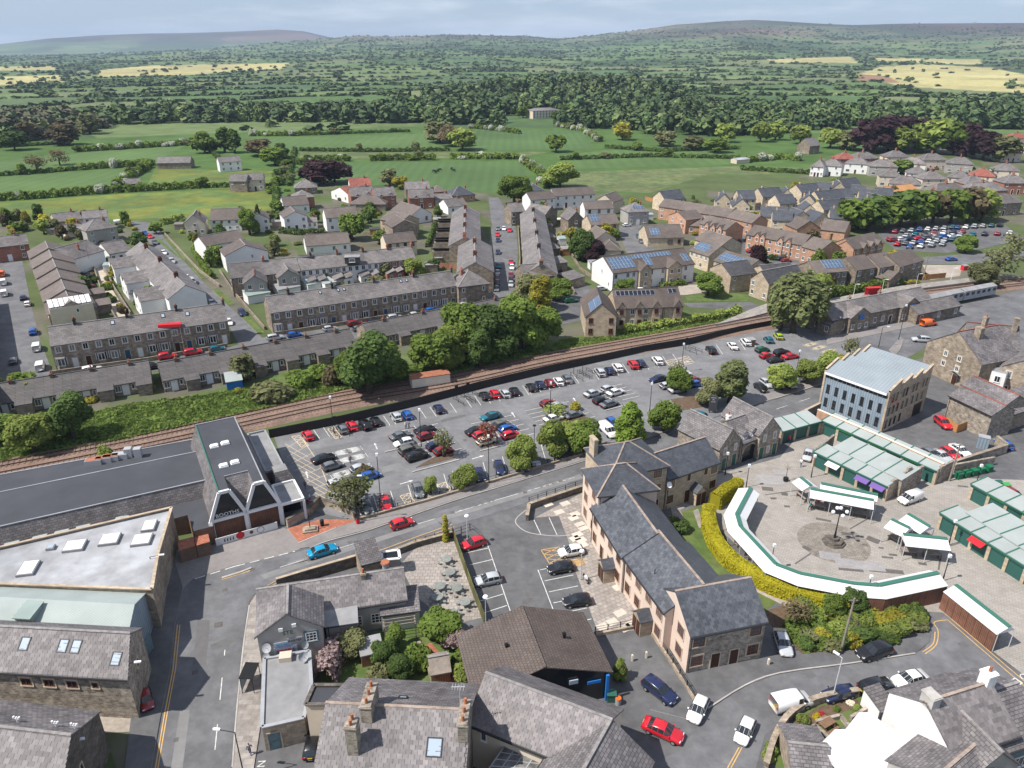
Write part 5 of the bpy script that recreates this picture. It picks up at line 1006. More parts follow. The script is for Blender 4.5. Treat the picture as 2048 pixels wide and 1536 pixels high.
for px_,lab in((598,'left black box dormer on the upper terrace roof'),(690,'right black box dormer on the upper terrace roof')):
 p=G(px_+15,520,6.6);t=thing('box_dormer',lab,'dormer',(p.x,p.y,0),R(6));b=MB();b.box(-2,-1.2,5.9,2,1.4,7.6);b.build('cheeks','felt_dark',t);b=MB();b.box(-2.1,-1.3,7.6,2.1,1.5,7.75);b.build('roof','felt_dark' if px_<650 else 'felt_grey',t);m_=win_mesh(1.6,1.0,'frame_white',None,3,1);k=link('window',m_[0],t,(0,-1.21,6.3));link('pane',m_[1],k)
bld('semi_detached_house','left stone semi with slate roof at the corner of the upper terrace',(462,556),(532,549),5.2,9,5.2,2.6,'gable','stone_far','slate_far',fr=['..','W.'],lf=['W','W'],ch=((1.,.5,.6,1.2,1.1,4,'brick_red'),))
bld('rear_wing','left pebble-dashed rear wing with gable behind the upper terrace',(487,568),(533,564),4.9,6.5,4.9,1.9,'gablex','render_grey','slate_far',fr=['W.','WW'],ridge='tile_red',cat='house extension')
bld('semi_detached_house','right stone semi with slate roof adjoining the upper terrace',(532,549),(600,541),5.2,9,5.2,2.6,'gable','stone_far','slate_far',fr=['..','W.'])
bld('rear_wing','right pebble-dashed rear wing with gable behind the upper terrace',(556,556),(599,551),4.9,6.5,4.9,1.9,'gablex','render_grey','slate_far',fr=['W.','WW'],cat='house extension')
for i,(A,B,m1)in enumerate((((495,592),(540,584),'corr_dull'),((556,580),(600,572),'felt_grey'),((615,570),(650,563),'corr_dull'),((650,568),(672,563),'panel_green'))):bld('lean_to',f'{ordn(i)} low yard roof from the left behind the upper terrace',A,B,2.3,4,2.3,.5,'mono','render_white',m1,cat='outhouse',gut=False)
terrace(6,'the slate terrace with the white end gable',(252,506),(337,598),5.2,8.6,5.2,2.6,group=TG,wall='render_white',frs=(['..','..'],),out=(4.3,5.6,4.3,1.5,'f','g'),chm='brick_red',rt=['.w','..'],sm=None,order='far end')
bld('bungalow','mauve slate bungalow at the top end of the white-gabled terrace',(218,508),(262,500),3,10,3,2.4,'gable','render_white','slate_far',fr=['WDW'])
terrace(6,'the terrace at the very left edge',(-14,790),(-34,570),5.4,8,5.4,2.6,group=TG,order='near end')
terrace(6,'the brown-tiled stepped row at far left',(57,508),(94,620),4.6,10.0,5.4,2.3,group='brown-tiled stepped houses',wall='stone_far',rm='tile_far',frs=(['.D','W.'],),chim=False,step=-.42,sm=None,order='far end')
D=bld('flat_block','tan rendered end block with white glazed roof strip',(99,622),(186,608),4.6,5,4.6,.3,'flat','render_cream','felt_grey',fr=['....','..w.'],cat='building')
for i in range(8):b=MB();x=D.L*i/8;b.slab([(x+.08,1.2,5.0),(x+D.L/8-.08,1.2,5.0),(x+D.L/8-.08,4.6,6.0),(x+.08,4.6,6.0)],.06);b.build('roof_panel','paint_white',D.root)
for i,(A,B)in enumerate((((163,592),(210,585)),((183,613),(222,607)))):bld('garage',f'{["upper", "lower"][i]} brown flat-pitched garage beside the back lane',A,B,2.3,5.5,2.3,.5,'gable','stone_far','tile_far',cat='garage',ridge=None,gut=False,rt=['G'])
def bungalow_row(label,A,B,n,depth=8.4,wall='stone_far',ext=True):
 D=bld('bungalow_row',label,A,B,2.5,depth,2.5,2.1,'gable',wall,'tile_grey',fr=['WDwSW'*n],ch=tuple(((i+.5)/n,.45,.5,.5,.8,1,'brick_brown')for i in range(n)),cat='bungalows',ww=1.0,dm='door_white',ridge='tile_grey')
 if ext:
  for i in range(n):
   x=D.L*(i+.8)/n;b=MB();b.box(x-1.2,-1.8,0,x+1.2,-.01,2.3);k=b.build('projecting_porch','stone_far',D.root);b=MB();b.slab([(x-1.4,-2.0,2.3),(x+1.4,-2.0,2.3),(x+1.4,.4,2.75),(x-1.4,.4,2.75)],.1);b.build('porch_roof','tile_grey',k)
 return D
bungalow_row('left row of grey-tiled bungalows along the railway',(-110,824),(302,757),5);bungalow_row('middle row of grey-tiled bungalows along the railway',(325,761),(713,688),6);bungalow_row('right row of grey-tiled bungalows partly behind trees',(740,677),(1040,618),4)
bld('blue_summerhouse','blue timber summerhouse with pale corrugated roof in a bungalow garden',(452,764),(484,759),2.1,3.5,2.1,.5,'mono','blue_sign','panel_green',cat='summerhouse',gut=False)
bld('white_container','row of white lineside containers with rusty roof',(824,759),(900,748),2.3,2.4,2.3,.05,'mono','paint_cream','rust',cat='container',gut=False,over=.05,base=.05)if mat('rust',(.3,.12,.07),.9,'noise',.3,2)else 0
def street_row(n,row,far,near,depth,eave=5.6,rise=2.6,wall='stone_far',**kw):return terrace(n,row,far,near,eave,depth,eave,rise,group=TG,wall=wall,**kw)
street_row(7,'the left side of the central street',(905,425),(898,492),9.5,frs=(['..','..'],),chm='brick_red',chn=4,out=(3,5,4,1,'f'),bk=['WD','WW'],order='far end')
street_row(4,'the near left part of the central street',(918,492),(915,545),9.5,frs=(['..','..'],),chm='brick_red',chn=4,bk=['WD','WW'],order='far end')
street_row(9,'the right side of the central street',(1041,428),(1050,548),8.5,frs=(['DW','WW'],),chm='stone_dark',chn=3,order='far end')
bld('stone_house','stone house with slate roof at the foot of the central street behind the golden tree',(1052,556),(1108,550),5.2,8,5.2,2.4,'gable','stone_far','slate_far',fr=['..','.W'],rt=['W','.'])
for i,(A,B)in enumerate((((1082,478),(1112,474)),((1088,500),(1120,496)),((1092,530),(1135,524)),((1140,560),(1170,552)))):bld('outhouse',f'{ordn(i)} slate outhouse from the top behind the right side of the central street',A,B,2.6,4.5,2.6,.8,'mono','stone_far','slate_far',cat='outhouse',gut=False)
SF,TF,WH,ST,CR,BR='slate_far','tile_far','render_white','stone_far','render_cream','brick_red'
HS=[('red brick house with grey roof at the left edge',(-30,497),(57,487),4.8,8,2.2,'gable',BR,SF,['WDW','W.W'],0,0),('white-gabled grey house above the stepped row',(78,513),(140,520),4.6,12,2.6,'gablex',WH,SF,['..','..'],0,0),('hipped grey stone house by the field at left',(172,462),(233,453),5.0,9,2.6,'hip','render_grey',SF,['W.W','W.W'],0,0),('low grey bungalow behind the hipped stone house',(112,444),(165,437),3,9,2.2,'gable',CR,SF,['W.W'],0,0),('white house with flat glazed dormer at the field edge',(165,437),(214,433),5.0,8,1.8,'gable',WH,SF,['W.W','WWW'],0,0),('small grey-roofed outbuilding with tan walls',(130,461),(172,455),2.6,5,1.4,'gable',CR,SF,['.W.'],0,0),('chalet house with grey gable beside the top of the street',(369,446),(408,444),4.6,9,2.6,'gablex',CR,SF,['WDW','.W.'],0,0),('wide house with big brown roof against the field',(420,440),(480,438),4.2,9,3.0,'gable',WH,TF,['WDWW','WWWW'],0,0),('white gable-fronted house with brown roof left of the conifer',(494,440),(538,437),4.6,10,2.0,'gablex',WH,TF,['W.W','W.W'],0,0),('long white-gabled house with brown roof above the side street',(411,492),(488,478),5,8,2.2,'gable',WH,TF,['.W.W','W.W.'],0,['..','.W']),('white-gabled house with grey roof below its neighbour',(450,512),(535,502),5,9,2.4,'gablex',WH,TF,['....','..w.'],0,0),('white gable-fronted house with flat porch in the middle estate',(568,436),(614,432),5,10,1.9,'gablex',WH,TF,['WDW','W.W'],0,0),('white house with wide brown roof in the middle estate',(652,436),(716,431),5,8,2.6,'gable',WH,TF,['WSW','WwwW'],0,0),('brown-roofed bungalow with white gabled porch in the middle estate',(612,492),(700,485),3,9,2.3,'gable',WH,TF,['W.WW'],0,0),('tan house with brown roof beside the cul-de-sac',(760,438),(800,446),5,9,2.0,'gable','sandstone',TF,['WDW','WWW'],0,0),('second tan house with grey gable beside the cul-de-sac',(785,455),(834,450),5,9,2.0,'gablex',ST,TF,['..','..'],0,0),('tan bungalow-fronted house above the red brick terrace end',(772,487),(833,481),4.6,7,2.0,'gable',CR,TF,['...','WWWW'],0,0),('hipped brown bungalow by the copper beech',(589,376),(634,374),3,9,2.8,'hip',ST,SF,['W.W'],0,0),('red brick hipped house below the copper beech',(590,396),(628,393),5,8,2.2,'hip',BR,SF,['...','.W.'],0,0),('red-roofed white house beside the copper beech',(662,382),(700,392),3.2,9,2.6,'gablex',WH,'tile_red',['WW'],0,0),('tall white house with red roof and two chimneys at the field edge',(700,372),(742,370),5.6,8,2.6,'gable',WH,'tile_red',['WWW','WWW'],0,0),('left red brick house with slate gables near the field',(702,392),(748,389),4.8,8,2.8,'gable',BR,SF,['WDW','.W.'],0,0),('middle red brick house with slate gables near the field',(750,393),(792,390),4.8,8,2.8,'gable',BR,SF,['WWW','W.W'],0,0),('right red brick house with slate gables near the field',(818,396),(868,394),4.6,8,2.6,'gable',BR,SF,['WDW','.W.'],0,0),('grey-roofed house behind the red brick houses',(812,378),(860,376),4.6,8,2.4,'gable',ST,SF,['WW','WW'],0,0),('low brown bungalow among the red brick houses',(700,408),(770,408),2.8,9,2.4,'hip',ST,TF,['W.W.'],0,0),('brown bungalow with white gable near the tan houses',(782,420),(822,432),3.2,9,2.6,'gable',WH,TF,['..'],0,['.W']),('blue-grey hipped bungalow at the top of the central street',(904,392),(950,388),3,9,2.8,'hip','brick_pink','slate_new',['W.W'],0,0),('small brown bungalow by the field hedge',(866,384),(892,382),2.8,7,2.0,'hip',BR,TF,['W.'],0,0),('grey flat house below the field hedge',(870,398),(905,396),2.8,7,1.4,'gable',CR,SF,['WW'],0,0),('grey-roofed bungalow at the head of the left street row',(896,414),(935,410),3,9,2.2,'gable',WH,SF,['W.'],0,0),('left chalet roof under the copper beech garden',(568,412),(618,408),3.4,10,2.6,'gable',WH,TF,['W.W'],0,0),('small white outbuilding with grey roof below the white houses',(614,444),(634,443),2.6,5,1.2,'gable',WH,SF,['WW'],0,0),('stone house with slate roof right of the central street',(1023,424),(1050,422),5.2,8,2.4,'gable',ST,SF,['W.W','W.W'],0,0),('slate-roofed cottage behind the stone house right of the street',(1050,424),(1090,430),5.0,8,2.4,'gable',ST,SF,['..','WW'],0,0),('white row house with blue doors above the central street',(1061,400),(1110,396),5,8,2.2,'gable',WH,TF,['WDWW','W.WW'],0,0),('long white row with brown roof at the field edge',(1108,392),(1190,388),5,8,2.2,'gable',WH,TF,['WDWDW','WWWWW'],0,0),('blue-grey hipped roof behind the big tree',(1056,382),(1088,380),3.4,9,2.4,'hip',ST,'slate_new',['W.'],0,0),('tan gabled house at the end of the white row',(1192,400),(1226,404),5,9,2.4,'gablex',CR,TF,['..','..'],0,0),('white house with brown roof above the tan solar house',(1170,418),(1227,416),5,7,2.2,'gable',WH,TF,['...','WWW'],0,0),('stone chalet with tall window right of the white van',(1137,440),(1168,438),4.6,8,2.8,'gablex',ST,SF,['W','W'],0,0),('tan house with solar panels on its brown roof',(1182,450),(1239,446),5,8,2.4,'gable','stone_new',TF,['W.W','WWW'],0,0),('white gabled house beside the dark red shrub',(1190,480),(1232,477),4.8,9,2.4,'gablex',CR,TF,['..','W.'],0,0),('low tan bungalow below the white gabled house',(1200,500),(1242,500),2.8,8,2.2,'hip',CR,TF,['...'],0,0),('pebble-dashed house with solar roof at the turning circle',(1257,424),(1298,422),5,8,2.6,'hip','render_grey',SF,['WDW','W.W'],0,0),('tan bungalow with large brown roof and gabled porch',(1296,476),(1368,474),3,11,3.0,'gable','stone_new',TF,['..SW'],0,0),]
for h in HS:
 wide=h[4];D=bld('house',h[0],h[1],h[2],h[3],h[4],h[3],h[5],h[6],h[7],h[8],fr=h[9],lf=h[10]or(),rt=h[11]or(),ch=((.75,.5,.6,.6,1.0,1,'brick_red'),)if h[8]!=TF else(),dm=random.choice(['door_white','door_brown','door_blue']),gut=False,fm='frame_white' if 'tan' not in h[0]else 'frame_brown')
 if 'solar panels on' in h[0]:solar(D,.8,1.6,3,2)
 if 'solar roof' in h[0]:solar(D,2.2,1.2,4,1)
 if 'gabled porch' in h[0]and 'tan' in h[0]:solar(D,1.4,1.2,3,2)
 if 'slate gables' in h[0]:dormer(D,D.L*.28,2.6,.2,2.5,wall='brick_red',y0=-.6,z0=4.3);dormer(D,D.L*.76,1.4,.5,2.2,wall='brick_red',y0=.2)
def gabled_bay(D,x,w,d=1.2,h=None,wall='sandstone',rise=1.7,rows=('W','W'),fm='frame_white'):
 h=h or D.eave;b=MB();b.prism([(x-w/2,-d),(x+w/2,-d),(x+w/2,.02),(x-w/2,.02)],0,h);b.poly([(x-w/2,-d,h),(x+w/2,-d,h),(x,-d,h+rise)]);k=b.build('gabled_bay',wall,D.root);dd=D.d*.5*(rise/max(D.rise,.1))
 b=MB();b.slab([(x-w/2-.2,dd,h-.1),(x-w/2-.2,-d-.2,h-.1),(x,-d-.2,h+rise+.06),(x,dd,h+rise+.06)],.1);b.slab([(x+w/2+.2,-d-.2,h-.1),(x+w/2+.2,dd,h-.1),(x,dd,h+rise+.06),(x,-d-.2,h+rise+.06)],.1);b.build('bay_roof',D.rm,k)
 for f_,r_ in enumerate(rows):
  for i,c_ in enumerate(r_):
   if c_=='W':m_=win_mesh(.9,1.2,fm,None,2,1);a=link('bay_window',m_[0],k,(x-w/2+w*(i+.5)/len(r_),-d-.004,.9+f_*h/len(rows)));link('bay_pane',m_[1],k,(x-w/2+w*(i+.5)/len(r_),-d-.004,.9+f_*h/len(rows)))
D=bld('apartment_block','white two-storey apartment block with blue solar panels and gabled stone bays',(1226,546),(1389,527),5.2,12,5.2,3.0,'gable','render_white','tile_brown',fr=['W.WW..W.WW..W.','W.WW..W.WW..W.'],lf=['..w','.w.'],cat='apartments',ridge='tile_brown')
gabled_bay(D,D.L*.37,3.6);gabled_bay(D,D.L*.73,4.6,rows=('WW','WW'))
solar(D,.5,1.2,7,3,1.0,1.5);solar(D,8.2,4.35,12,1,1.0,1.5);solar(D,11.2,1.2,2,2,1.0,1.5);solar(D,D.L-2.6,1.2,2,2,1.0,1.5)
D=bld('apartment_block','tan stone apartment block with dark solar strip and gablets by the railway',(1232,616),(1326,613),5.0,9,5.0,3.0,'gable','sandstone','tile_brown',fr=['W.W.W.W','W.W.W.W'],cat='apartments',ridge='tile_brown')
[gabled_bay(D,D.L*x,1.9,.35,rise=1.5,fm='frame_brown')for x in(.12,.5,.86)];solar(D,.6,3.4,9,1,1.0,1.4,mt='solar_dark')
D=bld('apartment_block','right-hand end of the tan stone apartment block',(1328,613),(1366,611),5.0,9,5.0,3.2,'gable','sandstone','tile_brown',fr=['.W','.W'],cat='apartments',ridge='tile_brown');gabled_bay(D,D.L*.72,1.9,.35,rise=1.5,fm='frame_brown');solar(D,2.0,3.6,2,1,1.0,1.3,mt='solar_dark')
D=bld('apartment_block','gabled left wing of the tan stone apartments with solar panels',(1172,633),(1233,633),5.0,13,5.0,3.0,'gablex','sandstone','tile_brown',fr=['W.W','W.W'],cat='apartments',fm='frame_brown',ridge='tile_brown');solar(D,1,1.4,6,2,1.0,1.5,side='l')
BP='brick_pink'
FL=[('tan terrace of flats with blue solar panels facing left',(1380,500),(1418,512),4.8,9,2.4,'gable','stone_new',TF,['W.W.','WWWW'],(.6,1.0,5,2)),('second tan terrace of flats with a long solar roof',(1428,520),(1492,540),4.8,9,2.2,'gable','stone_new',TF,['W.W.W','WWWWW'],(.6,.8,9,2)),('tan gabled block behind the solar terraces',(1390,478),(1440,494),4.8,9,2.4,'gable','stone_new',TF,['....','....'],None),('dark slate stone house left of the pair by the station',(1462,552),(1513,545),4.8,9,2.4,'gable','sandstone','slate_dark',['w.w','w.W'],None),('dark slate gabled stone house right of the pair by the station',(1502,556),(1538,568),4.8,13,2.6,'gablex','sandstone','slate_dark',['W.W','W..'],None),('dark slate stone block stretching behind the willow',(1538,556),(1598,550),4.8,9,2.2,'gable','sandstone','slate_dark',['...','.w.'],None),('red brick flats with three gablets in the middle',(1494,468),(1606,490),5.0,8,2.4,'gable',BP,TF,['WWWWWWWW','WWWWWWWW'],None),('right end of the red brick flats with gabled bay',(1604,492),(1640,502),5.0,9,2.4,'gable',BP,TF,['WWW','W.W'],None),('red brick flats with zigzag gablets beside the town car park',(1711,498),(1768,485),5.0,8,2.4,'gable',BP,TF,['WWWWW','WWWWW'],None),('small red brick stair block beside the zigzag flats',(1672,492),(1708,498),5.0,7,2.0,'gablex',BP,TF,['.','.'],None),('low brown-roofed brick hall behind the red brick flats',(1640,458),(1690,464),3.2,10,2.6,'gable',BP,TF,['....'],None),('low brick block with two ridges behind the brick flats',(1595,458),(1640,456),3.6,12,2.6,'gablex',BP,TF,['..'],None),('first red brick house at the left of the brick cluster',(1338,430),(1372,440),5.0,8,2.0,'gablex',BP,TF,['WW','WW'],None),('brick bungalow between the red brick houses',(1365,450),(1402,452),3.0,8,2.2,'gable',BP,TF,['WW.'],None),('red brick double-gabled flats left of the white van',(1400,446),(1452,460),5.0,8,2.2,'gable',BP,TF,['WWWW','WWWW'],None),('first long brown roof behind the brick cluster',(1318,412),(1360,418),5.0,8,2.2,'gable',BP,TF,['W.W','W.W'],None),('second long brown roof behind the brick cluster',(1358,418),(1406,426),5.0,8,2.2,'gable',BP,TF,['W.W','W.W'],None),('third long brown roof behind the brick cluster',(1404,426),(1456,434),5.0,8,2.2,'gable',BP,TF,['W.W','W.W'],None),('fourth long brown roof behind the brick cluster',(1454,434),(1504,446),5.0,8,2.2,'gable',BP,TF,['W.W','W.W'],None),('stone flats with solar panels above the station hedge',(1632,546),(1696,541),5.0,8,2.2,'gable',ST,TF,['WW.WW','WW.WW'],(3.5,1.2,6,2)),('first brown-roofed stone flats right of the solar flats',(1714,540),(1752,534),5.4,9,2.4,'gable',ST,TF,['W..','W.W'],None),('second brown-roofed stone flats right of the solar flats',(1760,535),(1798,528),5.4,9,2.4,'gable',ST,TF,['..W','W.W'],None),('third brown-roofed stone flats right of the solar flats',(1800,533),(1847,520),5.4,9,2.4,'gable',ST,TF,['W..W','W.WW'],None),('small gabled stone cottage in front of the third flats',(1780,560),(1806,552),2.8,6,1.6,'gablex',ST,TF,['.W'],None)]
for h in FL:
 D=bld('flats',h[0],h[1],h[2],h[3],h[4],h[3],h[5],h[6],h[7],h[8],fr=h[9],cat='flats',gut=False,fm='frame_white',ridge=None if h[8]==TF else 'ridge_grey')
 if h[10]:solar(D,h[10][0],h[10][1],h[10][2],h[10][3],1.0,1.5)
 if 'gablets' in h[0]or 'double-gabled' in h[0]:[gabled_bay(D,D.L*x,1.8,.4,wall=BP,rise=1.2)for x in((.2,.3,.62,.76)if 'three' in h[0]else(.3,.55,.8))]
NE=[(1330,400,40,-4),(1432,402,30,1),(1478,398,34,0),(1526,394,42,-3),(1560,392,26,1),(1604,386,40,-4),(1628,380,30,2),(1662,378,32,1),(1690,374,34,-4),(1520,432,54,3),(1600,424,36,1),(1648,420,42,-3),(1690,414,34,2),(1740,408,40,-3),(1718,396,38,2),(1640,400,40,-3),(1580,440,48,-2),(1660,436,36,2),(1560,408,34,-2),(1600,404,32,2),(1676,396,34,-2),(1545,440,40,2),(1626,444,38,-2),(1704,430,34,1),(1750,392,36,2),(1466,412,34,1),(1700,386,30,2)]
for i,(px,py,w_,sl)in enumerate(NE):
 D=bld('new_house',f'{ordn(i)} pale stone new-build house with grey slate roof on the estate',(px,py),(px+w_,py+sl),4.8,8,4.8,2.8,'gablex' if i%3==1 else 'gable','stone_new','slate_new',fr=['WDW','W.W']if i%2 else['WDW','.WW'],rt=['w.','.w'],lf=['.w','w.'],group='pale stone new houses on the estate',gut=False,ridge='ridge_grey',ch=((.2,.5,.5,.5,.8,1,'stone_new'),)if i%2 else())
SM=[(1640,330,44,3,WH,SF),(1622,332,26,2,WH,SF),(1690,326,46,3,WH,SF),(1712,318,46,-2,BR,SF),(1740,332,56,2,'render_grey',SF),(1775,314,44,0,CR,SF),(1800,326,52,3,WH,SF),(1845,320,50,0,CR,SF),(1893,326,54,3,'render_grey',SF),(1780,366,62,4,CR,SF),(1846,358,48,0,CR,SF),(1896,354,44,3,CR,SF),(1936,350,54,4,CR,'tile_red'),(1675,318,40,0,BR,'tile_red'),(1870,386,70,-4,BR,SF),(1940,384,76,-4,BR,SF),(1830,396,40,6,ST,SF),(1955,410,90,-6,ST,SF),(1845,402,50,2,CR,'slate_new'),(2005,306,40,0,CR,'tile_red'),(1990,286,50,2,WH,TF),(2030,290,50,0,WH,TF),(1970,276,36,0,CR,TF),(2020,276,40,0,CR,'tile_red'),(1760,352,44,2,CR,SF),(1990,340,50,2,CR,SF),(1930,368,50,0,BR,SF),(2010,366,50,0,BR,SF),(1815,346,40,2,WH,SF)]
for i,(px,py,w_,sl,wm,rm_)in enumerate(SM):
 bld('semi_detached_house',f'{ordn(i)} hipped semi in the right-hand estate, counted from the playing field',(px,py),(px+w_,py+sl),5.0,9,5.0,2.8,'hip',wm,rm_,fr=['WDDW','W.W.']if i%2 else['SDW','WW'],group='hipped semi-detached houses at right',gut=False,ch=((.5,.5,.6,1.0,1.2,2,'brick_red'),))
D=bld('house_under_construction','house with bare yellow roof timbers and green netting under construction',(1782,384),(1836,378),3.6,8,3.6,1.6,'gable','trim_green','fence_tan',cat='house',gut=False)
D=bld('railway_station','long stone railway station with gabled bays and blue signs',(1664,640),(1866,600),3.8,8,3.8,2.2,'gable',ST,SF,fr=['.WWW.WWD.WWW.'],lf=['W'],cat='station',ridge='ridge_grey',ch=((.3,.6,.6,.6,1,1,ST),(.6,.6,.6,.6,1,1,ST)))
for x in(.24,.74):
 gabled_bay(D,D.L*x,6.5,1.0,3.9,ST,2.0,rows=('WWW',));b=MB();b.box(D.L*x-.7,-1.3,3.3,D.L*x+.7,-1.2,4.3);b.build('sign_board','blue_sign',D.root)
bld('platform_building','slate-roofed single-storey building beyond the station',(1836,628),(1922,610),2.8,6,2.8,1.6,'gable',ST,SF,fr=['W.W.W'],cat='station')
bld('station_annexe','small slate annexe shaded by the willow beside the station',(1634,640),(1662,650),2.8,6,2.8,1.2,'gable',ST,SF,fr=['.W'],cat='station')
for nm,P_,z_ in(('platform',[(1640,622),(1800,588),(1940,570),(1935,562),(1800,578),(1636,608)],.9),('platform',[(1430,655),(1500,640),(1545,628),(1600,618),(1600,606),(1535,612),(1500,625)],.8)):
 raised(nm,P_,0,z_,'flags')
t0=G(1850,603,2.0);t1=G(1985,577,2.0)
for i in range(2):
 a,b_=t0 .lerp(t1,i/2),t0 .lerp(t1,(i+.97)/2);L=(b_-a).length;t=thing('train_carriage',f'{["near", "far"][i]} white railway carriage standing at the platform','train',(a.x,a.y,.6),math.atan2(b_.y-a.y,b_.x-a.x),'railway carriages at the platform')
 b=MB();b.prism([(0,-1.3),(L,-1.3),(L,1.3),(0,1.3)],.3,2.6);b.build('body','lead',t);b=MB();b.slab([(0,-1.3,2.6),(L,-1.3,2.6),(L,0,3.1),(0,0,3.1)],.1);b.slab([(L,1.3,2.6),(0,1.3,2.6),(0,0,3.1),(L,0,3.1)],.1);b.build('roof','felt_grey',t)
 for k in range(6):b=MB();x=L*(k+.3)/6;b.box(x,-1.33,1.4,x+L*.09,-1.302,2.2);b.build('window','glass_and_shade',t)
for lab,A,B,e,d,rs_,wm,rm_,fr_ in(('grey farmhouse with solar roof in the meadow',(458,362),(492,362),5,7,2.4,ST,SF,['...','W.W']),('white-fronted half of the meadow farmhouse',(492,360),(526,359),5,7,2.4,CR,SF,['WDW','W.W']),('long barn beside the farm track',(313,326),(380,325),3.2,8,2.6,ST,SF,['..']),('white farmhouse beyond the meadow',(438,325),(482,322),5,7,2.2,WH,SF,['WWW','WWW']),('small open field barn with pale roof',(252,368),(282,366),3,6,1.8,'wood',SF,['.']),('pale roofed field shed at right',(1474,320),(1500,318),2.2,5,.8,CR,'felt_light',['.']),('stone chapel by the cemetery',(1620,292),(1640,290),5,9,4,ST,SF,['W'])):
 bld('farm_building',lab,A,B,e,d,e,rs_,'gable',wm,rm_,fr=fr_,gut=False,cat='farm building')
D=bld('country_house','large white country house in front of the wooded hill',(1066,222),(1120,220),7,14,7,2,'hip','render_cream',SF,fr=['WWWWWWWWW','WWWWWWWWW','WWWWWWWWW'],cat='mansion',gut=False,ww=1.3,wh=1.8)
# ================================================================ vehicles
CT={'hatchback':(4.0,1.76,[(0,.4,.72,.74,.8,.6,0),(.012,.26,.95,.97,.93,.74,2),(.12,.2,.95,1.40,.99,.74,1),(.33,.2,.93,1.49,1,.76,1),(.545,.2,.91,1.45,1,.74,2),(.74,.2,.89,.95,.99,.8,0),(.91,.2,.78,.84,.96,.74,0),(.98,.24,.62,.66,.86,.6,0),(1,.34,.5,.52,.74,.5,0)]),'saloon':(4.6,1.82,[(0,.4,.7,.72,.8,.6,0),(.012,.26,.9,.93,.92,.72,0),(.14,.2,.93,.99,.98,.78,2),(.27,.2,.93,1.37,1,.7,1),(.42,.2,.91,1.44,1,.73,1),(.57,.2,.89,1.40,1,.72,2),(.735,.2,.87,.93,.99,.8,0),(.92,.2,.76,.82,.95,.74,0),(.985,.24,.6,.64,.84,.6,0),(1,.34,.5,.52,.74,.5,0)]),'estate car':(4.55,1.86,[(0,.45,.85,.87,.82,.6,0),(.01,.3,1.06,1.08,.93,.76,2),(.07,.24,1.06,1.58,.99,.76,1),(.33,.24,1.04,1.67,1,.78,1),(.56,.24,1.02,1.62,1,.76,2),(.73,.24,1.0,1.06,.99,.82,0),(.92,.24,.92,.97,.96,.76,0),(.985,.28,.7,.74,.86,.6,0),(1,.38,.56,.58,.74,.5,0)]),'van':(4.9,1.95,[(0,.35,1.2,1.92,.97,.86,0),(.01,.3,1.2,1.98,.99,.88,0),(.4,.28,1.2,2.02,1,.88,0),(.55,.28,1.2,2.0,1,.86,1),(.68,.28,1.18,1.93,1,.82,2),(.83,.28,1.15,1.2,.99,.84,0),(.95,.28,1.0,1.05,.95,.76,0),(.99,.3,.7,.74,.88,.6,0),(1,.4,.56,.58,.78,.5,0)])}
_car={}
def car_mesh(ty):
 if ty in _car:return _car[ty]
 L,W,st=CT[ty];hw=W/2;rings=[]
 for xf,zl,zb,zt,wf,tf,g in st:
  x=(xf-.5)*L;w_=hw*wf;wt=hw*tf;cab=zt-zb>.15;z3=zt-.07 if cab else zb+(zt-zb)*.6
  half=[(w_*.9,zl),(w_,zl+(zb-zl)*.45),(w_*.975,zb),(wt,z3),(wt*.78,zt),(0,zt+.015)]
  rings.append([(x,-y,z)for y,z in half]+[(x,y,z)for y,z in reversed(half[:-1])])
 body,gl=MB(),MB();n=len(rings[0]);vid=lambda r,i:r*n+i
 V=[p for r in rings for p in r];body.v=list(V);gl.v=[]
 for r in range(len(rings)-1):
  g=st[r][6]
  for i in range(n-1):
   q=(vid(r,i),vid(r,i+1),vid(r+1,i+1),vid(r+1,i));side=i in(2,n-4);top=2<=i<=n-4
   if(g==1 and side)or(g==2 and top and(not side or True)):
    ps=[Vector(V[k])for k in q];c=sum(ps,Vector())/4;f_=[c+(p-c)*.93 for p in ps];gl.poly([p+Vector((0,0,.012))+Vector((0,math.copysign(.008,c.y)if side else 0,0))for p in f_][::1])
   body.f.append(q);body.m.append(0)
 body.f.append(tuple(range(n)));body.m.append(0);body.f.append(tuple(vid(len(rings)-1,i)for i in reversed(range(n))));body.m.append(0)
 for r in range(len(rings)-1):body.f.append((vid(r,0),vid(r+1,0),vid(r+1,n-1),vid(r,n-1)));body.m.append(0)
 bm_=body.mesh('body','paint_white_car',True);gm_=gl.mesh('windows','glass')
 wr=.31 if ty!='van' else .34;wb=MB();wb.tube((0,-.1,0),(0,.1,0),wr,wr,14);rb=MB();rb.tube((0,-.108,0),(0,.108,0),wr*.62,wr*.62,10)
 hb=MB();hb.box(-.06,-.17,-.06,.05,.17,.06);pb=MB();pb.box(-.02,-.26,-.06,.02,.26,.06)
 mb=MB();mb.box(-.06,-.1,-.06,.06,.1,.07)
 _car[ty]=(L,W,bm_,gm_,wb.mesh('wheel','tyre'),rb.mesh('rim','rim'),hb.mesh('headlight','lamp_clear'),hb.mesh('tail_light','lamp_red'),pb.mesh('number_plate','plate_white'),pb.mesh('number_plate','plate_yellow'),wr,mb.mesh('door_mirror','iron'));return _car[ty]
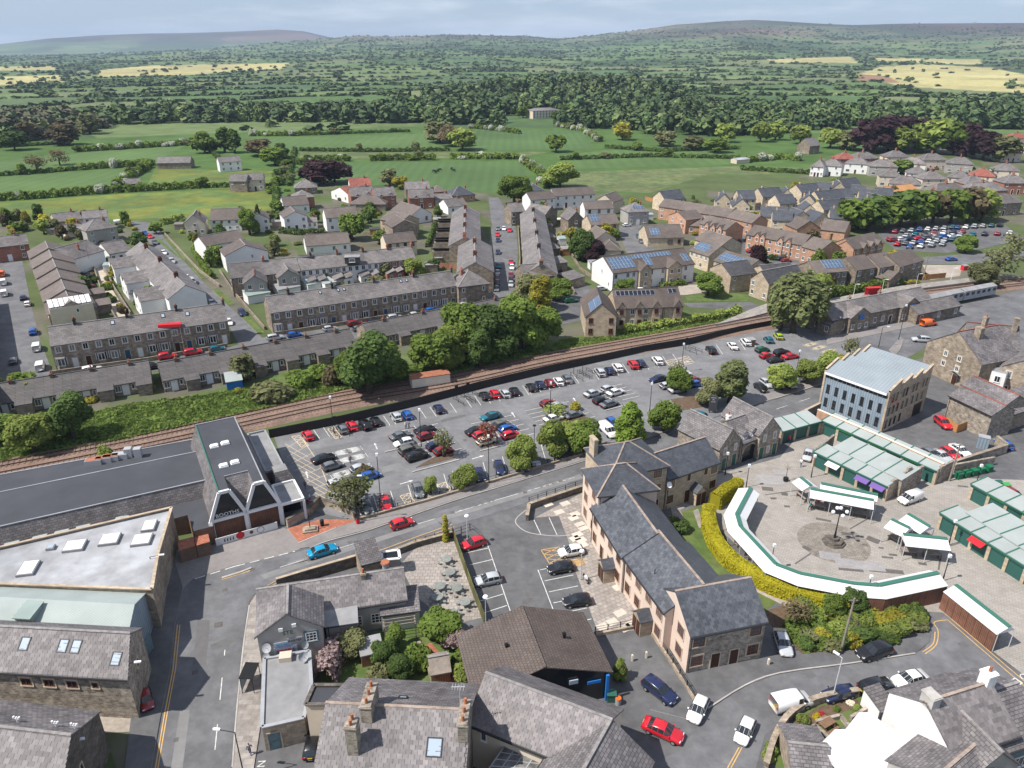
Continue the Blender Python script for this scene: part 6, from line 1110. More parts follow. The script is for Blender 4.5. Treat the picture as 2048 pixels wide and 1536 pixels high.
def car(px,py,dx,dy,colr,ty,label,group,det=1,z=.03,scale=1.,name=None,zc=.55):
 p=G(px,py,zc);q=G(px+dx,py+dy,zc);h=math.atan2(q.y-p.y,q.x-p.x);L,W,bm_,gm_,wm_,rm_,hm_,tm_,pw,py_,wr,mm=car_mesh(ty)
 t=thing(name or{'hatchback':'hatchback_car','saloon':'saloon_car','estate car':'estate_car','van':'van'}[ty],label,'van' if ty=='van' else 'car',(p.x,p.y,z),h,group);t.scale=(scale*.84,)*3
 b=setm(link('body',bm_,t),'paint_'+colr+'_car');link('windows',gm_,t)
 for sx in(-.31,.31):
  for sy in(-1,1):wo_=link('wheel',wm_,t,(sx*L+.02,sy*(W/2-.085),wr));(link('rim',rm_,wo_)if det>1 else 0)
 if det:
  zt=CT[ty][2];zf=zt[-2][2];zr_=zt[1][2]
  for sy in(-1,1):link('headlight',hm_,t,(L*.47,sy*W*.33,zf+.02));link('tail_light',tm_,t,(-L*.494,sy*W*.39,zr_-.16))
 if det>1:
  link('number_plate',pw,t,(L*.5,0,.45));link('number_plate',py_,t,(-L*.503,0,.7 if ty!='van' else .6))
  for sy in(-1,1):setm(link('door_mirror',mm,t,(L*.2,sy*(W/2+.06),1.0 if ty!='van' else 1.25)),'paint_'+colr+'_car' if colr!='silver' else 'paint_grey_car')
 return t
TY={'h':'hatchback','s':'saloon','e':'estate car','v':'van'}
def park(where,d,rows,group,det=1):
 for i,r in enumerate(rows):
  px,py,c_,ty=r[:4];dd=r[4]if len(r)>4 else d;car(px,py,dd[0],dd[1],c_,TY[ty],f'{c_} {TY[ty]}, {ordn(i)} from left {where}',group,det)
KG='cars in the main car park'
park('in the car park row against the railway fence',(-14,-18),[(616,870,'red','h'),(685,857,'grey','h'),(704,851,'red','h'),(730,849,'black','e'),(751,842,'black','h'),(792,832,'silver','h'),(814,829,'blue','h'),(877,817,'navy','h'),(969,791,'black','h'),(989,787,'red','h'),(1010,786,'silver','h'),(1029,782,'black','h'),(1062,774,'black','h'),(1080,769,'navy','h'),(1099,765,'maroon','h'),(1117,762,'white','h'),(1134,757,'grey','s'),(1200,744,'silver','e'),(1219,741,'navy','h'),(1235,735,'white','e')],KG)
park('of the farther cars against the railway fence',(-14,-16),[(1266,729,'red','e'),(1281,726,'navy','h'),(1315,721,'white','e'),(1422,700,'black','e'),(1465,691,'white','s'),(1492,684,'white','e'),(1537,679,'teal','h'),(1557,672,'lime','h')],KG)
park('in the left island of the car park',(30,-9),[(801,871,'grey','s'),(807,885,'white','h',(-30,7)),(820,900,'khaki','e'),(834,912,'black','e'),(850,859,'black','s'),(854,871,'maroon','h'),(872,891,'navy','h'),(887,901,'maroon','h')],KG)
park('in the middle island of the car park',(30,-9),[(952,861,'black','s'),(964,869,'red','h'),(972,882,'cream','h'),(981,832,'teal','s',(-30,8)),(1001,849,'khaki','s'),(1016,857,'blue','h'),(1021,869,'red','h')],KG)
park('in the right-hand islands of the car park',(30,-9),[(1097,806,'maroon','h'),(1107,836,'white','s'),(1116,811,'lilac','h'),(1147,829,'grey','s'),(1186,786,'silver','s'),(1202,800,'black','h'),(1217,777,'silver','h'),(1219,807,'grey','s'),(1231,784,'white','s')],KG)
park('in the far right islands of the car park',(30,-5),[(1316,757,'navy','s',(-30,8)),(1336,771,'silver','h'),(1356,779,'silver','s'),(1367,747,'white','h'),(1390,760,'maroon','h'),(1394,767,'blue','h'),(1525,699,'green','h'),(1534,711,'red','h'),(1551,719,'black','s'),(1564,705,'black','e'),(1581,712,'red','s')],KG)
park('beside the supermarket crossing',(30,-9),[(647,916,'black','s'),(665,931,'grey','h'),(680,966,'silver','e'),(722,936,'silver','h'),(740,951,'blue','h')],KG)
park('in the car park row along the main road',(8,22),[(735,1014,'grey','h'),(771,1006,'red','h'),(836,980,'grey','h'),(909,964,'khaki','h'),(960,950,'navy','h'),(999,935,'navy','h'),(1047,930,'grey','h'),(1070,920,'silver','h'),(1115,908,'black','h')],KG)
park('under the trees near the office',(20,14),[(1522,775,'black','h'),(1533,766,'silver','h'),(1580,768,'silver','h'),(1596,754,'white','h')],KG)
car(1216,862,20,18,'white','van','white van parked beside the dark conifer in the car park',KG,1,scale=1.0);car(1226,846,20,18,'blue','hatchback','blue hatchback hidden behind the white van by the conifer',KG,1);car(1395,830,-24,-6,'teal','hatchback','teal hatchback turning into the car park entrance',KG,1)
car(804,1046,30,-9,'red','hatchback','bright red hatchback driving along the main road',None,2);car(645,1101,30,-9,'cyan','saloon','bright blue coupe driving round the bend of the main road',None,2)
HG='cars in the hotel yard'
car(947,1086,-30,9,'red','hatchback','red hatchback against the green hotel yard fence',HG,2);car(976,1159,-30,6,'silver','hatchback','silver hatchback with dark sunroof in the hotel yard',HG,2);car(1007,1243,-30,4,'navy','hatchback','navy car half hidden behind the brown garage roof',HG,1)
car(1142,1102,-30,5,'white','hatchback','white hatchback on the yellow hatched bay of the hotel yard',HG,2);car(1121,1135,-30,5,'black','hatchback','small black hatchback next to the white one in the hotel yard',HG,2);car(1154,1201,-30,4,'black','hatchback','black hatchback nearest the paved court in the hotel yard',HG,2)
LG='vehicles in the lower street'
car(1319,1381,32,24,'navy','estate car','dark blue hatchback beside the railings of the garage yard',LG,2);car(1396,1418,-14,30,'white','hatchback','white hatchback parked half on the kerb below the stone house',LG,2);car(1326,1460,32,14,'red','saloon','dark red saloon beside the diagonal slate building',LG,2,scale=1.02)
car(1490,1461,-14,32,'white','hatchback','small white hatchback driving down the lower street',LG,2,scale=.95);car(1584,1400,34,-8,'white','van','white van with grey sides at the corner of the beer garden wall',LG,2,scale=1.02,zc=.9);car(1678,1386,-34,9,'navy','saloon','dark blue saloon behind the white van',LG,2,scale=.95)
car(1753,1373,34,-9,'black','estate car','black off-roader parked beside the inn',LG,2);car(1820,1357,-34,9,'white','saloon','white sports saloon at the head of the line beside the inn',LG,2);car(1748,1303,-34,9,'black','estate car','black estate car on the kerb below the shrub bed',LG,2,scale=1.05);car(1566,1284,10,30,'silver','saloon','silver saloon beside the stone house gable',LG,2)
car(2030,1412,10,30,'teal','hatchback','pale blue car at the right edge beside the inn',LG,1);car(626,1487,6,-30,'black','hatchback','black hatchback half hidden by the large slate house',LG,2);car(292,1398,6,24,'maroon','hatchback','red car painted darker for shade, tucked against the barn gable',LG,1,scale=.85)  # barn gable car: maroon stands in for the gable's shadow on red paint
MG='vehicles round the market'
car(1821,994,-30,10,'white','van','small white van parked by the island shops',MG,2,scale=.92,zc=.8)
for r in((1886,846,22,18,'red','estate car','red estate car beside the office'),(1985,849,30,-8,'red','hatchback','red hatchback beside the rubble outbuilding'),(2034,831,30,-6,'grey','saloon','grey saloon at the right edge above the market'),(2008,888,-20,-14,'blue','hatchback','blue car behind the raised stone bed'),(1921,900,22,14,'white','saloon','white saloon behind the back row of shops'),(1901,906,22,14,'red','hatchback','red hatchback behind the back row of shops'),(1884,911,22,14,'silver','saloon','silver saloon behind the back row of shops'),(1862,908,22,14,'grey','hatchback','dark grey car partly behind the back row of shops'),(1616,910,-8,24,'silver','hatchback','silver hatchback beside the island shops'),(2027,989,24,14,'maroon','hatchback','dark red car behind the upper right shops'),(1857,647,30,-4,'orange','van','orange van waiting outside the station'),(1842,679,-30,-2,'silver','estate car','silver estate car in the station forecourt'),(1903,518,30,-2,'blue','saloon','blue saloon on the road above the vacant plot')):
 car(*r[:6],r[6],MG,1)
SG_='cars in the side streets'
park('on the street at the left edge',(4,-30),[(4,548,'orange','v'),(7,565,'white','v'),(9,587,'white','v'),(26,721,'grey','h'),(46,595,'navy','h'),(55,607,'white','h'),(66,663,'blue','e'),(74,695,'white','v'),(81,733,'white','v')],SG_)
park('in the lane before the stone terrace',(30,-5),[(184,739,'white','e'),(304,733,'black','e'),(335,712,'red','e'),(386,704,'red','e'),(434,697,'teal','h'),(458,644,'white','h',(10,16)),(484,625,'navy','e',(14,20))],SG_)
park('on the street past the white gable',(14,18),[(290,466,'blue','h'),(300,473,'red','h'),(310,485,'grey','e'),(328,505,'white','h'),(344,522,'silver','e'),(374,555,'white','h'),(384,564,'silver','v'),(392,575,'white','h'),(424,606,'silver','h')],SG_)
park('in front of the long terrace',(30,-5),[(551,675,'silver','e'),(589,669,'blue','h'),(660,657,'silver','h'),(710,647,'maroon','e'),(719,657,'grey','h'),(750,641,'black','s'),(790,635,'silver','e'),(831,629,'silver','h'),(865,621,'blue','e'),(900,619,'white','h'),(931,610,'silver','e')],SG_)
park('by the back lane garages',(30,6),[(172,550,'black','e'),(178,570,'red','h')],SG_)
park('downhill on the left of the central street',(0,20),[(996,457,'grey','h'),(995,469,'red','h'),(996,480,'navy','h'),(996,504,'navy','h'),(997,532,'teal','e'),(995,545,'silver','h'),(994,556,'maroon','h'),(994,565,'black','h'),(993,577,'grey','h')],SG_)
park('downhill on the right of the central street',(0,20),[(1008,457,'white','h'),(1019,460,'red','s'),(1022,524,'red','h'),(1024,534,'white','h'),(1022,550,'maroon','h'),(1022,559,'black','h'),(1022,568,'silver','h')],SG_)
park('in the yards between terraces and apartments',(30,-3),[(240,445,'white','v'),(884,514,'silver','v'),(1121,442,'white','v'),(1142,601,'green','e'),(1203,577,'silver','h'),(1254,450,'white','h'),(1277,472,'teal','h',(10,16)),(1283,482,'grey','h',(10,16)),(1284,580,'white','h'),(1288,588,'silver','h'),(1372,456,'white','h'),(1450,465,'silver','v'),(1452,478,'black','h'),(1462,480,'silver','h'),(1474,461,'silver','s'),(1485,453,'orange','h'),(1503,502,'red','h'),(1547,514,'blue','h'),(1562,517,'navy','h'),(1573,521,'maroon','h'),(1655,516,'white','s')],SG_)
TGc='cars filling the town car park';cols=['red','silver','white','blue','black','grey','silver','navy','white','red','silver','teal'];k_=0;rnd_=random.Random(8)
for j,(x0,x1,y0,y1,n_)in enumerate(((1790,1905,463,455,8),(1915,2000,455,450,6),(1812,1925,471,463,7),(1785,1905,480,472,8),(1795,1905,488,479,8),(1820,1885,494,488,4),(1920,2020,470,466,5))):
 for i in range(n_):
  c_=cols[(i*5+j*3)%12];px=x0+(x1-x0)*i/(n_-1);car(px,y0+(y1-y0)*i/(n_-1),*((14,-12)if j!=3 else(30,-3)),c_,TY['hhse'[(i+j)%4]],f'{c_} {TY["hhse"[(i + j) % 4]]}, {ordn(i)} from the left in the {ordn(j)} row of the town car park',TGc,0,scale=1.15)
def bike(px,py,dx,dy,m_,label):
 p=G(px,py);q=G(px+dx,py+dy);t=thing('motorcycle',label,'motorcycle',(p.x,p.y,.03),math.atan2(q.y-p.y,q.x-p.x));t.scale=(.85,)*3
 for x in(-.65,.65):b=MB();b.tube((x,-.06,.3),(x,.06,.3),.3,.3,14);w0=b.build('wheel','tyre',t);b=MB();b.tube((x,-.065,.3),(x,.065,.3),.18,.18,10);b.build('rim','rim',w0)
 b=MB();b.prism([(-.2,-.13),(.3,-.14),(.36,0),(.3,.14),(-.2,.13)],.62,.92);b.tube((.55,0,.75),(.5,0,1.02),.12,.08,8);b.build('tank',m_,t)
 b=MB();b.prism([(-.75,-.1),(-.2,-.15),(-.2,.15),(-.75,.1)],.68,.8);b.build('seat','iron',t);b=MB();b.box(-.3,-.15,.28,.25,.15,.62);b.tube((-.65,-.1,.3),(-.1,-.12,.5),.05);b.build('engine','steel',t);b=MB();b.tube((.65,0,.3),(.45,0,1.0),.05);b.tube((.42,-.36,1.05),(.42,.36,1.05),.025);b.build('handlebar','steel',t)
 return t
bike(1171,1162,20,30,'paint_white','white motorcycle leaning on the paved court');bike(1222,1150,14,30,'red_sign','red motorcycle beside the pink apartment wall');bike(620,1010,20,10,'red_sign','red and white scooter by the supermarket entrance')
# ================================================================ people
mat('cloth_red',(.5,.04,.05),.9,'flat');mat('cloth_teal',(.03,.25,.28),.9,'flat');mat('cloth_white',(.7,.7,.7),.9,'flat');mat('cloth_grey',(.15,.15,.17),.9,'flat');mat('cloth_jean',(.05,.08,.16),.9,'flat')
for px,py,dx,dy,top,leg,wk,lab in((701,927,0,20,'cloth_grey','iron',1,'person in dark clothes walking between disabled bays'),(611,978,-10,14,'cloth_grey','cloth_jean',1,'person crossing the hatched area by the supermarket'),(812,858,12,4,'cloth_white','cloth_jean',0,'person in white top standing behind a blue hatchback'),(818,857,-12,4,'cloth_grey','iron',1,'person in grey walking in the car park lane'),(1601,934,12,-8,'cloth_white','cloth_jean',1,'person in white crossing the market square'),(1619,1020,10,4,'cloth_teal','iron',1,'person in teal top at the long market stall'),(1635,1014,-6,10,'cloth_red','cloth_jean',0,'person in red standing under the long stall'),(1501,1122,14,10,'cloth_white','iron',0,'person in white shirt behind the curved stall'),(1577,886,-4,14,'cloth_red','cloth_jean',1,'person in red walking beside the short row of shops'),(501,1510,2,-20,'cloth_grey','cloth_jean',1,'person walking on the pavement at the bottom edge'),(1840,1200,-10,10,'cloth_red','iron',0,'person in red beside the boarded stall'),(620,1004,10,0,'cloth_white','cloth_jean',0,'person standing with the red scooter')):
 p=G(px,py);q=G(px+dx,py+dy);o=tag(link('person',PMS[wk],None,(p.x,p.y,.03),math.atan2(q.y-p.y,q.x-p.x)),lab,'person')
 o.scale=(.87,)*3
 for i,m_ in((2,top),(3,leg)):o.material_slots[i].link='OBJECT';o.material_slots[i].material=M[m_]
cb=MB();cb.tube((-.8,0,1.0),(.7,0,1.05),.42,.38,8);cb.tube((.7,0,1.15),(1.15,0,1.0),.2,.14,6);cb.tube((1.1,0,1.0),(1.4,0,.7),.15,.1,6);[cb.tube((x,y,0),(x,y,.8),.07,.12,5)for x in(-.7,.6)for y in(-.22,.22)];cb.tube((-1.2,0,1.1),(-1.25,0,.5),.04,n=4)
cm=cb.mesh('cow','iron')
for i,(px,py)in enumerate(((868,345),(872,347),(876,344),(880,342),(903,340),(908,343))):tag(link('cow',cm,None,G(px,py),i*1.1),'black cow grazing in the big meadow','cow','cows in the meadow')
# ================================================================ vegetation
def crown(n,clumps,leaf,seed,spread=.28,flat=.0,up=.75):
 g=np.random.default_rng(seed);cl=np.array(clumps,float);wgt=(cl[:,3]*cl[:,4]+cl[:,4]*cl[:,5]+cl[:,3]*cl[:,5]);k=g.choice(len(cl),n,p=wgt/wgt.sum())
 d=g.normal(size=(n,3));d/=np.linalg.norm(d,axis=1)[:,None];rad=1-spread*g.random(n)**1.5+.06*g.normal(size=n)
 P=cl[k,:3]+d*cl[k,3:6]*rad[:,None];N=d+g.normal(size=(n,3))*.55+np.array([0,0,up]);N/=np.linalg.norm(N,axis=1)[:,None]
 a=g.normal(size=(n,3));U=np.cross(N,a);U/=np.linalg.norm(U,axis=1)[:,None];Vv=np.cross(N,U);s=leaf*(.55+.9*g.random(n))[:,None]
 U=U*s;Vv=Vv*s*.75
 V=np.stack([P-U-Vv*.6,P+U-Vv,P+U*.7+Vv,P-U*.8+Vv*.9],1).reshape(-1,3);return V,np.arange(4*n).reshape(-1,4)
def clumpset(kind,seed,nc=14):
 g=random.Random(seed);out=[]
 if kind=='round':
  for i in range(nc):a=i*2.4;t=g.random();r=.62*math.sqrt(1-(t-.35)**2*1.6 if(t-.35)**2*1.6<1 else 0);q=g.uniform(.3,.46);out.append((r*math.cos(a),r*math.sin(a),.38+t*1.15,q,q,q*.85))
  out.append((0,0,.95,.62,.62,.72))
 elif kind=='tall':
  for i in range(nc):a=i*2.4;t=i/nc;r=.5*(1-.5*t)*g.uniform(.6,1);q=g.uniform(.3,.42);out.append((r*math.cos(a),r*math.sin(a),.5+t*2.1,q,q,q*1.2))
  out.append((0,0,1.5,.4,.4,1.1))
 elif kind=='cone':
  for i in range(nc):a=i*2.4;t=i/nc;r=.62*(1-t)**.7*(.55+.45*min(1,t*5));q=.42*(1-t*.62);out.append((r*math.cos(a),r*math.sin(a),.35+t*2.0,q,q,q*1.1))
  out.append((0,0,1.2,.5,.5,1.1))
 elif kind=='willow':
  for i in range(nc):a=i*2.4;r=.75*g.uniform(.4,1);q=g.uniform(.2,.34);out.append((r*math.cos(a),r*math.sin(a),.55+.9*(1-r)+g.uniform(0,.3),q,q,q*2.3))
  out.append((0,0,1.15,.6,.6,.8))
 elif kind=='column':
  for i in range(7):out.append((g.uniform(-.08,.08),g.uniform(-.08,.08),.3+i*.62,.55-.03*i,.55-.03*i,.5))
 elif kind=='bush':
  for i in range(7):a=i*2.4;r=.5*g.uniform(.4,1);q=g.uniform(.35,.55);out.append((r*math.cos(a),r*math.sin(a),.3+g.uniform(0,.35),q,q,q*.8))
 elif kind=='spread':
  for i in range(nc):a=i*2.4;t=g.random();r=.8*g.uniform(.3,1);q=g.uniform(.26,.4);out.append((r*math.cos(a),r*math.sin(a),.7+t*.5-r*.15,q,q,q*.6))
 return out
CM={}
for nm_,kd,n_,lf_,nv in(('round','round',7500,.055,3),('tall','tall',6500,.062,2),('cone','cone',6000,.055,1),('willow','willow',5200,.07,1),('column','column',2200,.12,1),('bush','bush',1400,.1,3),('spread','spread',2000,.07,2),('mid','round',700,.15,3),('midtall','tall',700,.17,2),('sparse','round',520,.07,2)):
 for v_ in range(nv):V,Q=crown(n_,clumpset(kd,20+v_*7+len(nm_)),lf_,5+v_);CM[nm_+str(v_)]=npmesh('crown',V,Q,'leaf')
 CM[nm_]=nv
tb=MB();tb.tube((0,0,0),(.02,0,.5),.07,.045,7);tb.tube((.02,0,.5),(0,.02,.95),.045,.015,6)
for i in range(5):a=i*1.26;tb.tube((.01,0,.34+.07*i),(.3*math.cos(a),.3*math.sin(a),.62+.07*i),.024,.008,5)
TM=tb.mesh('trunk','bark',True);_tn=0
def tree(px,py,h,r,mt,kind,label,name='tree',group=None,cz=None,world=None,z0=0.,trunk=True,cat='tree',sy=1.):
 """px,py is the foot of the trunk; h total height, r crown radius"""
 global _tn;_tn+=1;p=world if world is not None else G(px,py);t=thing(name,label,cat,(p[0],p[1],z0),(_tn*1.7)%6.28,group);nv=CM[kind];me=CM[kind+str(_tn%nv)]
 top={'round':1.9,'tall':3.0,'cone':2.75,'willow':1.95,'column':4.5,'bush':1.1,'spread':1.5,'mid':1.9,'midtall':3.0,'sparse':1.9}[kind];c=link('crown',me,t);base=0 if kind in('bush','cone','column')else h*.1
 c.scale=(r,r*sy,(h-base)/top);c.location.z=base;setm(c,mt)
 if trunk and kind!='bush':k=link('trunk',TM,t);k.scale=(max(h*.75,r),max(h*.75,r),h*.85)
 return t
for r in((740,790,12.5,5.6,'leaf_dark','round','large dark tree left of the white lineside containers'),(712,770,8,4.0,'leaf','round','lighter tree behind the large dark lineside tree'),(775,765,9,4.2,'leaf','round','round tree right of the large dark lineside tree'),(868,748,9.5,4.8,'leaf','round','left tree of the big lineside clump'),(930,714,13.5,5.6,'leaf','round','tallest left tree of the big lineside clump'),(990,717,12.5,5.4,'leaf_dark','round','middle dark tree of the big lineside clump'),(1040,702,13,5.8,'leaf','round','broad right tree of the big lineside clump'),(960,738,9,3.6,'leaf_dark','tall','dark conical tree in front of the lineside clump'),(1085,690,9,4.6,'leaf','round','right-hand fringe tree of the lineside clump'),(900,735,9,4.2,'leaf_light','round','pale tree inside the lineside clump'),(1080,640,11.5,4.2,'leaf_yellow','tall','golden-green tall tree at the foot of the central street'),(1060,620,10,5,'leaf_olive','round','olive tree beside the golden tree'),(1120,600,6,3.4,'leaf','round','round green tree right of the golden tree'),(1060,570,7,3.4,'leaf','round','green tree against the slate house gable'),(70,905,7.4,3.8,'leaf_light','round','pale tree above the left end of the railway'),(150,880,8.6,3.6,'leaf_dark','round','dark tree above the left end of the railway'),(20,880,5,4,'leaf','round','small tree at the left edge by the railway'),(212,920,2.6,1.4,'leaf_light','bush','bright sapling between railway and supermarket roof'),(545,800,4.5,4.6,'leaf_olive','bush','large olive shrub on the railway bank'),(600,775,4.0,3.4,'leaf','bush','green shrub above the railway bank'),(665,770,4.2,2.4,'leaf_bronze','bush','bronze shrub on the railway bank'),(640,755,3.4,3,'leaf','bush','shrub behind the bronze one'),(476,786,1.2,1.1,'leaf_yellow','bush','small yellow bush on the railway bank')):
 tree(*r,group=None)
for r in((1045,938,6.0,2.5,'leaf_light','round','light green car park tree by the road, left of three'),(1105,912,6.4,2.6,'leaf_light','round','light green car park tree by the road, middle of three'),(1165,905,6.6,2.9,'leaf','round','green car park tree by the road, right of three'),(1140,900,5.6,2.2,'leaf_light','round','green car park tree behind the three roadside ones'),(1258,882,8.4,3.4,'leaf_conifer','cone','dense dark conifer beside the car park'),(1326,862,6.4,2.9,'leaf','round','round tree between conifer and car park entrance'),(1458,806,9.0,4.2,'leaf_willow','tall','large birch beside the car park sign'),(1415,812,5.5,2.4,'leaf_olive','round','small olive tree left of the large birch'),(1562,780,6.2,3.1,'leaf_light','round','green tree right of the large birch'),(1612,768,5.6,2.6,'leaf_light','round','tree near the office corner'),(1648,755,5.6,3.0,'leaf_light','round','tree behind the office corner'),(1358,785,5.6,2.6,'leaf','round','tree on the far right car park island'),(1350,770,5,2.0,'leaf_olive','sparse','thin tree on the far right car park island'),(888,914,5.4,1.7,'leaf_olive','sparse','slender pale tree on the left car park island'),(975,888,4.2,1.9,'leaf_red','sparse','red-leaved young tree on the middle car park island'),(700,1022,6.0,3.2,'leaf_olive','sparse','spreading pale tree at the supermarket corner'),(716,1010,5.0,2.6,'leaf_light','sparse','second pale tree at the supermarket corner'),(929,974,4.0,2.0,'leaf_light','round','small round tree on the roadside bays'),(862,986,3.0,1.1,'leaf_light','round','thin sapling on the roadside bays'),(1150,820,2.2,1.1,'leaf_yellow','bush','small yellow bush on a car park island'),(1110,833,2.4,2.4,'leaf_light','sparse','pale shrub on a car park island'),(730,950,1.6,1.6,'leaf_bronze','bush','brown shrub between parked cars')):
 tree(*r)
for r in((1585,665,14,7.0,'leaf_willow','willow','big weeping willow in front of the station platform'),(1560,660,10,4.2,'leaf_willow','willow','left lobe of the willow group at the station'),(1630,600,8,4,'leaf_light','round','light green tree behind the willow'),(1697,718,5.4,1.9,'leaf_olive','sparse','young tree in the station forecourt'),(1680,727,2.0,2.6,'leaf_yellow','bush','yellow shrub at the back of the office'),(1415,592,7,4.0,'leaf','round','dense green tree beside the solar apartments'),(1250,592,5,2.8,'leaf','round','round tree between the two apartment blocks'),(1515,530,7,2.6,'leaf_copper','round','dark red maple near the brick flats'),(1990,560,10,5.5,'leaf_olive','sparse','sparse budding tree beside the railway at right'),(1960,575,7,4.5,'leaf_olive','round','olive shrubby tree beside the railway at right'),(2020,520,9,4,'leaf_olive','sparse','sparse tall tree at the right edge above the railway'),(1930,505,6,3.6,'leaf','round','green tree at the corner of the town car park')):
 tree(*r)
for r in((892,1082,4.2,.8,'leaf_yellow','column','slim golden cypress at the corner of the pub terrace'),(880,1286,4.2,2.7,'leaf','spread','broad leafy fig tree in the pub garden'),(878,1275,4.0,2.0,'leaf','round','second stem of the leafy tree in the pub garden'),(1239,1357,3.2,1.0,'leaf_light','cone','clipped light green cypress beside the brown garage'),(712,1306,3.6,1.9,'leaf_olive','round','feathery shrub beside the pub wing'),(770,1330,3.4,1.6,'leaf_dark','round','left tree of the pub garden hedge'),(790,1300,3.4,1.3,'leaf','round','light tree beside the pergola'),(805,1355,3.2,1.5,'leaf_dark','round','dark tree at the foot of the pub garden'),(838,1330,2.4,1.8,'leaf','bush','green bush beside the garden wall'),(910,1300,2.8,1.4,'leaf_pink','round','pink blossom tree by the brown garage'),(925,1360,2.2,1.4,'leaf_light','bush','bright bush against the brown garage'),(918,1330,1.8,1.2,'leaf','bush','grey-green bush in the pub garden corner'),(760,1365,2.4,1.8,'leaf_olive','bush','olive bush in the pub garden'),(681,1290,1.6,.8,'leaf_light','bush','small bush at the end of the ivy wall'),(1358,1062,1.8,1.5,'leaf_dark','bush','dark shrub in the apartment garden'),(1345,1048,1.4,1.2,'leaf_olive','bush','olive shrub in the apartment garden')):
 tree(*r)
rnd_=random.Random(4)
for i in range(70):
 a,c=rnd_.random(),rnd_.random();px=1545+290*a;py=1212+84*c*(1-.25*a)+(30*(1-a)if c>.5 else 12*a);m_=rnd_.choice(['leaf_light','leaf_light','leaf','leaf_light','leaf_dark','leaf_olive','leaf_yellow'])
 if px<1596 and py>1238 or py>1300-max(0,px-1700)*.25:continue
 tree(px,py,rnd_.uniform(1.1,2.0),rnd_.uniform(.9,1.6),m_,'bush',{'leaf_light':'light green','leaf':'mid green','leaf_dark':'dark green','leaf_olive':'olive','leaf_yellow':'yellow'}[m_]+' leafy shrub in the planted bed below the curved canopy','shrub',{'leaf_light':'light green','leaf':'mid green','leaf_dark':'dark green','leaf_olive':'olive','leaf_yellow':'yellow'}[m_]+' shrubs in the planted bed',cat='shrub')
tree(1590,1245,3.2,1.8,'leaf_bronze','sparse','bare-twigged shrub at the left end of the planted bed','shrub',cat='shrub');tree(1665,1232,3.6,1.4,'leaf','round','small tree in the planted bed beside the telegraph pole');tree(1700,1222,3.4,1.6,'leaf_dark','round','dark shrub behind the telegraph pole','shrub',cat='shrub')
def hedge(pts,w_,h_,mt,label,leaf=.16,dens=55,name='hedge',z0=0.,px=True,terr_=False,group=None,rough=1.):
 P_=[T(*p)if terr_ else(G(*p)if px else Vector(p))for p in pts];o=P_[0].copy();Vs=[];g=np.random.default_rng(int(abs(o.x*7+o.y*13))%99999)
 for i in range(len(P_)-1):
  a,c=np.array(P_[i]-o),np.array(P_[i+1]-o);L=np.linalg.norm(c-a);n=int(L*(w_+2*h_)*dens/10)+4;t_=g.random(n);d=(c-a)/max(L,1e-6);s=np.array((-d[1],d[0],0));th=g.random(n)*math.pi;wob=1+rough*(.16*np.sin(t_*L*1.3+i*2)+.1*g.normal(size=n))
  off=np.cos(th)*w_/2*wob;zz=np.abs(np.sin(th))**(.6 if rough>.5 else .3)*h_*wob*np.where(np.abs(np.cos(th))>.93,g.random(n),1);Cn=a+(c-a)*t_[:,None]+s*off[:,None];Cn[:,2]+=zz+z0
  N=s*np.cos(th)[:,None]+np.array((0,0,1))*np.sin(th)[:,None]+g.normal(size=(n,3))*.5;N/=np.linalg.norm(N,axis=1)[:,None];U=np.cross(N,g.normal(size=(n,3)));U/=np.linalg.norm(U,axis=1)[:,None];W_2=np.cross(N,U);sz=leaf*(.6+.9*g.random(n))[:,None]
  Vs.append(np.stack([Cn-U*sz-W_2*sz,Cn+U*sz-W_2*sz,Cn+U*sz+W_2*sz,Cn-U*sz+W_2*sz],1).reshape(-1,3))
 V=np.concatenate(Vs);me=npmesh(name,V,np.arange(len(V)).reshape(-1,4),mt);return tag(link(name,me,None,o),label,'hedge',group)
def hcore(pts,w_,h_,mt,h):
 P_=[G(*p)for p in pts];b=MB();o=P_[0]
 for i in range(len(P_)-1):p,q=P_[i]-o,P_[i+1]-o;b.bar((p.x,p.y,h_/2),(q.x,q.y,h_/2),w_,h_)
 b.build('core',mt,h)
gold=smooth_px([(1416,1030),(1418,1062),(1436,1104),(1476,1144),(1540,1180),(1600,1200),(1665,1218),(1690,1222)],4)
h=hedge(gold,1.9,1.9,'hedge_gold','long curved golden yellow hedge round the market',.075,1500,rough=.2);hcore(gold,1.65,1.75,'hedge_gold',h)
gold2=smooth_px([(1476,984),(1450,998),(1428,1016)],4);h=hedge(gold2,1.8,2.4,'hedge_gold','short separate length of golden yellow hedge by the curved stall',.075,1500,rough=.2);hcore(gold2,1.5,2.15,'hedge_gold',h)
hedge([(648,1372),(664,1330),(690,1286)],2.2,2.4,'leaf_pink','bare brown ivy-covered wall in the pub garden',.1,500)
for pts,w_,h_,mt,lab in(([(1245,668),(1330,656),(1420,640),(1482,628)],1.8,1.8,'leaf_light','clipped hedge between the apartments and the railway'),([(1320,575),(1370,570)],1.2,1.2,'leaf','low hedge in front of the solar apartments'),([(1640,598),(1720,586),(1800,570)],2,2.4,'leaf','tall hedge behind the station platform'),([(560,466),(600,470),(650,468)],1.5,1.8,'leaf_dark','garden hedge below the white houses'),([(322,450),(350,444),(366,440)],2,2,'leaf_light','curved bright hedge at the top of the side street'),([(560,510),(575,507)],1.2,1.4,'leaf_yellow','yellow garden hedge behind the upper terrace'),([(855,495),(872,450)],1.2,1.5,'leaf_dark','dark hedge beside the caravan yard'),([(388,500),(400,528),(425,558)],1.2,1.6,'leaf','garden hedge along the side street')):
 hedge(pts,w_,h_,mt,lab,.2,120)
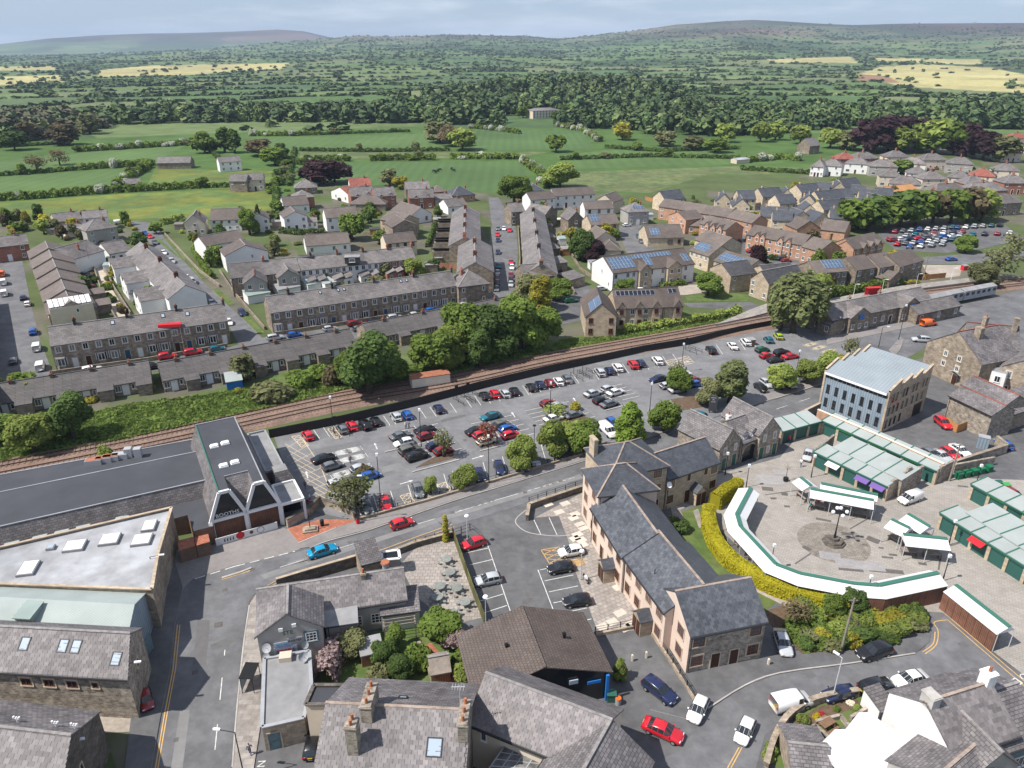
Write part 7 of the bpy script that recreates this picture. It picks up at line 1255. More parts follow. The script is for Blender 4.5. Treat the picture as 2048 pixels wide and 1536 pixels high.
FH=[([(-60,404),(60,398),(180,388)],1),([(180,388),(290,382),(400,376)],1),([(400,376),(470,374),(548,376)],0),([(232,374),(262,356),(300,334)],1),([(-60,356),(60,348),(160,340)],0),([(160,340),(240,334),(310,330)],1),([(150,304),(250,298),(372,290)],1),([(372,290),(420,300),(440,320)],0),([(595,330),(640,322),(700,322)],1),([(740,322),(800,320),(872,320)],1),([(900,318),(980,318),(1040,318)],1),([(1045,322),(1062,336),(1085,352),(1095,378)],1),([(500,272),(560,272),(640,270)],1),([(640,270),(740,266),(820,264)],0),([(600,302),(740,304),(900,302)],0),([(500,306),(560,302)],0),([(940,256),(1000,262),(1040,268)],1),([(1110,252),(1170,264),(1200,284)],1),([(1210,296),(1320,304),(1480,298)],0),([(1120,320),(1300,314),(1480,318)],0),([(560,300),(566,340),(560,372)],0),([(590,300),(580,340),(578,372)],0),([(-60,300),(60,292),(140,288)],0),([(1480,340),(1560,345),(1640,350)],0),([(1490,325),(1560,318),(1600,322)],1),([(0,270),(100,262),(200,256)],0),([(560,440),(552,400),(552,376)],0)]
for i,(pts,bl)in enumerate(FH):
 hedge(pts,3.2 if bl else 2.2,2.8 if bl else 1.8,'leaf_dark' if not bl else 'leaf',f'{"blossoming hawthorn" if bl else "green"} field hedge, {ordn(i)} counted from the left meadow',.5,26,terr_=True,group='hedges between the fields')
rnd_=random.Random(21);k_=0
def field_bush(p,r,h,mt,kind,lab,grp,name):tree(0,0,h,r,mt,kind,lab,name,grp,world=p,z0=p.z,trunk=kind!='bush',cat='tree' if name!='hawthorn_bush' else 'shrub')
for pts,bl in FH:
 P_=[T(*p)for p in pts]
 for i in range(len(P_)-1):
  L=(P_[i+1]-P_[i]).length;n=int(L/(8 if bl else 26))
  for j in range(n):
   p=P_[i].lerp(P_[i+1],rnd_.random())+Vector((rnd_.uniform(-2,2),rnd_.uniform(-2,2),0));w_=bl and rnd_.random()<.75
   field_bush(p,rnd_.uniform(2,4),rnd_.uniform(3,6),'blossom' if w_ else rnd_.choice(['leaf','leaf_dark','leaf_olive']),'bush' if w_ else 'mid','white blossoming hawthorn in a field hedge' if w_ else 'green hedgerow tree between the fields','hawthorns in the field hedges' if w_ else 'hedgerow trees between the fields','hawthorn_bush' if w_ else 'hedgerow_tree')
for px,py,h_,r_,mt,kd,lab in((640,368,11,10,'leaf_copper','mid','left half of the great copper beech beside the meadow'),(670,366,11,9,'leaf_copper','mid','right half of the great copper beech beside the meadow'),(1028,408,13,7.5,'leaf','round','large dark green tree at the top of the central street'),(1120,376,12,9,'leaf_light','round','pale green tree behind the white row'),(1112,304,11,7,'leaf','mid','lone round tree in the far meadow'),(925,300,14,10,'leaf_light','mid','big yellow-green tree in the meadow hedge'),(880,285,14,12,'leaf_olive','mid','brownish budding tree in the meadow hedge'),(905,292,13,10,'leaf_bronze','mid','bronze budding tree in the meadow hedge'),(550,330,10,8,'leaf','mid','round tree beside the farm track'),(410,306,13,8,'leaf','mid','dark tree behind the farm'),(450,305,16,6,'leaf_dark','midtall','tall dark conifer behind the white farmhouse'),(470,306,15,6,'leaf_dark','midtall','second tall conifer behind the white farmhouse'),(520,312,10,9,'leaf_bronze','mid','bare brown tree right of the farm'),(75,345,10,6,'leaf_bronze','sparse','bare oak in the left meadow hedge'),(120,330,9,6,'leaf_bronze','sparse','second bare oak in the left meadow'),(130,290,14,10,'leaf_bronze','mid','brown tree at the left river bank'),(60,280,13,10,'leaf_bronze','mid','brown leafless tree near the left edge'),(30,300,12,9,'leaf_dark','mid','dark tree at the left edge of the meadow'),(180,268,15,9,'leaf_olive','mid','olive tree near the left river bank'),(80,443,7,3,'leaf_dark','midtall','dark conifer in the left gardens'),(500,470,10,3.6,'leaf','round','green garden tree right of the long white-gabled house'),(520,462,11,2.0,'leaf_dark','cone','tall garden conifer between white houses'),(705,480,9,5.0,'leaf','willow','green weeping tree in the middle estate'),(655,500,5,1.2,'leaf_dark','column','small dark conifer before the white house'),(830,556,6,3.6,'leaf_light','round','round light tree behind the long terrace'),(1160,520,11,4.2,'leaf_dark','round','large dark tree behind the central street'),(1185,522,7,4.2,'leaf_copper','round','dark red tree beside the large dark tree'),(780,372,8,5,'leaf_olive','mid','olive tree behind the red brick houses'),(800,378,6,4,'leaf_yellow','mid','golden tree behind the red brick houses'),(1150,410,7,3.4,'leaf','mid','green tree before the white row'),(1128,408,6,3,'leaf_olive','mid','pale blossom tree before the white row'),(1228,410,6,1.6,'leaf_yellow','column','yellow cypress at the estate edge'),(390,485,3,1.2,'leaf_yellow','cone','left clipped yellow cypress on the side street'),(380,480,3,1.2,'leaf_light','cone','clipped green cypress on the side street'),(402,487,3,1.2,'leaf_yellow','cone','right clipped yellow cypress on the side street')):
 tree(px,py,h_,r_,mt,kd,lab)
for i,(px,py,h_,r_,mt)in enumerate([(1700,462,12,7,'leaf'),(1735,460,12,7,'leaf_dark'),(1770,456,12,7,'leaf'),(1800,452,13,7,'leaf_dark'),(1830,450,13,7,'leaf'),(1865,446,12,7,'leaf_bronze'),(1900,446,13,7,'leaf'),(1935,444,13,6,'leaf_bronze'),(1960,442,12,6,'leaf_light')]):tree(px,py,h_,r_,mt,'mid',f'{ordn(i)} tree from the left in the belt behind the town car park',group='tree belt behind the town car park')
for i,(px,py,h_,r_,mt)in enumerate([(1745,305,20,14,'leaf_copper'),(1775,300,21,15,'leaf_copper'),(1810,296,20,14,'leaf_copper'),(1795,306,16,10,'leaf_light'),(1845,304,17,11,'leaf'),(1868,306,21,13,'leaf_light'),(1905,310,20,13,'leaf'),(1930,312,19,11,'leaf_copper'),(1965,320,17,11,'leaf_copper'),(1995,322,15,11,'leaf_olive'),(1700,300,12,9,'leaf_olive'),(1660,296,13,8,'leaf_light'),(1600,288,13,8,'leaf_light'),(1550,280,13,7,'leaf_light'),(1520,284,14,7,'leaf_light'),(1450,285,13,7,'leaf_light'),(1245,280,12,7,'leaf_yellow'),(1430,305,9,8,'leaf'),(1385,300,9,8,'leaf_olive'),(1330,292,10,8,'leaf_olive'),(1800,350,8,6,'leaf'),(1765,345,6,5,'leaf')]):tree(px,py,h_,r_,mt,'mid',f'{ordn(i)} tree in the parkland belt beyond the right-hand estate',group='parkland trees beyond the right estate')
BUILD=[(o.location.x,o.location.y)for o in C.objects if o.parent is None and o.type=='EMPTY']
zones=[[(100,470),(250,440),(330,470),(260,520),(110,540)],[(330,440),(560,440),(560,520),(420,540),(380,480)],[(560,380),(890,390),(880,500),(600,500),(560,440)],[(1050,400),(1300,395),(1300,480),(1200,540),(1110,520)],[(560,560),(900,530),(900,560),(560,610)],[(1380,470),(1640,480),(1640,540),(1500,560),(1380,520)],[(1620,330),(2048,310),(2048,420),(1640,400)],[(-20,790),(300,745),(700,690),(700,720),(400,790),(0,850)],[(1330,400),(1700,380),(1700,440),(1400,440)],[(110,560),(240,540),(330,620),(200,640)],[(0,440),(180,440),(160,470),(0,480)],[(1640,540),(1850,520),(1850,570),(1650,590)]]
rnd_=random.Random(77);cnt=0
ZN=['left field-edge gardens','gardens above the side street','middle estate gardens','gardens right of the central street','yards behind the long terrace','brick flats grounds','right-hand estate gardens','bungalow gardens by the railway','new estate gardens','gardens by the back lane','far left gardens','gardens behind the station']
for zi,zn in enumerate(zones):
 xs=[p[0]for p in zn];ys=[p[1]for p in zn]
 for i in range(50 if zi not in(7,)else 32):
  px,py=rnd_.uniform(min(xs),max(xs)),rnd_.uniform(min(ys),max(ys))
  if not inpoly(np.array([px]),np.array([py]),zn)[0]:continue
  big=rnd_.random()<.22;mt=rnd_.choice(['leaf','leaf','leaf_light','leaf_dark','leaf_olive','leaf_yellow','leaf_bronze']);far=py<480
  if big:tree(px,py,rnd_.uniform(3.5,6),rnd_.uniform(1.6,2.8),mt,'mid','small tree in the '+ZN[zi],'garden_tree','small trees in the '+ZN[zi])
  else:tree(px,py,rnd_.uniform(1.0,2.2),rnd_.uniform(.9,2.0),mt,'bush','shrub in the '+ZN[zi],'garden_shrub','shrubs in the '+ZN[zi],cat='shrub')
# ================================================================ woods and far hedgerow trees: single masses
def mass(name,pts,hs,rs_,nleaf,mt,label=None,leaf=.33,seed=1,cols=None):
 g=np.random.default_rng(seed);base=[crown(nleaf,clumpset('round',3+i,6),leaf,11+i,.4)[0]for i in range(6)];Vs=[];mi=[]
 for i,(p,h_,r_)in enumerate(zip(pts,hs,rs_)):
  a=g.random()*6.28;B=base[i%6]*np.array((r_,r_,h_/1.9));c,s=math.cos(a),math.sin(a);B=np.stack([B[:,0]*c-B[:,1]*s,B[:,0]*s+B[:,1]*c,B[:,2]],1)+np.array(p);Vs.append(B.astype(np.float32));mi+=[int(g.integers(0,len(mt)))]*nleaf
 V=np.concatenate(Vs);o=link(name,npmesh(name,V,np.arange(len(V)).reshape(-1,4),mt,mi));o['kind']='stuff';o['label']=label;return o
def fill(poly,n,seed,rmin=0):
 g=np.random.default_rng(seed);xs=[p[0]for p in poly];ys=[p[1]for p in poly];out=[]
 P_=[T(*p)for p in poly];xy=[(p.x,p.y)for p in P_];X0,X1=min(p[0]for p in xy),max(p[0]for p in xy);Y0,Y1=min(p[1]for p in xy),max(p[1]for p in xy);k=0
 while len(out)<n and k<n*60:
  x,y=g.uniform(X0,X1),g.uniform(Y0,Y1);k+=1
  if inpoly(np.array([x]),np.array([y]),xy)[0]:out.append((x,y,float(terr(x,y))-.5))
 return out
g=np.random.default_rng(5)
mat('wood_a',(.065,.105,.036),.8,'noise',.4,.08,big=.3);mat('wood_b',(.085,.13,.042),.8,'noise',.4,.08,big=.3);mat('wood_c',(.12,.16,.055),.8,'noise',.4,.08,big=.3);mat('wood_d',(.05,.085,.032),.8,'noise',.3,.08);mat('wood_e',(.1,.1,.055),.8,'noise',.3,.08)
WM=['wood_a','wood_d','wood_b','wood_d','wood_a','wood_a','wood_b','wood_c']
for i,(px,py,h_,r_)in enumerate(((1058,232,11,6),(1075,236,7,5),(1128,233,12,7),(1110,238,7,5),(1140,236,11,7),(1046,236,11,7))):tree(px,py,h_,r_,['leaf_dark','leaf'][i%2],'mid',f'{ordn(i)} tree close to the white country house',group='trees round the country house')
woods=[([(215,250),(520,244),(860,248),(1010,252),(1000,236),(860,230),(520,230),(230,238)],260,14,8,'dense riverside wood across the valley'),([(790,236),(1060,232),(1050,222),(1130,222),(1140,245),(1360,250),(1420,236),(1360,186),(1240,172),(1060,170),(900,186),(800,212)],620,15,8,'wooded hill behind the white country house'),([(1120,252),(1280,268),(1480,272),(1640,262),(1700,240),(1640,222),(1400,214),(1360,240),(1140,244)],420,13,7.5,'wood and cemetery trees right of the country house'),([(1640,262),(1800,262),(2048,258),(2200,240),(2048,222),(1800,226),(1680,236)],260,14,8,'dark wood at the right beyond the estate'),([(-120,300),(60,285),(200,262),(230,240),(100,232),(-120,244)],150,12,8,'brownish riverside wood at the left edge')]
for i,(poly,n,h_,r_,lab)in enumerate(woods):P_=fill(poly,n,3+i);mass('woodland',P_,g.uniform(.7,1.25,len(P_))*h_,g.uniform(.7,1.25,len(P_))*r_,90,WM if i!=4 else['wood_e','wood_a','wood_e','wood_c'],lab,.26,i)
N=420000;a=g.uniform(R(-44),R(44),N);r=620*(7000/620)**g.random(N);x,y=r*np.sin(a),r*np.cos(a);b1,b2,idn=cells(x,y);ed=(b2-b1);z=terr(x,y);px_,py_=topx(x,y,z)
keep=((ed<.05)&(g.random(N)<np.where(r<1500,.06,.12)))|((idn*91%1>.945)&(g.random(N)<.16)&(r>1500))|(g.random(N)<.0008);hed=(ed<.022)&(r>700)
inY=np.zeros(N,bool)
for P in YEL:inY|=inpoly(px_,py_,P)
keep&=~(inY&(g.random(N)<.72))&~((z>190)&(g.random(N)<.93))&~(inpoly(px_,py_,TOWN))&((r>760)|(np.abs(px_-200)<500))&(py_<262)
okk=~inY&~((z>170)&(g.random(N)<.9))&~(inpoly(px_,py_,TOWN))&(py_<240)&((r>760)|(np.abs(px_-200)<500))
k=np.where(hed&okk)[0][:19000];mass('far_hedges',np.stack([x[k],y[k],z[k]-.5],1),g.uniform(2,4.5,len(k))*(1+r[k]/9000),g.uniform(2.2,4,len(k))*(1+r[k]/6000),8,['wood_a','wood_b','wood_d','wood_c','wood_a','wood_b'],'hedge lines between the far fields across the valley',.8,12)
k=np.where(keep)[0][:6500];P_=np.stack([x[k],y[k],z[k]-.5],1)
mass('hedgerow_trees',P_,g.uniform(2.5,7,len(k))*(1+r[k]/9000),g.uniform(2.5,5.5,len(k))*(1+r[k]/6000),18,WM+['wood_b','wood_c'],'countless hedgerow trees and copses across the far valley',.6,9)
def scatter(name,poly,n,lo,hi,mt,label,leafs=5,seed=2):
 P_=[G(*p)for p in poly];xy=[(p.x,p.y)for p in P_];g=np.random.default_rng(seed);X0,X1=min(p[0]for p in xy),max(p[0]for p in xy);Y0,Y1=min(p[1]for p in xy),max(p[1]for p in xy);x,y=g.uniform(X0,X1,n*3),g.uniform(Y0,Y1,n*3);ok=inpoly(x,y,xy);x,y=x[ok][:n],y[ok][:n];m_=len(x)
 hh=(lo+(hi-lo)*vnoise(x,y,2.5,3))*g.uniform(.5,1.1,m_);Cn=np.stack([x,y,hh*g.uniform(.2,1,m_)],1);N_=g.normal(size=(m_,3))+np.array((0,0,.9));N_/=np.linalg.norm(N_,axis=1)[:,None];U=np.cross(N_,g.normal(size=(m_,3)));U/=np.linalg.norm(U,axis=1)[:,None];W2=np.cross(N_,U);s=g.uniform(.1,.26,m_)[:,None]
 V=np.stack([Cn-U*s-W2*s,Cn+U*s-W2*s,Cn+U*s+W2*s,Cn-U*s+W2*s],1).reshape(-1,3);o=link(name,npmesh(name,V,np.arange(len(V)).reshape(-1,4),mt));o['kind']='stuff';o['label']=label
scatter('undergrowth',[(-60,940),(200,893),(400,850),(560,815),(700,780),(640,770),(520,775),(400,795),(250,812),(100,850),(-60,870)],42000,.15,.9,'weed','rank green undergrowth on the left railway bank')
scatter('undergrowth',[(640,790),(780,770),(912,750),(1090,710),(1060,690),(900,720),(760,740),(660,755)],14000,.15,.9,'weed','rank green undergrowth below the lineside trees',seed=3)
scatter('undergrowth',[(1090,708),(1365,660),(1480,640),(1500,630),(1400,645),(1240,672),(1120,680)],16000,.1,.5,'weed','long grass on the right railway bank',seed=4)
scatter('ground_cover',[(1560,1262),(1600,1208),(1720,1210),(1815,1228),(1840,1258),(1700,1292),(1612,1306)],9000,.1,.6,'weed','low green ground cover in the planted bed',seed=6)
# ================================================================ fences, lamps, markings, street furniture
def fence(name,label,px,h,mt,sp=2.4,panel=True,rails=0,cat='fence',pm=None,z0=0.,th=.06,slat=None):
 P_=[G(*p)for p in px];o=P_[0].copy();t=thing(name,label,cat,(o.x,o.y,z0));P_=[p-o for p in P_];pm=pm or mt
 for i in range(len(P_)-1):
  a,c=P_[i],P_[i+1];L=(c-a).length;n=max(1,round(L/sp))
  for k in range(n):
   p,q=a.lerp(c,k/n),a.lerp(c,(k+1)/n);b=MB();b.box(-.05,-.05,0,.05,.05,h+.05);b.build('post',pm,t,p)
   if panel:b=MB();b.bar((p.x,p.y,h/2),(q.x,q.y,h/2),th,h-.06);b.build('panel',mt,t)
   for r_ in range(rails):b=MB();zz=h*(r_+1)/rails;b.tube((p.x,p.y,zz),(q.x,q.y,zz),.025,n=5);b.build('rail',mt,t)
   if slat:
    b=MB();m_=max(2,int((q-p).length/slat));[b.tube((*p.lerp(q,(j+.5)/m_)[:2],.1),(*p.lerp(q,(j+.5)/m_)[:2],h),.015,n=4)for j in range(m_)];o_=b.build('bars',mt,t);o_['kind']='stuff'
 return t
fence('boarded_fence','long black boarded fence between railway and car park',[(540,876),(690,846),(840,810),(960,778),(1090,747),(1285,705),(1380,689),(1480,665),(1560,650)],1.65,'fence_black',3.0,th=.12)
fence('railings','low black railings between car park and main road',[(712,1041),(850,1003),(992,961),(1120,923),(1255,881)],1.0,'iron',2.2,False,2)
wall_thing('low_wall','low stone wall below the car park railings',[(712,1043),(850,1005),(992,963),(1120,925),(1255,883)],.5,.3,'stone')
fence('garden_fence','green and tan timber fence between pub terrace and hotel yard',[(905,1072),(925,1130),(948,1195),(970,1252)],1.7,'leaf_olive',1.8,pm='fence_tan')
wall_thing('low_wall','curved dark stone wall with railing beside the hotel entrance',[(1054,1042),(1058,1018),(1110,1000),(1170,980)],.9,.4,'stone_dark',cop='stone');fence('railings','thin railing on the wall beside the hotel entrance',[(1058,1014),(1110,996),(1170,976)],.7,'iron',1.6,False,2,z0=.9)
fence('railings','black railings along the ramp beside the pink apartments',[(1190,1268),(1290,1248),(1345,1330),(1388,1400)],1.0,'iron',1.4,False,3);wall_thing('low_wall','low kerb wall under the ramp railings',[(1192,1272),(1292,1252),(1347,1335),(1390,1405)],.4,.25,'stone')
fence('railings','railings at the roadside corner of the pub terrace',[(832,1092),(870,1080),(905,1072),(940,1060),(958,1072)],1.0,'iron',1.4,False,2);wall_thing('low_wall','roadside wall of the pub terrace',[(762,1120),(832,1094),(905,1074)],.8,.3,'stone_dark',cop='stone')
fence('picket_fence','grey picket fence beside the inn',[(1732,1398),(1775,1448)],1.2,'wood_grey',1.4,False,2,slat=.22)
wall_thing('garden_wall','curved stone wall round the inn beer garden',smooth_px([(1715,1392),(1660,1400),(1610,1416),(1570,1446),(1545,1490),(1530,1540)],3),.9,.45,'rubble',cop='stone')
for i,pts in enumerate(([(1600,1476),(1630,1456),(1658,1482),(1640,1492)],[(1630,1448),(1680,1436),(1700,1460)],[(1568,1500),(1600,1476)],[(1700,1440),(1735,1420)])):wall_thing('planter_wall',f'{ordn(i)} low stone planter wall in the beer garden',pts,.5,.3,'rubble')
sheet('flower_bed',[(1712,1397),(1640,1412),(1585,1446),(1556,1500),(1570,1500),(1610,1455),(1660,1432),(1725,1412)],.04,'soil')
for i,(px,py,m_)in enumerate(((1604,1440,'leaf_light'),(1575,1456,'leaf_yellow'),(1555,1478,'leaf_light'),(1540,1500,'leaf'),(1536,1515,'leaf_light'),(1643,1428,'flower_red'),(1632,1432,'flower_yellow'),(1672,1416,'leaf'),(1712,1414,'leaf_light'),(1700,1405,'paint_cream'))):tree(px,py+4,.9 if i in(0,3,4)else .55,.75 if i in(0,3,4)else .45,m_,'bush',f'{ordn(i)} plant in the beer garden flower bed','bedding_plant','plants in the beer garden',cat='shrub')
wall_thing('garden_wall','stone wall down the middle of the pub garden',[(838,1296),(852,1330),(868,1368)],1.0,.4,'rubble')
fence('timber_fence','orange timber fence round the gardens by the stone flats',[(1828,552),(1850,560),(1890,556)],1.6,'fence_tan',2.2);fence('timber_fence','red-brown fence behind the central street yard',[(850,532),(915,540)],1.6,'brick_red',2.2);fence('timber_fence','orange fence at the edge of the new estate',[(1290,400),(1318,408)],1.6,'fence_tan',2.2);fence('timber_fence','yellow fence below the new houses',[(1514,436),(1560,446),(1580,440)],1.6,'fence_tan',2.2);fence('bin_enclosure','brown board bin enclosure beside the office',[(1890,850),(1912,866),(1938,856),(1928,846)],1.6,'fence_tan',1.8)
def lamp(px,py,h,label,arm=None,mt='galv',globe_=False,twin=False):
 p=G(px,py);t=thing('street_lamp',label,'lamp',(p.x,p.y,0));b=MB();b.tube((0,0,0),(0,0,1.0),.09,.08,8);b.tube((0,0,1.0),(0,0,h),.06,.045,8);b.build('post',mt,t)
 if arm:b=MB();b.tube((0,0,h),(arm[0],arm[1],h+.15),.035,n=6);b.build('arm',mt,t);b=MB();b.prism([(-.3,-.12),(.3,-.12),(.36,0),(.3,.12),(-.3,.12)],0,.12);b.build('lantern','lamp_white',t,(arm[0],arm[1],h+.1),math.atan2(arm[1],arm[0]))
 elif globe_:b=MB();b.tube((0,0,h),(0,0,h+.14),.32,.25,12);b.build('lantern','lamp_white' if mt=='galv' else mt,t)
 else:b=MB();b.prism([(-.16,-.16),(.16,-.16),(.16,.16),(-.16,.16)],h,h+.4);b.build('lantern','lamp_white',t)
 return t
for r in((271,1420,6,'tall lamp with arm at the corner of the stone barn',(1.4,.2),'iron'),(318,1188,5.5,'lamp with arm beside the corrugated warehouse',(1.3,.2),'iron'),(165,1580,6,'lamp head over the bottom left roof',(1.2,.2),'iron'),(490,1560,6,'lamp at the bottom of the left street',(-1.6,.2),'iron'),(715,1046,7.5,'tall black lamp by the supermarket corner',(.9,0),'iron'),(978,968,8,'tall black car park lamp on the roadside',None,'iron'),(762,1008,8,'tall dark lamp among the roadside bays',None,'iron'),(843,898,7,'car park lamp on the left island',None,'iron'),(1100,840,7,'car park lamp on the middle island',None,'iron'),(1299,825,5.5,'car park lamp right of the conifer',None,'iron'),(1278,890,4.2,'short lamp with arm beside the road below the conifer',(-.8,.2),'galv'),(668,865,6.5,'tall lamp at the fence beside grey car',None,'iron'),(1362,745,6,'car park lamp near the birch',None,'iron'),(1590,760,6,'lamp among the trees by the office',None,'iron'),(1664,1400,5.6,'white-headed lamp beside the beer garden wall',(-.4,.5),'galv'),(1797,680,8,'tall lamp on the station traffic island',None,'iron'),(1757,694,4.6,'lamp with arm in the station forecourt',(1.2,0),'iron')):lamp(*r)
for px,py,h,lab in((935,1090,4.6,'disc-headed lamp at the hotel entrance'),(972,1258,4.6,'disc-headed lamp by the green fence'),(1161,1160,4.4,'disc-headed lamp in the paved court'),(1068,906,5.0,'disc-headed lamp beside the three car park trees')):lamp(px,py,h,lab,None,'galv' if px!=1068 else 'iron',True)
for px,py,lab in((1492,975,'heritage lamp at the top of the curved stall'),(1540,1140,'heritage lamp beside the curved stall bend'),(1730,1205,'heritage lamp at the lower curved stall'),(1885,1162,'heritage lamp at the right end of the curved stall'),(1622,955,'heritage lamp beside the small stall'),(1897,1090,'heritage lamp by the lower right shops'),(1450,950,'heritage lamp before the gatehouse'),(1950,975,'lamp beside the upper right shops')):lamp(px,py,3.6,lab,None,'iron')
for px,py,h,lab in((1681,1305,7.5,'leaning wooden telegraph pole in the planted bed'),(1898,962,6.5,'wooden pole behind the back row of shops'),(182,540,7,'pole in the back lane'),(1845,560,7,'signal mast beside the station')):
 p=G(px,py);t=thing('telegraph_pole',lab,'pole',p);b=MB();b.tube((0,0,0),(.1,0,h),.14,.1,8);b.build('pole','wood_grey',t);b=MB();b.bar((-.4,0,h-.3),(.5,0,h-.3),.08,.1);b.build('crossarm','wood_grey',t)
for i,P_ in enumerate(([(598,862),(767,830),(840,812),(1090,749),(1345,706),(1358,724),(1104,768),(855,832),(782,850),(614,884)],[(788,862),(878,842),(928,898),(838,922)],[(940,846),(1028,826),(1072,866),(976,890)],[(1048,820),(1140,798),(1192,834),(1082,856)],[(1170,789),(1246,770),(1282,794),(1204,816)],[(1298,761),(1374,744),(1410,770),(1342,788)],[(716,1034),(800,1010),(950,964),(1130,910),(1121,880),(940,932),(790,978),(706,1004)],[(626,900),(720,880),(740,945),(668,985)])):sheet('bay_surface',P_,.0212+.0004*i,'asphalt_bay',parent=carpark)
for i,P_ in enumerate(([(760,935),(800,925),(806,935),(766,946)],[(900,950),(960,934),(962,940),(903,956)],[(1060,792),(1160,770),(1163,775),(1063,797)],[(880,840),(930,828),(932,833),(883,845)])):sheet('surface_patch',P_,.0245,'asphalt_patch' if i%2 else 'asphalt_worn',parent=carpark)
z=.027
def bays(px0,px1,n,v,w=.1,mt='line_white'):lines('bay_line',[[(px0[0]+(px1[0]-px0[0])*i/n,px0[1]+(px1[1]-px0[1])*i/n),(px0[0]+(px1[0]-px0[0])*i/n+v[0],px0[1]+(px1[1]-px0[1])*i/n+v[1])]for i in range(n+1)],w,mt,z,carpark)
for a_,c_,n_ in(((606,862),(767,832),8),((779,830),(900,806),6),((930,796),(1045,771),6),((1050,770),(1145,748),5),((1185,740),(1345,708),8),((1410,694),(1500,676),4)):bays(a_,c_,n_,(13,19))
for a_,c_,v_ in(((790,865),(832,922),(40,-9)),((838,856),(885,906),(38,-9)),((942,848),(972,892),(40,-9)),((990,838),(1030,876),(38,-9)),((1050,822),(1078,850),(42,-9)),((1098,812),(1150,842),(40,-9)),((1172,790),(1200,814),(34,-8)),((1210,776),(1245,800),(34,-8)),((1300,762),(1340,786),(34,-7))):bays(a_,c_,4,v_)
lines('centre_line',[[(828,852),(880,912)],[(975,840),(1005,882)],[(1085,808),(1125,850)],[(1205,780),(1235,812)]],.1,'line_white',z,carpark)
for a_,c_,n_ in(((722,1032),(790,1012),4),((825,1000),(950,962),7),((975,955),(1130,908),8)):bays(a_,c_,n_,(-9,-30))
def hatch(A,B,v,n,mt,par,zz=.0275,w=.1):
 q=lambda a_,b_:(A[0]+(B[0]-A[0])*a_+v[0]*b_,A[1]+(B[1]-A[1])*a_+v[1]*b_);sg=[[q(0,0),q(1,0)],[q(1,0),q(1,1)],[q(1,1),q(0,1)],[q(0,1),q(0,0)]]
 for i in range(n):a0,a1=i/n,(i+1)/n;sg+=[[q(0,a0),q(1,a1)],[q(1,a0),q(0,a1)]]
 lines('hatching',sg,w,mt,zz,par)
hatch((583,873),(598,870),(20,22),4,'line_cream',carpark);hatch((655,858),(668,855),(16,20),4,'line_cream',carpark);hatch((664,905),(720,892),(6,8),5,'line_white',carpark);hatch((672,920),(730,906),(6,8),5,'line_white',carpark);hatch((660,950),(700,938),(6,8),4,'line_white',carpark);hatch((800,992),(818,986),(12,18),3,'line_cream',carpark);hatch((875,970),(890,964),(18,20),3,'line_cream',carpark);hatch((845,980),(858,976),(14,18),3,'line_cream',carpark);hatch((1330,722),(1375,712),(14,14),4,'line_cream',carpark)
sg=[]
for i in range(9):t_=i/8;x,y=566+66*t_,900+110*t_;sg+=[[(x,y),(x+42+10*t_,y-24+6*t_)],[(x+4,y-12),(x+50,y+14)]]
lines('hatching',sg,.08,'line_cream',.0282,carpark);lines('edge_line',[[(606,880),(640,930),(662,985)]],.1,'line_cream',.0286,carpark)
for r_,par,mt in(([(1605,690),(1630,684)],carpark,'line_cream'),([(1622,697),(1648,690)],carpark,'line_cream'),([(1640,704),(1668,697)],carpark,'line_cream')):hatch(r_[0],r_[1],(6,4),3,mt,par)
def arrow(px,py,dx,dy,par,zz=.029,s=.62):
 p=G(px,py);q=G(px+dx,py+dy);h=math.atan2(q.y-p.y,q.x-p.x);b=MB();b.poly([(-1.6*s,-.09,0),(1*s,-.09,0),(1*s,.09,0),(-1.6*s,.09,0)]);b.poly([(.9*s,-.45*s,.001),(2*s,0,.001),(.9*s,.45*s,.001)]);b.build('arrow','line_white',par,(p.x,p.y,zz),h)
for r in((752,893,-6,-14),(1027,830,-8,-12),(1150,801,-8,-12),(812,965,20,-6),(1370,725,18,-5),(614,950,-4,-16),(955,915,20,-6),(700,970,-20,6),(1480,740,-10,-8)):arrow(*r,carpark)
for P_ in([(825,945),(918,920)],[(960,903),(1000,893)],[(1115,868),(1190,845)],[(1210,822),(1250,812)],[(770,905),(800,898)]):bars('island_kerb',P_,.25,.14,.02,'kerb')
for P_ in([(832,936),(912,916),(905,908),(870,914)],[(962,898),(1000,888),(990,880)],[(1095,860),(1180,838),(1150,826),(1110,842)],[(1340,800),(1400,790),(1430,810),(1360,822)]):raised('planted_island',P_,0,.12,'soil')
lines('bay_line',[[(932+i*7.2,1106+i*24),(978+i*7.2,1096+i*23)]for i in range(6)]+[[(974,1086),(1030,1250)],[(1076,1140),(1118,1250)]]+[[(1080+i*9,1140+i*22),(1138+i*9,1128+i*22)]for i in range(6)]+[[(1068,1040),(1082,1070)],[(1098,1035),(1114,1070)]],.1,'line_white',.022,hotel)
lines('entry_kerb',[smooth_px([(1052,1020),(1032,1038),(1036,1052),(1060,1066),(1110,1072),(1140,1070)],4)],.15,'kerb',.026,hotel);hatch((1082,1100),(1118,1094),(22,36),4,'line_yellow',hotel,.024);hatch((1118,1125),(1165,1116),(6,12),4,'line_yellow',hotel,.0245)
for tx,px,py,sz,rz in(('NO ENTRY',2022,1360,1.25,R(208)),('IN',530,1530,1.0,R(95))):
 p=G(px,py);sign_text(tx,sz,'line_white',lower,(p.x,p.y,.034),(0,0,rz),'road_lettering',0.0)
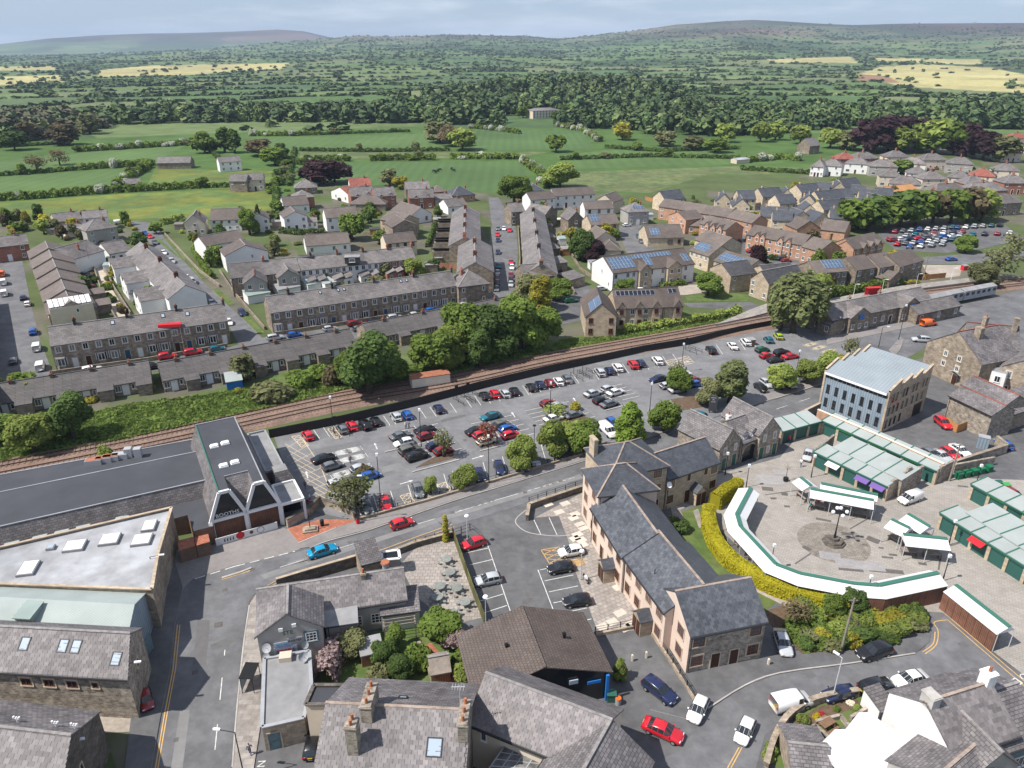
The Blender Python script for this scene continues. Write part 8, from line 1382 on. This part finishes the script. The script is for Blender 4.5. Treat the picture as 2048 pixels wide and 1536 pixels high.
lines('yellow_line',[smooth_px([(1850,1308),(1872,1290),(1876,1262),(1868,1245),(1895,1240)],4),[(1895,1240),(2048,1372)],[(1455,1536),(1478,1495)]],.1,'line_yellow',.034,lower);lines('yellow_line',[smooth_px([(1845,1304),(1866,1288),(1870,1264)],4),[(1902,1238),(2055,1368)],[(1462,1536),(1484,1495)]],.1,'line_yellow',.034,lower)
mat('table_grey',(.2,.215,.2),.8,'noise',.2,3);mat('bin_green',(.01,.13,.06),.5,'flat')
def round_table(px,py,lab):
 p=G(px,py);t=thing('picnic_table',lab,'table',p,px*.1,'round picnic tables on the pub terrace');b=MB();b.tube((0,0,.68),(0,0,.75),.66,.66,18);b.build('table_top','table_grey',t);b=MB();b.tube((0,0,0),(0,0,.68),.12,.1,8);b.build('pedestal','steel',t)
 for i in range(6):a_=i*1.047;b=MB();b.tube((1.0*math.cos(a_),1.0*math.sin(a_),.4),(1.0*math.cos(a_),1.0*math.sin(a_),.46),.2,.2,10);b.tube((1.0*math.cos(a_),1.0*math.sin(a_),0),(1.0*math.cos(a_),1.0*math.sin(a_),.4),.04,n=5);b.build('stool','table_grey',t)
for i,(px,py)in enumerate(((893,1127),(900,1153),(880,1181),(914,1185),(930,1213),(875,1203),(905,1236))):round_table(px,py,f'round grey picnic table with stools on the pub terrace, {ordn(i)} from the road')
for i,(px,py)in enumerate(((1652,1455),(1602,1478))):
 p=G(px,py);t=thing('picnic_bench',f'{["upper", "lower"][i]} dark wooden picnic bench in the beer garden','bench',p,.5);b=MB();b.box(-.8,-.4,.68,.8,.4,.74);b.build('table_top','wood',t)
 for s_ in(-1,1):b=MB();b.box(-.8,s_*.75-.13,.4,.8,s_*.75+.13,.45);b.build('seat','wood',t);b=MB();b.bar((s_*.6,-.75,.1),(s_*.6,.75,.1),.08,.1);b.bar((s_*.6,-.3,.7),(s_*.6,-.6,0),.08,.08);b.bar((s_*.6,.3,.7),(s_*.6,.6,0),.08,.08);b.build('trestle','wood',t)
t=thing('pergola','wooden pergola beside the pub outhouse','pergola',(*G(800,1262)[:2],0),R(12))
for i in range(7):b=MB();b.box(-1.8,-1.5+i*.5,2.2,1.8,-1.42+i*.5,2.32);b.build('slat','wood_grey',t)
for x in(-1.7,1.7):
 b=MB();b.box(x-.05,-1.6,2.05,x+.05,1.7,2.2);b.build('beam','wood_grey',t)
 for y in(-1.5,1.6):b=MB();b.box(x-.06,y-.06,0,x+.06,y+.06,2.05);b.build('post','wood_grey',t)
bld('garden_shed','small brick-red garden shed with grey lid in the pub garden',(722,1310),(765,1300),1.8,2.2,1.8,.2,'mono','brick_red','felt_grey',cat='shed',gut=False);bld('garden_shed','small wooden gazebo in the pub garden',(862,1345),(900,1338),1.8,2.4,1.8,.8,'gable','wood','wood_grey',cat='shed',gut=False)
def bin_(px,py,m_,lab,s=1.,big=False,rz=0):
 p=G(px,py);t=thing('wheelie_bin',lab,'bin',p,rz,'wheelie bins');w_,d_,h_=(.95,.8,1.0)if big else(.5,.55,.95);b=MB();b.poly([(-w_*.42,-d_*.42,.08),(w_*.42,-d_*.42,.08),(w_/2,-d_/2,h_),(-w_/2,-d_/2,h_)]);b.prism([(-w_*.46,-d_*.46),(w_*.46,-d_*.46),(w_*.46,d_*.46),(-w_*.46,d_*.46)],.08,h_);b.build('body',m_,t);b=MB();b.slab([(-w_/2-.03,-d_/2-.05,h_+.04),(w_/2+.03,-d_/2-.05,h_+.04),(w_/2+.03,d_/2,h_+.12),(-w_/2-.03,d_/2,h_+.12)],.06);b.build('lid',m_,t)
 for s_ in(-1,1):b=MB();b.tube((s_*w_*.4-.03,d_*.4,.1),(s_*w_*.4+.03,d_*.4,.1),.1,.1,8);b.build('wheel','tyre',t)
for i in range(5):bin_(1916+i*15,957-i*3.5,'bin_green',f'{ordn(i)} green wheeled bin from the left behind the shops',big=True,rz=.3)
for px,py,m_,lab,bg_ in((1414,1330,'blue_sign','blue wheelie bin against the stone house front',0),(1424,1327,'red_sign','red wheelie bin against the stone house front',0),(1222,1400,'door_green','dark green bin beside the brown garage',1),(37,1412,'trim_green','teal bin left of the barn yard',0),(92,1418,'blue_sign','blue bin in the barn yard',0),(153,1425,'door_green','green bin in the barn yard',0),(1995,975,'door_green','left dark bin behind the upper shops',1),(2010,980,'trim_green2','right green bin behind the upper shops',1)):bin_(px,py,m_,lab,big=bool(bg_))
p=G(1236,1408);t=thing('oil_drum','orange-lidded drum beside the garage bin','drum',p);b=MB();b.tube((0,0,0),(0,0,.75),.3,.3,12);b.build('drum','lead',t);b=MB();b.tube((0,0,.76),(0,0,.86),.32,.3,12);b.build('lid','orange_cloth',t)
def shelter(px,py,lab,w_=2.6,rz=R(15),name='shelter'):
 p=G(px,py);t=thing(name,lab,'shelter',p,rz);b=MB();b.slab([(-w_/2,-.7,2.1),(w_/2,-.7,2.1),(w_/2,.7,2.2),(-w_/2,.7,2.2)],.06);b.build('roof','iron',t)
 for x in(-w_/2+.05,w_/2-.05):
  for y in(-.6,.6):b=MB();b.tube((x,y,0),(x,y,2.1),.04,n=6);b.build('post','iron',t)
 b=MB();b.box(-w_/2,.6,.4,w_/2,.63,2.0);b.build('back_panel','glass_sky',t)
shelter(504,1372,'dark bus shelter on the left pavement',2.2,R(90));
def rack(px,py,lab):
 p=G(px,py);t=thing('trolley_bay',lab,'trolley bay',p,R(-52))
 for y in(-.9,.9):
  for zz in(.4,.8):b=MB();b.tube((-1.8,y,zz),(1.8,y,zz),.035,n=5);b.build('rail','iron',t)
  for x in(-1.8,0,1.8):b=MB();b.tube((x,y,0),(x,y,.85),.04,n=5);b.build('post','iron',t)
 b=MB();b.tube((-1.9,0,0),(-1.9,0,2.6),.05,n=6);b.box(-1.95,-.35,2.1,-1.85,.35,2.6);b.build('sign_board','iron',t)
for px,py,lab in((925,803,'left trolley bay against the railway fence'),(948,797,'second trolley bay against the railway fence'),(1160,755,'trolley bay in the middle of the railway fence'),(1178,750,'next trolley bay in the middle of the railway fence'),(1385,703,'right trolley bay near the upper fence'),(680,868,'trolley bay beside the grey car by the fence')):rack(px,py,lab)
p=G(1424,826);t=thing('car_park_sign','tall dark car park sign board beside the birch','sign',p,R(-12));b=MB();b.box(-.7,-.08,.4,.7,.08,3.4);b.build('board','felt_dark',t);[sign_text(x,.22,'paint_white',t,(0,-.1,zz),(R(90),0,0))for x,zz in(('PARKING',3.0),('PAY',2.6),('24 HRS',2.2))]
for x in(-.5,.5):b=MB();b.box(x-.06,-.06,0,x+.06,.06,.4);b.build('leg','iron',t)
p=G(621,1062);t=thing('memorial_plinth','dark stepped plinth with finger post on the red paving','plinth',p,R(14));b=MB();b.box(-1,-.7,.1,1,.7,.35);b.box(-.7,-.45,.35,.7,.45,.6);b.build('steps','stone',t);b=MB();b.tube((0,0,.6),(0,0,2.8),.06,n=6);b.build('post','iron',t)
for px,py,lab in((645,1053,'black litter bin on the red paving'),(716,1048,'red litter bin by the railings')):
 p=G(px,py);t=thing('litter_bin',lab,'bin',p);b=MB();b.tube((0,0,.1),(0,0,1.0),.25,.28,10);b.build('body','red_sign' if 'red l' in lab else 'iron',t);b=MB();b.tube((0,0,1.0),(0,0,1.12),.3,.2,10);b.build('lid','iron',t)
for i,(px,py)in enumerate(((1264,1322),(1292,1316),(1536,1330))):p=G(px,py);b=MB();b.prism([(-.1,-.1),(.1,-.1),(.1,.1),(-.1,.1)],0,.85);b.prism([(-.06,-.06),(.06,-.06),(.06,.06),(-.06,.06)],.85,.92);tag(b.build('bollard','paint_cream',None,p),f'{["left pale bollard in the garage yard", "right pale bollard in the garage yard", "tan bollard below the silver saloon"][i]}','bollard')
p=G(1571,962);t=thing('market_planter','bare young tree in a dark barrel planter on the square','planter',p);b=MB();b.tube((0,0,0),(0,0,.6),.35,.4,10);b.build('barrel','iron',t);b=MB();b.tube((0,0,.6),(0,0,2.6),.05,.03,6);[b.tube((0,0,2),(.6*math.cos(a_),.6*math.sin(a_),2.7),.025,.01,5)for a_ in(0,1.3,2.5,3.8,5)];b.build('stem','bark',t)
p=G(1560,667);
for px,py,m_,lab in((1928,540,'red_sign','red plastic drum stack on the vacant plot'),(1500,690,'wood','brown timber bin store beside the white car')):p=G(px,py);t=thing('storage_box',lab,'box',p,.3);b=MB();b.box(-.9,-.6,0,.9,.6,1.4);b.build('body',m_,t);b=MB();b.slab([(-1,-.7,1.42),(1,-.7,1.42),(1,.7,1.6),(-1,.7,1.6)],.06);b.build('lid','felt_grey',t)
p=G(1550,672);
t=thing('electricity_box','blue metal cabinet in the raised stone bed','cabinet',G(1963,895),R(-30));b=MB();b.box(-.8,-.6,0,.8,.6,2.0);b.build('cabinet','clad_blue',t);b=MB();b.box(-.85,-.65,2.0,.85,.65,2.1);b.build('lid','lead',t)
# ================================================================ air
hb=MB();hb.box(-15500,-420,-40,15500,16800,420);hz=hb.build('haze','glass');hz.data.materials.clear();hm=bpy.data.materials.new('air');hm.use_nodes=True;hm.node_tree.nodes.clear();ho=hm.node_tree.nodes.new('ShaderNodeOutputMaterial');pv=hm.node_tree.nodes.new('ShaderNodeVolumePrincipled');pv.inputs['Density'].default_value=7e-5;pv.inputs['Color'].default_value=(.6,.77,1,1);hm.node_tree.links.new(pv.outputs[0],ho.inputs['Volume']);hz.data.materials.append(hm);hz['kind']='stuff';hm.cycles.homogeneous_volume=True
rnd_=random.Random(31);_sh={}
for i,(px,py)in enumerate(((222,522),(208,545),(140,545),(150,600),(232,560),(246,584),(262,604),(282,618),(640,575),(690,566),(735,560),(790,552),(852,545),(870,530),(880,470),(868,450),(1118,490),(1125,512),(1090,462),(1140,470),(740,470),(600,455),(545,455),(470,460),(350,460),(110,455),(95,470),(1180,540),(1290,440),(1420,500),(1660,480),(1700,340),(1860,345),(1960,365))):
 p=G(px,py);w_,d_,h_=rnd_.uniform(2,3.6),rnd_.uniform(1.8,3),rnd_.uniform(1.7,2.2);bld('garden_shed',f'{ordn(i % 30)} small {"flat" if i < 30 else "pent"}-roofed shed counted across the back gardens',(p.x,p.y),(p.x+w_*.98,p.y+w_*.2),0,d_,h_,.3,'mono',rnd_.choice(['wood','render_white','stone_far','fence_tan','wood_grey']),rnd_.choice(['felt_grey','corr_dull','felt_dark','slate_far']),cat='shed',gut=False,group='small sheds in the back gardens',world=True,over=.1)
for i,pts in enumerate(([(105,750),(200,736),(300,722),(455,694)],[(548,672),(700,648),(905,614)],[(480,600),(560,590),(600,584)],[(612,582),(760,566),(900,548)],[(205,530),(230,580),(262,630)],[(186,530),(205,590),(235,645)],[(1036,455),(1040,520),(1036,590)],[(1112,470),(1122,540),(1150,590)],[(440,545),(470,590),(530,660)],[(330,470),(400,545),(440,575)],[(862,500),(905,500)],[(1190,560),(1160,540),(1120,470)],[(600,470),(700,466),(760,470)],[(0,796),(150,778),(300,752)],[(1640,345),(1760,340),(1900,335)],[(1800,380),(1900,372),(2040,360)])):wall_thing('garden_wall',f'{ordn(i)} low stone garden wall among the houses beyond the railway',pts,.9,.3,'stone_far')
for px,py,w_ in((450,1180,.6),(437,1250,.9),(505,1140,.6),(620,1120,.6),(700,1085,.6),(905,1025,.6),(1050,985,.6),(1120,962,.6),(390,1345,.6),(352,1480,.5)):p=G(px,py);b=MB();b.box(-w_/2,-w_/2,.034,w_/2,w_/2,.04);b.build('manhole_cover','paver_dark',road,(p.x,p.y,0),.3)
for px,py in((700,905),(930,880),(1018,1068),(1025,1140),(1060,1200)):p=G(px,py);b=MB();b.box(-.3,-.3,.026,.3,.3,.032);b.build('manhole_cover','paver_dark',carpark if py<1000 else hotel,(p.x,p.y,0),.3)
for px,py in((1850,1280),(1926,1290),(1480,1400),(1620,1350)):p=G(px,py);b=MB();b.box(-.5,-.4,.03,.5,.4,.034);b.build('repair_patch','asphalt_patch',lower,(p.x,p.y,0),.4)
for i,(px,py)in enumerate(((1648,610),(1705,600),(1762,590),(1830,578),(1900,566))):lamp(px,py,4.2,f'{ordn(i)} white lamp column from the left on the station platform',(.7,-.2),'paint_white')
p=G(1745,590,.9);t=thing('platform_shelter','small red shelter on the station platform','shelter',(p.x,p.y,.9),R(10));b=MB();b.box(-2,.5,0,2,.6,2);b.build('back_panel','red_sign',t);b=MB();b.box(-2.1,-.6,2,2.1,.7,2.1);b.build('roof','red_sign',t)
for x in(-1.9,1.9):b=MB();b.box(x-.05,-.5,0,x+.05,-.4,2);b.build('post','red_sign',t)
